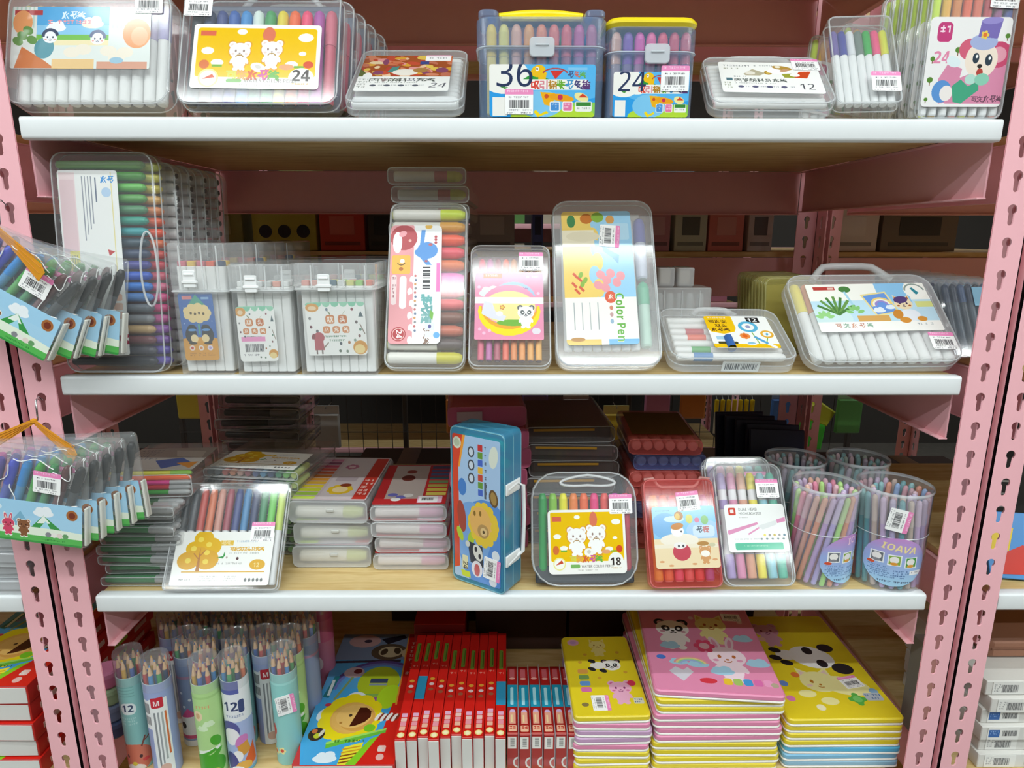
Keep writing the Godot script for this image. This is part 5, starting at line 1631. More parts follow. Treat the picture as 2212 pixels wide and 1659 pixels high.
func tree_card(w: float, h: float) -> Dictionary:
	var l := label(w, h, Color("f7f8f4"))
	for p in [[28, 7, 10], [36, 15, 11], [20, 17, 9], [15, 29, 11], [34, 28, 12], [25, 25, 12]]:
		oval(p[0], p[1], p[2], p[2] * 0.82, "e8b81e" if p[1] < 20 else "e2ac2e")
	for p in [[25, 8], [19, 17], [34, 13], [33, 21], [15, 29], [33, 30]]:
		oval(p[0], p[1], 3, 2.6, "f6dc5a")
	poly([Vector2(24, 40), Vector2(26, 16), Vector2(28, 40)], "b87a3a")
	line([Vector2(26, 28), Vector2(20, 22)], 1, "b87a3a")
	line([Vector2(26, 25), Vector2(31, 19)], 1, "b87a3a")
	rect(10, 39.4, 84, 1.2, "dfb04a")
	rect(46, 9, 13, 5, "e8c04a")
	hanzi("彩色", 47, 9.4, 4.4, "f4dc9a", 0.18)
	hanzi("可水洗双头马克笔", 56, 15.5, 4, "e0ae3a", 0.17, 1.1)
	fine_print(62, 9, 26, 3, 1, "b0c4d4", 3)
	fine_print(56, 21, 30, 2.4, 1, "b4b8b4", 4)
	poly([Vector2(44, 26), Vector2(50, 24.6), Vector2(51, 20), Vector2(52, 24), Vector2(50, 27)], "3a9a4a")
	oval(65, 27, 1.4, 1.4, "5a3a3a")
	oval(54, 26, 1, 1, "b8a8a0")
	fine_print(44, 31, 30, 3, 1, "b0b0ac", 5)
	oval(86, 33, 8, 5.2, "e4b034")
	words("12", 82, 35.5, 6, "f6e29a", true)
	fine_print(9, 47, 12, 2, 1, "8a8a8a", 6)
	fine_print(28, 44, 22, 6, 3, "c0c0bc", 7)
	fine_print(54, 44, 14, 6, 3, "c0c0bc", 8)
	for k in 5:
		oval(76 + k * 4, 48, 1.3, 1.8, "6a6e6e")
	return l

func seaside_card(w: float, h: float) -> Dictionary:
	var l := label(w, h, Color("8cc8ec"))
	oval(20, 30, 22, 20, "7ab4e4")
	oval(34, 20, 16, 5, "c8e2f4")
	oval(80, 38, 28, 16, "aacff2")
	fine_print(6, 6, 24, 3, 1, "6a8aa0", 2)
	rect(0, 50, 100, 45, "f0dcb4")
	oval(40, 52, 30, 10, "f4ecdc")
	rect(0, 58, 100, 6, "f2e8d2")
	oval(42, 15, 7, 7, "b07a3a")
	oval(40, 16, 4, 5, "d8b44a")
	oval(58, 20, 5.5, 7, "d0d060")
	oval(70, 22, 4, 4, "d87a9a")
	oval(82, 22, 6, 7, "8ac07a")
	rrect(62, 30, 34, 18, 6, "d2e6f6")
	hanzi("彩棒", 68, 32, 9, ["5a6a7a", "c87a7a"], 0.16)
	oval(38, 38, 10, 9, "fbfaf8")
	oval(38, 31, 10, 5, "c8843a", -10)
	oval(44, 39, 1.4, 1.6, "5a5a60")
	oval(42, 70, 14, 13, "c84a5a")
	oval(40, 60, 10, 5, "f4f0ee")
	oval(38, 61, 1.6, 2, "4a4a50")
	oval(45, 61, 1.6, 2, "4a4a50")
	animal(78, 70, 9, "d8a06a", "round", "f0c0a0", "5a3a2a", true, null)
	oval(78, 73, 7, 5, "fbf6ee")
	oval(76, 58, 9, 3.4, "b8884a")
	oval(90, 60, 5, 3, "d0cba8")
	for p in [[10, 84], [24, 90], [92, 82], [60, 88]]:
		oval(p[0], p[1], 4, 1.6, "e0a878")
	return l

func blue_case() -> void:
	var o := thing("crayon_case", "upright blue case with a white handle and a flower-maned face on its card, turned sideways", "crayon set", Vector3(-0.0118, YC + 0.0005, -0.002), "", Basis(Vector3.UP, deg_to_rad(-33)))
	var shell := clear_plastic(Color("3f9cc4"), 0.62, 0.15)
	var w := 0.093
	var h := 0.242
	var t := 0.046
	part(o, "case", prism(round_rect(w, h, 0.008, 3, true), -t, 0.0, 0.003), shell, at(-w / 2, 0, 0))
	for zz in [-0.001, -t * 0.5, -t * 0.93]:
		part(o, "rim", rim_of(round_rect(w - 0.001, h - 0.0026, 0.008, 3, true), zz, 0.0012), mat(Color("8accdc"), 0.2, {"alpha": 0.6}), at(-w / 2, 0.0013, 0))
	pen(o, "crayon", Transform3D(Basis(Vector3.BACK, -PI / 2), Vector3(-0.088, h - 0.022, -0.012)), 0.08, 0.009, "3ad0a0", "4ae0b0", 0.03, 0.7)
	for k in 9:
		pen(o, "crayon", Transform3D(Basis(Vector3.BACK, -PI / 2), Vector3(-0.088, 0.02 + 0.0215 * k, -0.022)), 0.08, 0.0088, "4a9ab8", ["6a8ac8", "8a6ab0", "3a8ab0", "c86a8a", "3aa0b0", "d88a8a", "3a90b0", "3ab0a8", "3ac0a0"][k], 0.03, 0.7)
	var grip := [Vector3(0.0006, 0.046, -0.006), Vector3(0.0006, 0.05, -0.03), Vector3(0.006, 0.056, -0.04), Vector3(0.007, 0.11, -0.041), Vector3(0.006, 0.158, -0.04), Vector3(0.0006, 0.164, -0.03), Vector3(0.0006, 0.16, -0.006)]
	part(o, "handle", joined([[tube(grip, 0.003, 8), Transform3D()], [box_mesh(Vector3(0.003, 0.017, 0.036), 0.001), at(0.0012, 0.052, -0.02)], [box_mesh(Vector3(0.003, 0.017, 0.036), 0.001), at(0.0012, 0.161, -0.02)]]), mat(Color("f0f2f2"), 0.35))
	var l := label(0.082, 0.222, Color("a9c8ea"))
	var H := 270.0
	oval(70, 200, 60, 90, "5a90d8")
	oval(40, 180, 40, 60, "7aa8e0")
	poly([Vector2(0, 0), Vector2(22, 0), Vector2(12, 60), Vector2(12, 250), Vector2(0, 256)], "d8482e")
	poly([Vector2(22, 0), Vector2(28, 0), Vector2(15, 60), Vector2(12, 60)], "f0a03a")
	oval(10, 16, 9, 11, "d8dcc8")
	oval(10, 16, 6, 7, "b9c4a8")
	for k in 3:
		oval(40, 28 + k * 24, 7, 10, "4a4e58")
		oval(40, 28 + k * 24, 4.5, 7, "d0dcea")
	for k in 7:
		rrect(54, 12 + k * 13.5, 10, 12, 1.5, ["c83a3a", "6a9a3a", "4a6ac8", "e8b83a", "c84a3a", "6a9a3a", "4a6ac8"][k])
		fine_print(68, 14 + k * 13.5, 4, 9, 1, "5a6270", k)
	rect(67, 78, 4, 30, "5a6270")
	oval(86, 30, 9, 20, "dfe6d8", 6)
	oval(86, 104, 9, 16, "6a5030", -10)
	oval(86, 104, 6, 12, "a8884a", -10)
	oval(20, 96, 9, 16, "4a82cc")
	oval(18, 152, 9, 30, "a84a3a", -6)
	oval(14, 186, 6, 14, "b8d03a", -20)
	oval(38, 190, 7, 14, "b0cc3a", 10)
	flower(64, 158, 32, 13, "eac83e", "f0bc6a", 0.66)
	for k in 13:
		var a := TAU * k / 13
		oval(64 + cos(a) * 24, 158 + sin(a) * 34, 8, 9, "eac83e")
	oval(58, 154, 22, 29, "e9b566")
	oval(64, 170, 12, 13, "b8935a")
	oval(65, 171, 7, 8, "e4c48a")
	oval(65, 171, 2.4, 3, "5a4a2a")
	oval(46, 140, 2.4, 5, "8a6a2a")
	oval(58, 138, 2.4, 5, "8a6a2a")
	poly([Vector2(30, 196), Vector2(62, 200), Vector2(64, 240), Vector2(36, 236)], "3a3e48")
	oval(52, 214, 10, 16, "e2e2da", -16)
	oval(48, 208, 3, 5, "3a3a40")
	oval(56, 220, 3, 5, "3a3a40")
	oval(30, 202, 5, 6, "d8dad4")
	oval(50, 246, 12, 16, "e8e4ea")
	oval(50, 248, 6, 12, "c85a5a")
	oval(90, 210, 8, 10, "dfe8f0")
	rrect(18, 226, 12, 26, 2, "e2dcae")
	words("24", 20, 238, 14, "4a4438", true, false, 0, 90)
	poly([Vector2(14, 256), Vector2(34, 256), Vector2(36, 268), Vector2(18, 268)], "c8d83a")
	oval(84, 262, 8, 9, "e4e6ee")
	plate(o, "label_sheet", l, at(-0.0475, 0.12, 0.0004), 0.003, 0.0006, true)
	sticker(o, Transform3D(Basis(Vector3.BACK, -PI / 2 - 0.08), Vector3(-0.021, 0.036, 0.0012)), 0)

# a cylinder of slim pens leaning round inside it; the bubble label sits at angle 'where' from the front
func canister(label_: String, at_: Vector3, r: float, h: float, cols: Array, twist: float, where: float, art: int) -> void:
	var o := thing("pen_canister", label_, "pen canister", at_, "clear canisters of slim pens")
	part(o, "canister", lathe([[0.0, 0.0], [r, 0.0], [r, h], [r - 0.0008, h], [r - 0.0008, 0.001]], 32), clear_plastic(Color("dfe6ec"), 0.08, 0.06))
	for rim in [[h - 0.005, h - 0.003, h], [h * 0.55, h * 0.555, h * 0.56]]:
		part(o, "rim", lathe([[r + 0.0004, rim[0]], [r + 0.001, rim[1]], [r + 0.0004, rim[2]]], 28), mat(Color("e6ecf0"), 0.15, {"alpha": 0.5}))
	for ring in 2:
		var n := 24 if ring == 0 else 15
		var rr := (r - 0.005) * (1.0 if ring == 0 else 0.6)
		for k in n:
			var a := TAU * k / n + ring * 0.2
			var b := a + twist
			var p := Vector3(sin(a) * rr, 0.004, cos(a) * rr)
			var q := Vector3(sin(b) * rr, h * 0.94, cos(b) * rr)
			var up := (q - p).normalized()
			var side := up.cross(Vector3.BACK).normalized()
			var c: String = cols[(k + n - 3) % cols.size()]
			pen(o, "slim_pen", Transform3D(Basis(side, up, side.cross(up)), p), p.distance_to(q), 0.0039, c, Color(c).lerp(Color("e8dcd8"), 0.45), 0.04, 0.25, Color(c).darkened(0.12), 7)
	if art == 0:
		return
	var l := label(0.09, 0.09, Color("9ab4e0"))
	for k in 20:
		rect(0, k * 5, 100, 5.2, Color("c890d0").lerp(Color("9cb0e4"), minf(1.0, k / 8.0)).lerp(Color("a8d4f0"), clampf((k - 9) / 9.0, 0, 1)))
	words("IOAVA", 26, 24, 18, "f4e0a0", true, false, 0.1, 8) if art == 2 else words("IO", 46, 20, 18, "f0c8e0", true, false, 0.1, -8)
	for k in 3:
		var x := 12 + k * 26
		rect(x, 32 + k * 3, 21, 22, "f2f4f6")
		rect(x + 2, 34 + k * 3, 17, 18, ["6a7078", "8ab04a", "4a9a4a"][k])
		oval(x + 10, 42 + k * 3, 7, 7, "f2eeea")
		oval(x + 10, 50 + k * 3, 6, 3, ["8a8a90", "e09a3a", "e0a03a"][k])
	for k in 6:
		fine_print(10 + (k % 2) * 4, 60 + k * 4, 34 if k < 4 else 60, 4, 1, "4a6aa0", k)
	fine_print(48, 66, 30, 14, 3, "4a6aa0", 12)
	rect(74, 66, 24, 9, "f2f4f6")
	fine_print(77, 68, 18, 5, 1, "4a4a50", 13)
	oval(14, 56, 6, 3, "d8502e")
	fine_print(26, 88, 56, 6, 1, "4a5a7a", 14)
	# the printed bubble, bent round the wall
	var t := Tris.new()
	var n := 24
	var rings := 6
	var ru := 0.043
	for i in n:
		for j in rings:
			var pts := []
			for c in [[i, j], [i + 1, j], [i + 1, j + 1], [i, j + 1]]:
				var a: float = TAU * c[0] / n
				var f: float = float(c[1]) / rings
				var u := sin(a) * f
				var v := cos(a) * f
				var ang := where + u * ru / r
				var rad := r + 0.0012
				pts.push_back([Vector3(sin(ang) * rad, 0.047 + v * 0.038, cos(ang) * rad), Vector3(sin(ang), 0, cos(ang)), l.uv.position + l.uv.size * Vector2(0.5 + u * 0.5, 0.5 - v * 0.5)])
			t.quad(pts[0][0], pts[1][0], pts[2][0], pts[3][0], pts[0][1], pts[1][1], pts[2][1], pts[3][1], pts[0][2], pts[1][2], pts[2][2], pts[3][2])
	part(o, "label_sheet", t.done(), page_mat(l, true))
	if art == 2:
		sticker(o, Transform3D(Basis(Vector3.UP, -0.35) * Basis(Vector3.BACK, -PI / 2 - 0.15), Vector3(sin(-0.35) * (r + 0.0015), 0.112, cos(-0.35) * (r + 0.0015))), 1)

# ---------------------------------------------------------------- the bottom shelf

const PENCILS := ["d8a82e", "3a62b0", "c83a3a", "3a8ac8", "3aa05a", "2a3a6a", "e0703a", "8a3a6a"]

func pencil_tube(label_: String, x: float, z: float, art: Dictionary, shift := 0) -> Node3D:
	var o := thing("pencil_tube", label_, "pencil tube", Vector3(x, YD + 0.0004, z), "paper tubes of coloured pencils at the left of the bottom shelf")
	var r := 0.0205
	var h := 0.165
	part(o, "tube", lathe([[r, 0.0], [r, h]], 24, art.uv), page_mat(art))
	part(o, "tube_edge", lathe([[r, h], [r - 0.001, h + 0.0003], [r - 0.0012, h - 0.03]], 24), mat(Color("b9c4c8"), 0.6))
	part(o, "tube_bottom", lathe([[0.0, 0.0], [r, 0.0]], 20), mat(Color("b9b9b4"), 0.6))
	part(o, "lid", lathe([[r + 0.0004, h - 0.014], [r + 0.0006, h + 0.034], [r - 0.0006, h + 0.0375], [r - 0.003, h + 0.0375], [r - 0.0042, h + 0.0358], [0.0, h + 0.0354]], 24), clear_plastic(Color("dfe4e8"), 0.13, 0.1))
	for k in 9:
		var a := TAU * k / 8
		var rr := r - 0.006 if k < 8 else 0.0
		var top := h + 0.031 - 0.004 * ((k * 3 + shift) % 3) / 2.0
		var c := Color(PENCILS[(k + shift) % 8])
		var p := part(o, "pencil", lathe([[0.0, 0.004], [0.0036, 0.004], [0.0036, top - 0.017]], 6), mat(c, 0.4), at(sin(a) * rr, 0, cos(a) * rr))
		part(p, "sharpened_end", lathe([[0.0036, top - 0.017], [0.0012, top - 0.004]], 8), mat(Color("dcb48a"), 0.6))
		part(p, "lead", lathe([[0.0012, top - 0.004], [0.0, top]], 6), mat(c, 0.5))
	return o

func row_bottom() -> void:
	var arts := tube_arts()
	pencil_tube("teal pencil tube with a red deer and the number 12, at the far left", -0.598, -0.052, arts[0], 0)
	pencil_tube("lavender pencil tube with a red square and white text panel, second from the left post", -0.549, -0.038, arts[1], 3)
	pencil_tube("pale green pencil tube with a crocodile, in the front of the tube group", -0.474, -0.036, arts[2], 1)
	pencil_tube("white and navy pencil tube with forest animals and the number 12", -0.4325, -0.044, arts[3], 4)
	var t5 := pencil_tube("turquoise pencil tube with a price sticker on its front", -0.362, -0.06, arts[4], 2)
	sticker(t5, Transform3D(Basis(Vector3.UP, 0.35) * Basis(Vector3.BACK, -PI / 2 + 0.1), Vector3(sin(0.35) * 0.0212, 0.112, cos(0.35) * 0.0212)), 1)
	pencil_tube("grey-blue pencil tube with a polar bear in a scarf, behind the front tubes", -0.532, -0.1, arts[5], 5)
	pencil_tube("rose pencil tube half hidden behind the pale green crocodile tube", -0.497, -0.09, arts[6], 6)
	pencil_tube("lavender pencil tube with a grey text panel, behind the animal tube", -0.4065, -0.104, arts[1], 2)
	pencil_tube("turquoise pencil tube close behind the white and navy animal tube", -0.45, -0.096, arts[0], 7)
	pencil_tube("pale green pencil tube behind the turquoise tube with the sticker", -0.3645, -0.1045, arts[2], 4)
	var back: Array = []
	for k in 3:
		var src := pencil_tube("", -0.3, -0.16, arts[[1, 6, 5][k]], k * 3)
		back.push_back(src)
	var n := 0
	for row in 4:
		for c in (6 if row % 2 == 0 else 5):
			var x := -0.583 + 0.0455 * c + (0.02 if row % 2 else 0.0)
			var z := -0.152 - 0.046 * row
			var place := Transform3D(Basis(Vector3.UP, c * 0.7 + row), Vector3(x, YD + 0.0004, z))
			var kind: String = ["lavender", "rose", "grey-blue"][(c + row) % 3]
			var text: String = "%s pencil tube, %s from the left in the dim %s row behind" % [kind, ["first", "second", "third", "fourth", "fifth", "sixth", "seventh"][c], ["nearest", "second", "third", "last"][row]]
			if n < 3:
				var o: Node3D = back[n % 3]
				o.transform = place
				o.set_meta("label", text)
			else:
				copy_of(back[(c + row) % 3], text, place)
			n += 1
	# drawing set lying flat
	var lion := lion_art()
	var o := drawing_box("drawing set with a laughing flower-maned face, lying flat beside the red boxes", Vector3(-0.2625, YD + 0.0004, -0.008), lion, 0.03)
	# ten red boxes on edge
	var ra := red_top(0)
	var rb := red_top(1)
	var names := ["first", "second", "third", "fourth", "fifth", "sixth", "seventh", "eighth", "ninth", "last"]
	for k in 10:
		var b := thing("pencil_box", "%s of the ten red boxes on edge, counted from the drawing set" % names[k], "pencil box", Vector3(-0.1747 + 0.01735 * k, YD + 0.0004, -0.018 - 0.004 * ((k * 7) % 3) - (0.004 if k > 3 else 0.0)), "red boxes with white ends standing on edge")
		var hh := 0.0665 - 0.0012 * ((k * 5) % 3)
		part(b, "carton", box_mesh(Vector3(0.0166, hh, 0.27), 0.0008), mat(Color("c8201c"), 0.4), at(0, hh / 2, -0.1352))
		part(b, "end_flap", box_mesh(Vector3(0.0158, hh - 0.003, 0.0012), 0.0004), mat(Color("d9d8d2"), 0.6), at(0, hh / 2 - 0.001, 0.0002))
		var top: Dictionary = ra if k < 4 else rb
		plate(b, "top_print", top, Transform3D(Basis(Vector3.RIGHT, -PI / 2), Vector3(0, hh + 0.0001, -0.135)), 0.0004, 0.0003, true)
		if k == 1 or k == 9:
			part(b, "blue_band", box_mesh(Vector3(0.0162, 0.0004, 0.058), 0.0001), mat(Color("2f8fb8"), 0.35), at(0, hh + 0.0006, -0.118 if k == 1 else -0.1))
	for k in 4:
		var b := thing("pencil_box", "%s red box lying across the back of the ten red boxes" % ["lowest", "second", "third", "topmost"][k], "pencil box", Vector3(-0.142, YD + 0.0004 + 0.0205 * k, -0.30), "red boxes stacked behind the ten on edge")
		part(b, "carton", box_mesh(Vector3(0.1, 0.02, 0.11), 0.0008), mat(Color("b01c1a"), 0.4), at(0, 0.0102, -0.055))
		part(b, "end_flap", box_mesh(Vector3(0.096, 0.017, 0.0012), 0.0004), mat(Color("8a1614"), 0.6), at(0, 0.0102, 0.0002))
	# six red and blue boxes in clear sleeves
	var rc := red_top(2)
	var rf := label(0.0165, 0.06, Color("a8322e"))
	rrect(6, 8, 78, 130, 3, "ecebe4")
	for i in 12:
		rect(30, 22 + i * 8, 38, 3 + (i % 3), "3a3a3e")
	oval(100, 290, 46, 62, "d8d8d4")
	oval(100, 290, 30, 42, "b8504a")
	for k in 6:
		var b := thing("pencil_box", "%s of the six maroon boxes with blue bands, counted from the ten red boxes" % names[k], "pencil box", Vector3(0.0005 + 0.0192 * k, YD + 0.0004, -0.03 + 0.001 * (k % 2)), "maroon boxes with blue bands in clear sleeves")
		part(b, "carton", box_mesh(Vector3(0.0166, 0.064, 0.165), 0.0008), mat(Color("a3201e"), 0.4), at(0, 0.0322, -0.0828))
		plate(b, "top_print", rc, Transform3D(Basis(Vector3.RIGHT, -PI / 2), Vector3(0, 0.0643, -0.0828)), 0.0004, 0.0003, true)
		plate(b, "end_print", rf, Transform3D(Basis(), Vector3(0, 0.0322, 0.0001)), 0.0004, 0.0004, true)
		part(b, "sleeve", box_mesh(Vector3(0.0016, 0.067, 0.168), 0.0004), clear_plastic(Color("e8d8e0"), 0.45, 0.15), at(0.0093, 0.0338, -0.0828))
	for k in 4:
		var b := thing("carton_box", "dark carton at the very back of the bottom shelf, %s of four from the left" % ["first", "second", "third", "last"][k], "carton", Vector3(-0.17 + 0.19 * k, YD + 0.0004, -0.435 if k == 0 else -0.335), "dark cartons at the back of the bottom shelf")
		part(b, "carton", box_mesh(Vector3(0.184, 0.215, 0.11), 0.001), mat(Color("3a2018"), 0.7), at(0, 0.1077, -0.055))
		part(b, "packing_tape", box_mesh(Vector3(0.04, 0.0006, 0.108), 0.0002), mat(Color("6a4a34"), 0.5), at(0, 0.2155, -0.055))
	tin_piles()

func drawing_box(label_: String, where: Vector3, art: Dictionary, h: float, yaw := 0.0) -> Node3D:
	var o := thing("drawing_set", label_, "drawing set", where, "", Basis(Vector3.UP, yaw))
	part(o, "carton", box_mesh(Vector3(art.w, h, art.h), 0.001), mat(Color("c8281e"), 0.4), at(0, h / 2, -art.h / 2))
	part(o, "end_flap", box_mesh(Vector3(art.w - 0.004, h - 0.004, 0.0012), 0.0004), mat(Color("dcdbd6"), 0.6), at(0, h / 2, 0.0003))
	plate(o, "cover_print", art, Transform3D(Basis(Vector3.RIGHT, -PI / 2), Vector3(0, h + 0.0001, -art.h / 2)), 0.001, 0.0003, true)
	for k in 5:
		part(o, "side_print", box_mesh(Vector3(0.0006, h * 0.3, 0.04), 0.0001), mat(Color("a8c23a") if k % 2 else Color("e0b9a8"), 0.5), at(art.w / 2 + 0.0003, h * (0.4 + 0.2 * (k % 2)), -0.04 - 0.062 * k))
	return o

func lion_art() -> Dictionary:
	var l := label(0.158, 0.335, Color("46a8e4"))
	T = T.scaled_local(Vector2(1, 212.0 / 197.0))
	rect(0, 0, 100, 96, "52a6dc")
	rect(0, 0, 100, 48, "7a8aa8")
	oval(30, 14, 20, 12, "c8a0a0")
	oval(34, 14, 5, 3, "4a3a4a")
	# a dark animal resting on a branch
	line([Vector2(4, 52), Vector2(80, 50)], 4, "3a3040")
	poly([Vector2(50, 10), Vector2(78, 2), Vector2(82, 8), Vector2(60, 20)], "2a2430")
	oval(64, 34, 22, 15, "5a4a3a")
	oval(66, 34, 15, 10, "c8b894")
	oval(58, 34, 4, 6, "4a3a2a", 20)
	oval(74, 32, 4, 6, "4a3a2a", -20)
	oval(88, 36, 8, 9, "d0bc94")
	for k in 3:
		arc(62, 96, 52 - k * 4, 44 - k * 4, 180, 300, 4, ["5a4a8a", "6a7ac0", "5a9ad8"][k])
	oval(30, 70, 12, 9, "c8b0b8")
	oval(34, 68, 5, 4, "6a2a30")
	line([Vector2(30, 78), Vector2(18, 112)], 3, "8aa06a")
	# green creature with a dark screen
	oval(62, 86, 24, 26, "b8cc2a")
	rect(52, 80, 20, 7, "3a4a6a")
	rect(52, 88, 20, 3, "8a9ab0")
	rect(46, 104, 32, 4, "8ab85a")
	rect(44, 109, 32, 6, "9a5a9a")
	oval(78, 108, 13, 18, "b6e02a", 10)
	poly([Vector2(4, 108), Vector2(9, 76), Vector2(15, 76), Vector2(11, 110)], "1f7a86")
	rect(8, 82, 3.4, 24, "d8e8ea")
	# red edge on the right
	poly([Vector2(100, 0), Vector2(83, 0), Vector2(86, 70), Vector2(88, 120), Vector2(100, 120)], "c8241c")
	poly([Vector2(84, 118), Vector2(100, 112), Vector2(100, 197), Vector2(60, 197), Vector2(80, 158)], "d8281e")
	poly([Vector2(83, 0), Vector2(84.6, 0), Vector2(87.6, 70), Vector2(89, 120), Vector2(87, 120), Vector2(86, 70)], "e89a3a")
	fine_print(90, 16, 7, 60, 8, "d8a090", 3)
	oval(42, 108, 10, 7, "e8f0f6")
	oval(14, 120, 4, 2.4, "c83a5a")
	oval(12, 134, 6, 9, "e4eef6", 15)
	# laughing face with a flower mane, lying on its side
	flower(43, 138, 33, 11, "f2de1e", "e8b45a", 0.66)
	oval(46, 138, 23, 20, "e9b862")
	oval(50, 139, 19, 17, "dfa552")
	oval(46, 136, 19, 16, "eec06e")
	poly([Vector2(50, 124), Vector2(57, 124), Vector2(63, 129), Vector2(64, 137), Vector2(59, 144), Vector2(50, 149), Vector2(44, 150)], "4a1e12")
	oval(42, 135, 1.8, 2, "4a3a2a")
	oval(34, 145, 1.6, 1.4, "b8823a")
	for k in 4:
		oval(72 + k * 6, 137 + (k % 2), 2.4, 6, "f0eee8", 24)
		oval(75 + k * 6, 137, 1.4, 6, "8a3a2a", 24)
	oval(66, 152, 6, 5, "7ac82a")
	oval(13, 160, 8.5, 8.5, "3a2a1a")
	oval(10, 156, 3, 3, "d87a3a")
	oval(14, 162, 3.4, 3.4, "c8d02a")
	oval(18, 158, 2, 5, "e0d8c8", 20)
	poly([Vector2(26, 170), Vector2(84, 152), Vector2(84, 158), Vector2(27, 178)], "6cc040")
	poly([Vector2(26, 170), Vector2(84, 152), Vector2(84, 154.4), Vector2(26, 173)], "a0e06a")
	fine_print(34, 167, 30, 5, 1, "3a7a22", 4)
	poly([Vector2(46, 176), Vector2(64, 170), Vector2(62, 197), Vector2(44, 197)], "f2e43a")
	for k in 5:
		line([Vector2(45, 179 + k * 4), Vector2(62, 175 + k * 4)], 1.6, "8a4a1e" if k > 1 else "d8a02a")
	poly([Vector2(70, 166), Vector2(78, 162), Vector2(62, 197), Vector2(52, 197)], "8ad02a")
	cloud(30, 190, 12, "e6f2fa")
	rrect(80, 174, 8, 8, 2, "f0c8c0")
	words("&", 80, 181, 8, "e8e0dc", true)
	oval(84, 188, 4, 4, "e8b8b0")
	poly([Vector2(0, 170), Vector2(8, 197), Vector2(0, 197)], "c8282a")
	return l

func red_top(kind: int) -> Dictionary:
	var l := label(0.0162, 0.268 if kind < 2 else 0.163, Color("d2221c") if kind < 2 else Color("a3201e"), 2400.0)
	var H: float = 100.0 * l.h / l.w
	if kind < 2:
		oval(50, H * 0.965, 34, 34, "f6dc8a")
		oval(50, H * 0.965, 22, 22, "fbf2c8")
		for k in 4:
			rrect(22, H * (0.79 + 0.036 * k), 56, H * 0.032, 8, ["e8b0d0", "f0c8c0", "ec9aa8", "f0b8a0"][k])
		var y := 0.6 if kind == 0 else 0.66
		for k in 3:
			oval(50, H * (y - 0.05 * k), 26, 22, ["a05a40", "e8d0d0", "e0a03a"][k])
		rrect(26, H * (0.1 if kind == 0 else 0.2), 40, H * 0.2, 14, "7a9a3a")
		rect(52, H * (0.12 if kind == 0 else 0.22), 10, H * 0.16, "4a6a22")
		fine_print(24, H * (0.34 if kind == 0 else 0.43), 50, H * 0.03, 1, "e09080", 3)
	else:
		rect(0, H * 0.3, 100, H * 0.33, "1f93b4")
		rrect(32, H * 0.34, 30, H * 0.26, 10, "a8dce8")
		rect(24, H * 0.04, 50, H * 0.14, "b85a60")
		oval(50, H * 0.2, 30, 18, "e0a098")
		oval(50, H * 0.69, 28, 26, "d8b8e0")
		rect(20, H * 0.7, 60, H * 0.16, "e8a890")
		rect(36, H * 0.74, 16, H * 0.1, "f0d8a0")
		rrect(14, H * 0.88, 72, H * 0.08, 6, "f2c0a0")
		fine_print(22, H * 0.89, 56, H * 0.06, 1, "c83a2a", 4)
		rect(0, H * 0.975, 100, H * 0.03, "d8706a")
	return l

func tin(called_label: String, w: float, d: float, h: float, c: Color, where: Transform3D, art = null, group := "") -> Node3D:
	var o := thing("tin_box", called_label, "tin box", where.origin, group, where.basis)
	part(o, "lid", prism(round_rect(w, d, 0.009, 4), h * 0.28, h, 0.0018), mat(c, 0.28), Transform3D(Basis(Vector3(1, 0, 0), Vector3(0, 0, -1), Vector3(0, 1, 0)), Vector3(0, 0, -d / 2)))
	part(o, "base", prism(round_rect(w + 0.001, d + 0.001, 0.0095, 4), 0.0, h * 0.3, 0.0012), mat(Color("e6e2da"), 0.3), Transform3D(Basis(Vector3(1, 0, 0), Vector3(0, 0, -1), Vector3(0, 1, 0)), Vector3(0, 0, -d / 2)))
	if art != null:
		part(o, "lid_print", prism(round_rect(w - 0.006, d - 0.006, 0.007, 4), 0.0, 0.0004, 0.0, art.uv), page_mat(art, true), Transform3D(Basis(Vector3.RIGHT, -PI / 2), Vector3(0, h, -d / 2)))
	return o

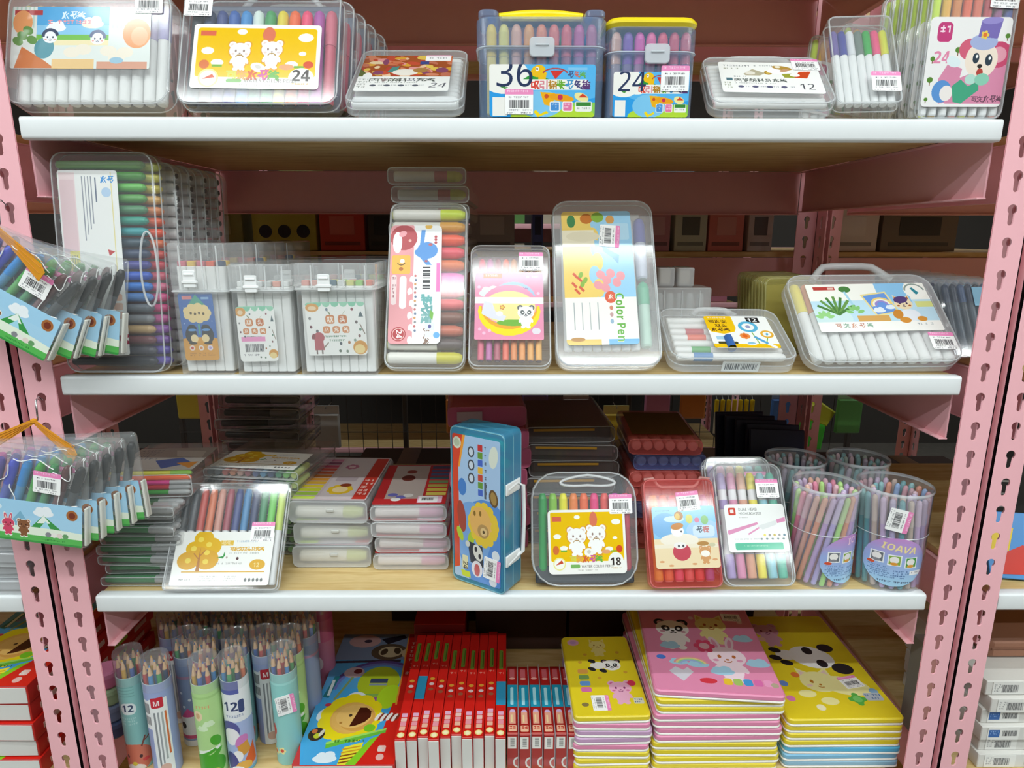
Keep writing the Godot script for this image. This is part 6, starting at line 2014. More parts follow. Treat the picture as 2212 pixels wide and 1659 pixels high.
func tin_piles() -> void:
	var yellow := Color("e6d02c")
	var rosy := Color("e58cb0")
	var lilac := Color("c8a0c4")
	var sky := Color("5cb8e0")
	var narrow := label(0.115, 0.199, Color("e8d22a"))
	oval(15, 14, 9, 8, "e8b0c8")
	oval(15, 14, 5, 4, "d0a0d0")
	animal(52, 22, 13, "f0e08a", "point", "e8c85a", "a8823a", true)
	animal(66, 70, 14, "f4f2ee", "round", "c8a0a8", "2a2a30", false, null, "2c2c30")
	oval(46, 70, 12, 8, "f2f0ec")
	for p in [[38, 60], [36, 78], [52, 82]]:
		oval(p[0], p[1], 6, 4, "2c2c30", 30)
	animal(70, 120, 16, "ecb0cc", "round", "d870a0", "8a3a6a", true)
	oval(88, 110, 6, 6, "d83a5a")
	for k in 4:
		rrect(14, 78 + k * 13, 15, 10, 3, ["e0a050", "7aa05a", "6aa0e0", "d870a8"][k])
	for p in [[80, 40], [30, 44], [84, 86], [44, 98], [20, 62]]:
		oval(p[0], p[1], 3, 3, "d8a83a")
	oval(16, 152, 5, 4, "8a7a4a")
	rrect(84, 140, 14, 12, 2, "d8d8c8")
	fine_print(85, 142, 12, 9, 2, "4a5a8a", 3)
	var wide := label(0.195, 0.275, Color("e78fb4"))
	animal(26, 58, 15, "f6f4f4", "round", "d0a0b0", "2a2a30", true, null, "2c2c32")
	animal(62, 50, 14, "f0e6a0", "point", "e0c070", "a85a3a", true)
	animal(66, 96, 16, "f4dce8", "long", "e8a0c0", "b86a3a", true)
	flower(50, 82, 9, 6, "e8507a", "f0c0d0")
	for p in [[20, 84, 9], [86, 70, 9], [24, 106, 8], [40, 108, 9], [90, 104, 10], [58, 116, 10]]:
		cloud(p[0], p[1], p[2], "a9d4ec")
	for k in 4:
		arc(34, 108, 14 - k * 1.8, 9 - k * 1.4, 190, 350, 1.6, ["e8a0a0", "f0d890", "a0d8a8", "a0b8e8"][k])
	oval(10, 100, 4, 3, "4a7ad0")
	poly([Vector2(14, 118), Vector2(20, 112), Vector2(26, 116), Vector2(30, 112), Vector2(34, 118), Vector2(24, 130)], "d8d4e0")
	for k in 5:
		rrect(56 + k * 8, 124, 7, 8, 2, ["f0c83a", "a8c86a", "4a9ad8", "e070b0", "f0a0c8"][k])
	oval(44, 128, 7, 3.4, "d83a4a")
	oval(96, 130, 3, 3, "b8a890")
	for p in [[50, 12], [80, 20], [14, 24], [90, 44], [46, 40]]:
		oval(p[0], p[1], 2.4, 2.4, "f0d0e0")
	var lying := label(0.18, 0.275, Color("e4cc28"))
	animal(30, 26, 13, "d8a0b4", "round", "c87a9a", "8a4a6a", true)
	oval(58, 70, 21, 17, "f2f0ee", 20)
	for p in [[78, 56, 8], [80, 88, 10]]:
		oval(p[0], p[1], p[2], p[2] * 0.8, "26262a")
	oval(58, 60, 5, 6, "26262a")
	oval(64, 80, 5, 6, "26262a")
	oval(34, 66, 10, 8, "f0eeea")
	for p in [[26, 58], [22, 70], [30, 78]]:
		oval(p[0], p[1], 6, 4, "26262a", 20)
	animal(48, 106, 17, "efe6a0", "point", "e8c8c0", "b87a2a", false)
	oval(70, 112, 22, 13, "efe6a0", 14)
	oval(30, 122, 8, 5, "efe6a0")
	oval(46, 132, 8, 5, "efe6a0")
	flower(72, 130, 8, 4, "5ab04a", "7ac86a")
	for p in [[14, 108, "6a8ad0"], [12, 128, "d87ab0"], [30, 96, "e07a3a"], [34, 140, "f0e8c0"], [92, 120, "8ab0d0"], [20, 40, "e8b8a0"]]:
		oval(p[0], p[1], 4, 4, p[2])
	rrect(80, 122, 16, 10, 2, "b8c0c8")
	fine_print(81, 124, 14, 7, 2, "4a6a9a", 4)
	var h := 0.0127
	var c1 := [yellow, yellow, yellow, rosy, lilac, lilac, rosy, yellow]
	for k in 8:
		var o := tin("%s tin in the narrow pile beside the maroon boxes, counted from below" % ["lowest yellow", "second, yellow", "third, yellow", "fourth, pink", "fifth, lilac", "sixth, lilac", "seventh, pink", "topmost yellow"][k], 0.121, 0.205, h, c1[k], Transform3D(Basis(Vector3.UP, 0.02 * sin(k * 2.0)), Vector3(0.157 + 0.002 * sin(k * 1.7), YD + 0.0005 + (h + 0.0003) * k, -0.022)), narrow if k == 7 else null, "narrow tins in the left pile")
		if k == 7:
			sticker(o, Transform3D(Basis(Vector3.RIGHT, -PI / 2) * Basis(Vector3.BACK, -PI / 2), Vector3(-0.014, h + 0.0006, -0.03)), 1)
	var c2 := [yellow, yellow, yellow, yellow, rosy, rosy, rosy, rosy, yellow, yellow, rosy]
	for k in 11:
		var top := k == 10
		var o := tin("%s tin in the middle pile of wide tins, counted from below" % ["lowest yellow", "second, yellow", "third, yellow", "fourth, yellow", "fifth, pink", "sixth, pink", "seventh, pink", "eighth, pink", "ninth, yellow", "tenth, yellow", "topmost pink"][k], 0.2, 0.281, h, c2[k], Transform3D(Basis(Vector3.UP, -0.085 if top else 0.012 * sin(k * 2.0)), Vector3(0.3225 + 0.003 * sin(k * 1.7), YD + 0.0005 + (h + 0.0003) * k, -0.026 if not top else -0.024)), wide if top else null, "wide tins in the middle pile")
		if top:
			sticker(o, Transform3D(Basis(Vector3.RIGHT, -PI / 2), Vector3(0.066, h + 0.0006, -0.21)), 2)
	var c3 := [Color("8ab4cc"), Color("7ab4d4"), sky, yellow, yellow, yellow, yellow]
	for k in 7:
		var top := k == 6
		var o := tin("%s tin in the right pile of wide tins, counted from below" % ["lowest blue", "second, blue", "third, bright blue", "fourth, yellow", "fifth, yellow", "sixth, yellow", "topmost yellow"][k], 0.186, 0.281, h, c3[k], Transform3D(Basis(Vector3.UP, 0.012 * sin(k * 2.3)), Vector3(0.5255 - 0.0015 * (k % 2), YD + 0.0005 + (h + 0.0003) * k, -0.03)), lying if top else null, "wide tins in the right pile")
		if top:
			sticker(o, Transform3D(Basis(Vector3.RIGHT, -PI / 2) * Basis(Vector3.BACK, 0.2), Vector3(0.05, h + 0.0006, -0.085)), 0)

func tube_arts() -> Array:
	var out := []
	var w := 0.128
	var h := 0.165
	var H := 129.0
	# teal with a deer
	var l := label(w, h, Color("8cc4c0"), 2600.0)
	for k in 4:
		rect(40, 12 + k * 4, 20, 1.2, "7ab0ac")
	rrect(42, 34, 18, 16, 6, "e6efee")
	words("12", 44, 46, 13, "3a4a6a", true)
	fine_print(40, 54, 22, 12, 3, "b8dcd8", 3)
	oval(50, 112, 22, 20, "d8785e")
	oval(50, 128, 12, 8, "f0e8e0")
	for d in [-1, 1]:
		line([Vector2(50 + d * 10, 96), Vector2(50 + d * 15, 84)], 2, "8a4a3a")
		line([Vector2(50 + d * 13, 90), Vector2(50 + d * 20, 86)], 1.6, "8a4a3a")
		oval(50 + d * 8, 110, 1.8, 2.4, "4a2a2a")
		oval(50 + d * 13, 116, 4, 2.6, "e04a4a")
	oval(50, 120, 3, 3, "e8d04a")
	out.push_back(l)
	# lavender with text panel
	l = label(w, h, Color("9aa8d4"), 2600.0)
	rect(34, 22, 15, 40, "eef0f0")
	bars(35, 26, 13, 14, "3a3a40", 3)
	bars(35, 44, 13, 12, "3a3a40", 4)
	rect(46, 20, 20, 110, "eceeee")
	rrect(48, 18, 14, 14, 2, "c8283a")
	words("M", 51, 29, 9, "f4e4e4", true)
	for k in 4:
		rect(50 + k * 4, 38, 2, 78 - k * 6, ["8a8e92", "9a9ea2", "aab0b0", "d8703a"][k])
	oval(56, 116, 6, 6, "d8b0a0")
	out.push_back(l)
	# pale green with a crocodile
	l = label(w, h, Color("b4dc92"), 2600.0)
	rect(0, 16, 100, 3, "a6d084")
	fine_print(42, 28, 16, 6, 1, "e0a070", 2)
	oval(44, 42, 6, 7, "ecd8b0")
	oval(44, 42, 3, 4, "d8b080")
	cloud(56, 54, 7, "d8f0c8")
	cloud(48, 60, 7, "d8f0c8")
	arc(50, 86, 16, 14, 20, 110, 6, "4aa82a")
	oval(62, 78, 6, 8, "4aa82a", -30)
	poly([Vector2(38, 92), Vector2(66, 86), Vector2(66, 90), Vector2(40, 98)], "eef6ea")
	oval(50, 112, 22, 16, "4aa82a")
	line([Vector2(38, 100), Vector2(60, 90)], 4, "4aa82a")
	oval(56, 122, 8, 6, "e8d83a")
	out.push_back(l)
	# white and navy with forest animals
	l = label(w, h, Color("e8eaee"), 2600.0)
	rect(0, 0, 100, 9, "e8eaee")
	rect(0, 0, 62, 17, "5a62a8")
	rect(60, 0, 14, 100, "eceef0")
	rect(0, 56, 100, 80, "a8b8e0")
	words("12", 40, 40, 17, "2c3a66", true)
	rrect(58, 26, 7, 18, 3, "3a4a7a")
	fine_print(42, 46, 22, 5, 1, "7a8ab0", 3)
	oval(45, 68, 12, 14, "5a5a9a")
	oval(46, 76, 10, 12, "f0eef0")
	oval(58, 84, 7, 10, "d080c0", 30)
	poly([Vector2(52, 90), Vector2(64, 84), Vector2(68, 100), Vector2(54, 106)], "d89a3a")
	poly([Vector2(60, 110), Vector2(72, 90), Vector2(76, 118), Vector2(62, 124)], "e0602a")
	oval(52, 104, 6, 8, "f2f0ee")
	oval(44, 112, 8, 14, "4a4a8a", -10)
	oval(58, 120, 10, 8, "e8b04a")
	oval(50, 124, 8, 6, "f4f2f0")
	rect(0, 124, 100, 8, "6ab0d8")
	out.push_back(l)
	# plain turquoise with flowers
	l = label(w, h, Color("92d0cc"), 2600.0)
	rect(0, 12, 100, 3, "a4dcd8")
	poly([Vector2(34, 74), Vector2(38, 70), Vector2(36, 100), Vector2(33, 104)], "d8785e")
	flower(46, 108, 5, 5, "f0e8a0", "d84a3a")
	flower(36, 112, 5, 5, "f0e8a0", "d84a3a")
	oval(36, 80, 4, 8, "c85a4a")
	out.push_back(l)
	# grey-blue with a polar bear
	l = label(w, h, Color("8494b8"), 2600.0)
	rect(0, 26, 100, 4, "b08aa8")
	for p in [[44, 50], [54, 60], [60, 44], [46, 70]]:
		oval(p[0], p[1], 2, 2, "e0e6f0")
	oval(50, 100, 18, 18, "e8e6e4")
	poly([Vector2(40, 86), Vector2(50, 72), Vector2(62, 84)], "d0508a")
	oval(42, 98, 4, 5, "2a2a30")
	rect(32, 112, 38, 5, "c8507a")
	rect(58, 114, 6, 14, "c8507a")
	rect(30, 120, 42, 20, "e0dedc")
	out.push_back(l)
	# rose
	l = label(w, h, Color("c8608a"), 2600.0)
	rect(0, 0, 100, 22, "b8507a")
	rect(38, 22, 26, 34, "e8dce0")
	words("12", 41, 42, 14, "b8406a", true)
	rect(0, 56, 100, 80, "c87a9a")
	oval(52, 90, 14, 14, "e8d8dc")
	oval(50, 112, 12, 10, "d0486a")
	out.push_back(l)
	return out

# ---------------------------------------------------------------- bags on the post, the neighbouring racks, the racks behind

func neighbours_and_far() -> void:
	hanging_bags()
	left_neighbour()
	right_neighbour()
	back_to_back()
	far_aisle()

func camp_card() -> Dictionary:
	var l := label(0.142, 0.056, Color("a9d4ee"))
	var H := 39.0
	rect(0, 0, 100, 14, "a4d2ee")
	cloud(20, 8, 10, "d8ecf8")
	cloud(66, 10, 9, "f0f6fa")
	poly([Vector2(30, 30), Vector2(46, 10), Vector2(58, 30)], "7fb4d0")
	poly([Vector2(50, 30), Vector2(66, 12), Vector2(88, 30)], "3f9a4e")
	poly([Vector2(66, 12), Vector2(60, 20), Vector2(72, 19)], "eef6ee")
	poly([Vector2(60, 28), Vector2(68, 17), Vector2(74, 28)], "a8dcf0")
	oval(60, 31, 60, 7, "e8f2e0")
	rect(0, 32, 100, 8, "5cb85a")
	rect(0, 37.4, 100, 2, "3f9a4a")
	oval(91, 9, 5, 5, "a8683a")
	oval(91, 9, 3, 3, "7a3a2a")
	var furs := ["e88a9a", "eea04a", "d84a6a", "8a5a3a"]
	for k in 4:
		animal(8 + k * 13.5, 23, 5.4, furs[k], ["round", "point", "long", "round"][k], "f6d0c0", "4a2a22", true, "f6f2ea")
	for k in 4:
		oval(70 + k * 5, 30, 2.6, 2.4, ["8a8a90", "f0ece6", "e8d8d0", "6aa06a"][k])
	fine_print(64, 34.6, 24, 2.2, 1, "2f7a3a", 3)
	return l

func bag(label_: String, where: Transform3D, card: Dictionary, with_sticker: bool) -> Node3D:
	var o := thing("pen_bag", label_, "marker set", where.origin, "clear bags of felt pens hanging on the left post", where.basis)
	part(o, "bag", prism(round_rect(0.15, 0.125, 0.006, 3, true), -0.0122, 0.0, 0.005), clear_plastic(Color("eef2f2"), 0.1, 0.05))
	# folds of the film
	for f in [[-0.066, 0.1, 0.05, -0.5, 0.012], [-0.035, 0.082, 0.055, 0.9, 0.006], [0.012, 0.113, 0.05, -0.12, 0.004], [-0.02, 0.062, 0.03, 1.0, 0.008], [0.05, 0.1, 0.03, 0.5, 0.009], [0.045, 0.064, 0.035, -0.7, 0.01], [-0.055, 0.06, 0.04, 0.15, 0.006]]:
		var pts := []
		for i in 10:
			var u := i / 9.0 - 0.5
			var q := Vector2(u * f[2], f[4] * sin(u * 7.0 + f[0] * 90.0)).rotated(f[3])
			pts.push_back(Vector3(f[0] + q.x, f[1] + q.y, 0.0004))
		part(o, "film_fold", tube(pts, 0.0007, 5), mat(Color("fbfcfc"), 0.15, {"alpha": 0.85}))
	var caps := ["c83a9a", "5a4a9a", "3f4fc8", "2f8fd8", "3fa83a", "2f8a4a", "5a2a2e", "1c1e22"]
	for k in 8:
		var slant := Basis(Vector3.BACK, -0.28)
		pen(o, "felt_pen", Transform3D(slant, Vector3(-0.076 + 0.0165 * k, 0.014, -0.0062)), 0.1, 0.0053, Color(caps[k]).lerp(Color("aab2b8"), 0.35), caps[k], 0.034, 0.6)
	plate(o, "card", card, at(0, 0.031, 0.0006), 0.002, 0.0005, true)
	for k in 1:
		part(o, "card_edge", box_mesh(Vector3(0.003, 0.052, 0.0105), 0.0008), mat(Color("dedfd6"), 0.5), at(0.0735, 0.031, -0.0062))
	if with_sticker:
		sticker(o, Transform3D(Basis(Vector3.BACK, -0.05), Vector3(0.028, 0.087, 0.0008)), 1)
	return o

func hanging_bags() -> void:
	var card := camp_card()
	for g in 2:
		var low := g == 1
		var roll := -8.0 if low else -31.0
		var o: Node3D
		for k in (5 if low else 4):
			var p := Vector3(-0.6245 + 0.0135 * k, 1.1125 + 0.001 * k, 0.069 - 0.0129 * k) if low else Vector3(-0.634 + 0.02 * k, 1.382 - 0.008 * k, 0.058 - 0.0129 * k)
			var place := Transform3D(Basis(Vector3.BACK, deg_to_rad(roll + (2.5 * k if low else 7.0 * k))), p)
			var text: String = "bag of felt pens with a camping card, %s of the %s bundle" % [["front", "second", "third", "fourth", "rearmost"][k], "lower" if low else "upper"]
			if k == 0:
				o = bag(text, place, card, true)
			else:
				copy_of(o, text, place)
		var hook := Vector3(-0.6235, 1.2745, 0.004) if low else Vector3(-0.6285, 1.5235, 0.004)
		var h := thing("wire_hook", "thin wire hook through a slot of the left post, holding the %s bundle of bags" % ("lower" if low else "upper"), "hook", hook, "wire hooks on the left post")
		part(h, "wire", tube([Vector3(0, 0.01, -0.004), Vector3(0.0, 0.016, 0.004), Vector3(0.002, 0.012, 0.012), Vector3(0.004, -0.002, 0.016), Vector3(0.002, -0.012, 0.014), Vector3(-0.002, -0.014, 0.01)], 0.0012, 6), mat(Color("c8c8c8"), 0.25, {"metal": 1.0}))
		var ribbon := mat(Color("e0981c"), 0.5)
		var r := thing("ribbon", "orange ribbon tied round the %s bundle of bags on the left post" % ("lower" if low else "upper"), "ribbon", hook + (Vector3(-0.002, -0.0135, 0.016) if low else Vector3(0.006, -0.009, 0.036)), "orange ribbons on the left post")
		for s in [-1, 1]:
			if not low and s < 0:
				continue
			var end := Vector2(0.072 * s, -0.036) if low else Vector2(0.082, -0.058)
			var d := end.normalized()
			var q := Vector2(-d.y, d.x)
			var poly2 := PackedVector2Array([q * 0.003, q * -0.003, end * 0.6 - q * 0.008, end - q * 0.014, end * 1.05 + q * 0.002, end * 0.96 + q * 0.008, end * 0.6 + q * 0.007])
			part(r, "ribbon_tail", prism(poly2, 0.0, 0.001, 0.0), ribbon, Transform3D(Basis(Vector3.UP, -0.4 * s), Vector3(0, 0, 0)))
			for k in 4:
				var f := q * (0.004 * (k - 1.5))
				part(r, "crease", tube([Vector3(0, 0, 0.0012), Vector3(end.x * 0.6 + f.x, end.y * 0.6 + f.y, 0.0012), Vector3(end.x * 0.98 + f.x * 2, end.y * 0.98 + f.y * 2, 0.0012)], 0.0006, 4), mat(Color("c8801a"), 0.5), Transform3D(Basis(Vector3.UP, -0.4 * s), Vector3(0, 0, 0)))
		part(r, "knot", lathe([[0.0, -0.004], [0.004, -0.002], [0.004, 0.002], [0.0, 0.004]], 10), ribbon)

func left_neighbour() -> void:
	var lion := lion_art()
	var o: Node3D
	for k in 5:
		var place := Transform3D(Basis(Vector3.UP, 0.015 * sin(k * 2.0)), Vector3(-0.816 - 0.003 * (k % 2), YD + 0.0005 + 0.0325 * k, -0.02 - 0.004 * (k % 2)))
		var text: String = "red drawing set with white ends, %s of the left neighbour rack's pile" % ["lowest", "second from below", "middle one", "second from the top", "topmost"][k]
		if k == 0:
			o = drawing_box(text, place.origin, lion, 0.031)
			o.set_meta("group", "drawing sets piled on the left neighbouring rack")
		else:
			copy_of(o, text, place)
	for k in 4:
		var p := thing("clay_pot", "%s round pot of clay stacked by the left post on the bottom shelf" % ["dark blue", "grey-blue", "pale green", "pink"][k], "clay pot", Vector3(-0.676, YD + 0.0005 + 0.032 * k, -0.11), "round pots of clay stacked by the left post")
		part(p, "pot", lathe([[0.0, 0.0], [0.016, 0.0], [0.019, 0.004], [0.019, 0.024]], 16), mat(Color(["3a4a6a", "6a7a98", "9ab48a", "d87aa0"][k]), 0.4))
		part(p, "lid", lathe([[0.0205, 0.021], [0.0205, 0.028], [0.019, 0.0312], [0.0, 0.0312]], 16), mat(Color(["4a5a80", "7a8aa8", "a8c49a", "e08ab0"][k]), 0.4))
	o = thing("pen_case", "", "marker set", Vector3.ZERO, "clear flat cases piled on the third shelf of the left neighbouring rack")
	flat_case(o, 0.13, 0.021, 0.15, frosted(0.35))
	part(o, "filling", box_mesh(Vector3(0.118, 0.014, 0.13), 0.002), mat(Color("b9bcc0"), 0.5), at(0, 0.0105, -0.07))
	pile_up(o, 7, 0.0216, Vector3(-0.763, YC, -0.012), "clear flat pen case, %s of the pile at the left picture edge")

func white_box(parent: Node3D, w: float, h: float, d: float, c: Color) -> void:
	part(parent, "carton", box_mesh(Vector3(w, h, d), 0.001), mat(c, 0.55), at(0, h / 2, -d / 2))

func right_neighbour() -> void:
	var l := label(0.05, 0.022, Color("ecebe6"))
	bars(30, 10, 50, 26, "3a3a3e", 3)
	fine_print(6, 8, 20, 28, 4, "8a8a8a", 4)
	var blue := label(0.05, 0.022, Color("eeede8"))
	rect(4, 8, 34, 26, "3a6ab0")
	bars(46, 10, 46, 20, "3a3a3e", 5)
	fine_print(8, 12, 26, 16, 2, "a8c4e8", 6)
	for k in 6:
		var b := thing("carton_box", "white carton with barcode end, %s of the right neighbour rack's pile" % ["lowest", "second from below", "third from below", "fourth from below", "fifth from below", "topmost"][k], "carton", Vector3(0.838 + 0.004 * sin(k * 2.0), YD + 0.0005 + 0.0255 * k, -0.03 - 0.008 * (k % 2)), "white cartons piled on the right neighbouring rack")
		white_box(b, 0.19, 0.025, 0.2, Color("dedcd6"))
		plate(b, "end_print", blue if k == 2 or k == 3 else l, at(-0.06, 0.0125, 0.0004), 0.001, 0.0004)
		plate(b, "second_print", l if k == 2 else blue, at(0.005, 0.0125, 0.0004), 0.001, 0.0004)
	var p := thing("paper_pack", "brown paper-wrapped pack lying behind the white cartons on the right neighbouring rack", "paper pack", Vector3(0.86, YD + 0.154, -0.09))
	part(p, "pack", box_mesh(Vector3(0.16, 0.035, 0.13), 0.006), mat(Color("a5745c"), 0.6), at(0, 0.0178, -0.065))
	part(p, "fold", box_mesh(Vector3(0.158, 0.004, 0.002), 0.001), mat(Color("8a5c46"), 0.6), at(0, 0.02, 0.0008))
	var t := thing("carton_box", "grey carton just behind the right post on the bottom shelf", "carton", Vector3(0.706, YD + 0.0005, -0.085))
	white_box(t, 0.05, 0.17, 0.05, Color("8a867e"))
	for k in 3:
		var b := thing("picture_book", ["black book with white lines of print", "blue book with a yellow and red picture", "second black book behind the black one"][k] + ", third shelf of the right neighbouring rack", "book", Vector3(0.80 + [0.0, 0.0, 0.01][k], YC + 0.0005, [-0.09, -0.03, -0.12][k]), "", tilt([16, 30, 14][k], -10))
		part(b, "cover", box_mesh(Vector3(0.16, [0.19, 0.1, 0.2][k], 0.008), 0.001), mat(Color(["26221e", "4a90d0", "2a2622"][k]), 0.35), at(0, [0.095, 0.05, 0.1][k] + 0.004, -0.004))
		if k == 1:
			part(b, "cover_print", prism(PackedVector2Array([Vector2(-0.07, 0.01), Vector2(-0.02, 0.012), Vector2(0.0, 0.04), Vector2(-0.03, 0.055), Vector2(-0.06, 0.04)]), 0.0, 0.0006), mat(Color("d0301e"), 0.4), at(0, 0, 0.0002))
			part(b, "cover_print", prism(PackedVector2Array([Vector2(-0.075, 0.04), Vector2(-0.05, 0.045), Vector2(-0.04, 0.08), Vector2(-0.07, 0.075)]), 0.0, 0.0005), mat(Color("e8c82a"), 0.4), at(0, 0, 0.0002))
		else:
			for i in 6:
				part(b, "print_line", box_mesh(Vector3(0.05, 0.003, 0.0006), 0.0002), mat(Color("8a8680"), 0.5), at(-0.04, 0.05 + 0.02 * i, 0.0004))
	# film wallets by the right end of the second shelf
	var o := thing("dark_wallet", "front film wallet of dark pens beyond the right end of the second shelf", "marker set", Vector3(0.715, YB + 0.0005, -0.12), "film wallets of dark pens beyond the second shelf", tilt(24, 10))
	part(o, "wallet", prism(round_rect(0.11, 0.125, 0.006, 3, true), -0.012, 0.0, 0.003), clear_plastic(Color("c8d4e0"), 0.16, 0.06), at(0, 0.006, 0))
	pens(o, 7, -0.048, 0.048, 0.012, 0.11, -0.006, 0.005, ["2a3a5a", "22304a", "3a5a8a"], ["2c3644", "3a4a5a"], 0.03)
	part(o, "card", box_mesh(Vector3(0.04, 0.03, 0.0006), 0.0002), mat(Color("8ac0e0"), 0.5), at(0.02, 0.1, 0.0008))
	for k in 6:
		copy_of(o, "%s film wallet of dark pens beyond the right end of the second shelf" % ["second", "third", "fourth", "fifth", "sixth", "last"][k], Transform3D(tilt(23 - k, 12 + k), Vector3(0.712 - 0.004 * k, YB + 0.0005, -0.148 - 0.026 * k)))

func back_to_back() -> void:
	# cartons standing on the high shelf of the rack behind
	var specs := [
		[-0.507, 0.142, 0.115, "b0a83c", "yellow box with three dark round holes, on the rack behind"],
		[-0.378, 0.1, 0.115, "c8402e", "red box with a pale picture, on the rack behind"],
		[-0.29, 0.06, 0.12, "3c342c", "dark narrow box beside the red box, on the rack behind"],
		[-0.042, 0.1, 0.105, "9a9498", "grey box with a dark photo, behind the pink panda case"],
		[0.06, 0.024, 0.105, "4a5aa8", "thin dark blue book on the rack behind, left of the tall Color Pen case"],
		[0.33, 0.055, 0.1, "c890a0", "pale rose box on the rack behind, right of the Color Pen case"],
		[0.404, 0.072, 0.1, "ccd6c6", "white and green box on the rack behind"],
		[0.484, 0.078, 0.1, "d8827c", "red-pink box on the rack behind"],
		[0.561, 0.055, 0.1, "c4b8b6", "pale grey box by the back post, on the rack behind"],
		[0.763, 0.126, 0.11, "e0d8d6", "white box with dark picture, right of the back post"],
		[0.92, 0.17, 0.1, "7a6e62", "dark photo box at the right, on the rack behind"],
		[-0.66, 0.12, 0.14, "8a8a48", "olive box at the left end of the rack behind"]]
	for k in specs.size():
		var s: Array = specs[k]
		var b := thing("carton_box", s[4], "carton", Vector3(s[0], 1.4625, -0.655), "cartons on the high shelf of the rack behind")
		white_box(b, s[1], s[2], 0.09, Color(s[3]))
		var dark := mat(Color("1c1a22"), 0.6)
		if k == 0:
			for i in 3:
				part(b, "round_hole", lathe([[0.0, 0.0], [0.0145, 0.0], [0.0145, 0.0008], [0.0, 0.0008]], 16), dark, Transform3D(Basis(Vector3.RIGHT, PI / 2), Vector3(-0.042 + 0.042 * i, 0.042, 0.0)))
		else:
			part(b, "picture", box_mesh(Vector3(s[1] * 0.55, 0.04, 0.0008), 0.0002), mat(Color(s[3]).lightened(0.25) if k % 2 else Color(s[3]).darkened(0.5), 0.5), at(0.0, 0.055, 0.0004))
			part(b, "print_strip", box_mesh(Vector3(s[1] * 0.8, 0.008, 0.0008), 0.0002), mat(Color(s[3]).darkened(0.35), 0.5), at(0, 0.016, 0.0004))

	for k in 9:
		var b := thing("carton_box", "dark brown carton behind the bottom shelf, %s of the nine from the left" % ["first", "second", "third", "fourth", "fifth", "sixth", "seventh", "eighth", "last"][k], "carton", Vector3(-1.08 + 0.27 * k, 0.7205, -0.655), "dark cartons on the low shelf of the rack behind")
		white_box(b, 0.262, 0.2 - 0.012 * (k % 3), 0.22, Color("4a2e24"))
		part(b, "packing_tape", box_mesh(Vector3(0.05, 0.0006, 0.222), 0.0002), mat(Color("8a6a48"), 0.4), at(0, 0.2003 - 0.012 * (k % 3), -0.11))

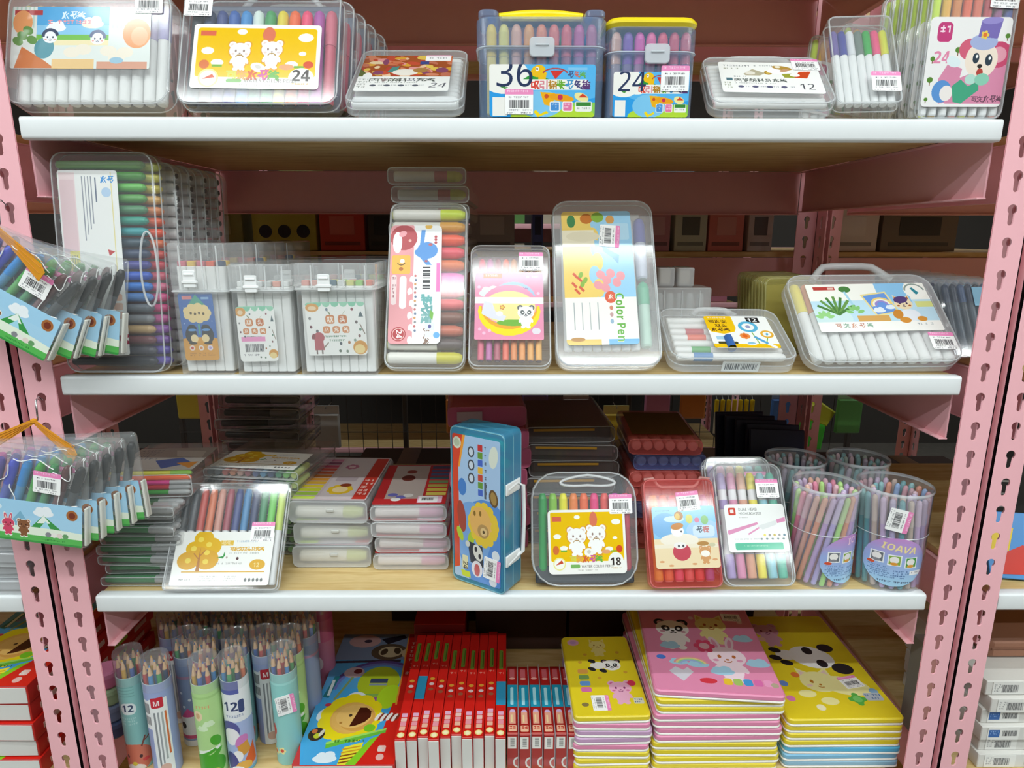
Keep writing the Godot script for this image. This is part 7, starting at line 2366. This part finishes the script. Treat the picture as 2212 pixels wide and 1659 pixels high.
func far_aisle() -> void:
	# a wire display stand with goods on hooks beyond the third shelf
	var g := thing("wire_display", "dark floor-standing wire grid with goods on hooks, beyond the back of the third shelf", "wire display", Vector3(0, 0, -1.7))
	var wire := mat(Color("4a4440"), 0.4)
	for k in 46:
		part(g, "grid_wire", tube([Vector3(-1.32 + 0.06 * k, 0.4, 0), Vector3(-1.32 + 0.06 * k, 1.15, 0)], 0.0015, 5), wire)
	for k in 4:
		part(g, "cross_wire", tube([Vector3(-1.34, 1.15 - 0.22 * k, 0.003), Vector3(1.4, 1.15 - 0.22 * k, 0.003)], 0.002, 5), wire)
	for k in 4:
		part(g, "stand_leg", box_mesh(Vector3(0.02, 1.16, 0.02), 0.003), wire, at(-1.34 + 0.9133 * k, 0.58, -0.014))
	var looks := [["yellow", "e0c43a"], ["pink", "d88ab0"], ["green", "5a9a4a"], ["grey", "b8b8b6"], ["orange", "e0883a"], ["blue", "4a7ac0"], ["violet", "7a5aa8"], ["white", "e4e2dc"]]
	for k in 14:
		var c := Color(looks[k % 8][1])
		var p := thing("hanging_packet", "%s %s packet on the wire display in the far aisle" % ["left-hand" if k < 8 else "right-hand", looks[k % 8][0]], "packet", Vector3([-1.25, -1.12, -1.0, -0.86, -0.2, -0.06, 0.1, 0.26, 0.42, 0.58, 1.34, -0.72, 0.72, 1.08][k], 0.93 - 0.06 * (k % 3), -1.62), "packets on hooks in the far aisle")
		part(p, "packet", box_mesh(Vector3(0.1, 0.14, 0.018), 0.006), mat(c, 0.4), at(0, -0.07, 0))
		part(p, "header_card", box_mesh(Vector3(0.1, 0.035, 0.003), 0.001), mat(c.lightened(0.4), 0.5), at(0, 0.016, 0))
		part(p, "hook_wire", tube([Vector3(0, 0.0245, -0.0785), Vector3(0, 0.0245, 0.01), Vector3(0, 0.032, 0.014)], 0.0018, 5), mat(Color("b0b0b0"), 0.3, {"metal": 1.0}))
	var at_place := ["leftmost", "second", "third", "fourth", "fifth", "sixth", "rightmost"]
	for k in 7:
		var p := thing("yellow_pencil", "%s of the yellow pencils hanging beyond the red pile" % at_place[k], "pencil", Vector3(0.835 + 0.024 * k, 0.71, -1.68), "yellow pencils hanging in the far aisle")
		part(p, "barrel", lathe([[0.0, 0.0], [0.008, 0.0], [0.008, 0.09]], 8), mat(Color("d8ccb0"), 0.5))
		part(p, "coloured_end", lathe([[0.009, 0.09], [0.009, 0.14], [0.0, 0.143]], 8), mat(Color("f0d020"), 0.4))
		part(p, "hook_wire", tube([Vector3(0, 0.14, 0), Vector3(0, 0.155, -0.012), Vector3(0, 0.15, -0.0225)], 0.0015, 5), mat(Color("b0b0b0"), 0.3, {"metal": 1.0}))
	var b := thing("green_bag", "bright green bag seen beside the back post, beyond the third shelf", "bag", Vector3(1.21, 0.66, -1.64))
	part(b, "bag", prism(PackedVector2Array([Vector2(-0.06, 0), Vector2(0.05, -0.01), Vector2(0.06, 0.1), Vector2(0.02, 0.16), Vector2(-0.05, 0.13)]), -0.03, 0.0, 0.008), mat(Color("4ad83a"), 0.45))
	part(b, "top_frill", prism(PackedVector2Array([Vector2(-0.03, 0.12), Vector2(0.06, 0.09), Vector2(0.09, 0.15), Vector2(0.03, 0.19), Vector2(-0.02, 0.18)]), -0.03, 0.004, 0.006), mat(Color("c8c82a"), 0.5))
	part(b, "hook_wire", tube([Vector3(0, 0.15, -0.02), Vector3(0, 0.165, -0.045), Vector3(0, 0.16, -0.0625)], 0.0018, 5), mat(Color("b0b0b0"), 0.3, {"metal": 1.0}))
	var colours := ["d8b82a", "4a9a3a", "c8c8c8", "c86a8a", "3a6ab0", "e08a3a", "7a9a3a", "8a4a6a", "d8d0b8", "6a9ab8"]
	# goods on the rack across the far aisle
	rack("pink rack across the far aisle, glimpsed through the gaps", 0.0, -2.55, 0.5, [0.35, 0.75, 1.15, 1.55], pink(), 2.4)
	for row in 3:
		for k in 11:
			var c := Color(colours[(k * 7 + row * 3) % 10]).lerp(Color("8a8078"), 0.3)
			var o := thing("carton_box", "carton in the far aisle, %s shelf, %s from the left" % [["low", "middle", "high"][row], ["first", "second", "third", "fourth", "fifth", "sixth", "seventh", "eighth", "ninth", "tenth", "last"][k]], "carton", Vector3(-1.08 + 0.215 * k, [0.7505, 1.1505, 1.5505][row], -2.6), "cartons on the rack across the far aisle")
			white_box(o, 0.17, 0.2 + 0.05 * ((k * 5 + row) % 3), 0.2, c)
			part(o, "label_sheet", box_mesh(Vector3(0.1, 0.08, 0.002), 0.0004), mat(c.lightened(0.4), 0.5), at(0, 0.12, 0.001))
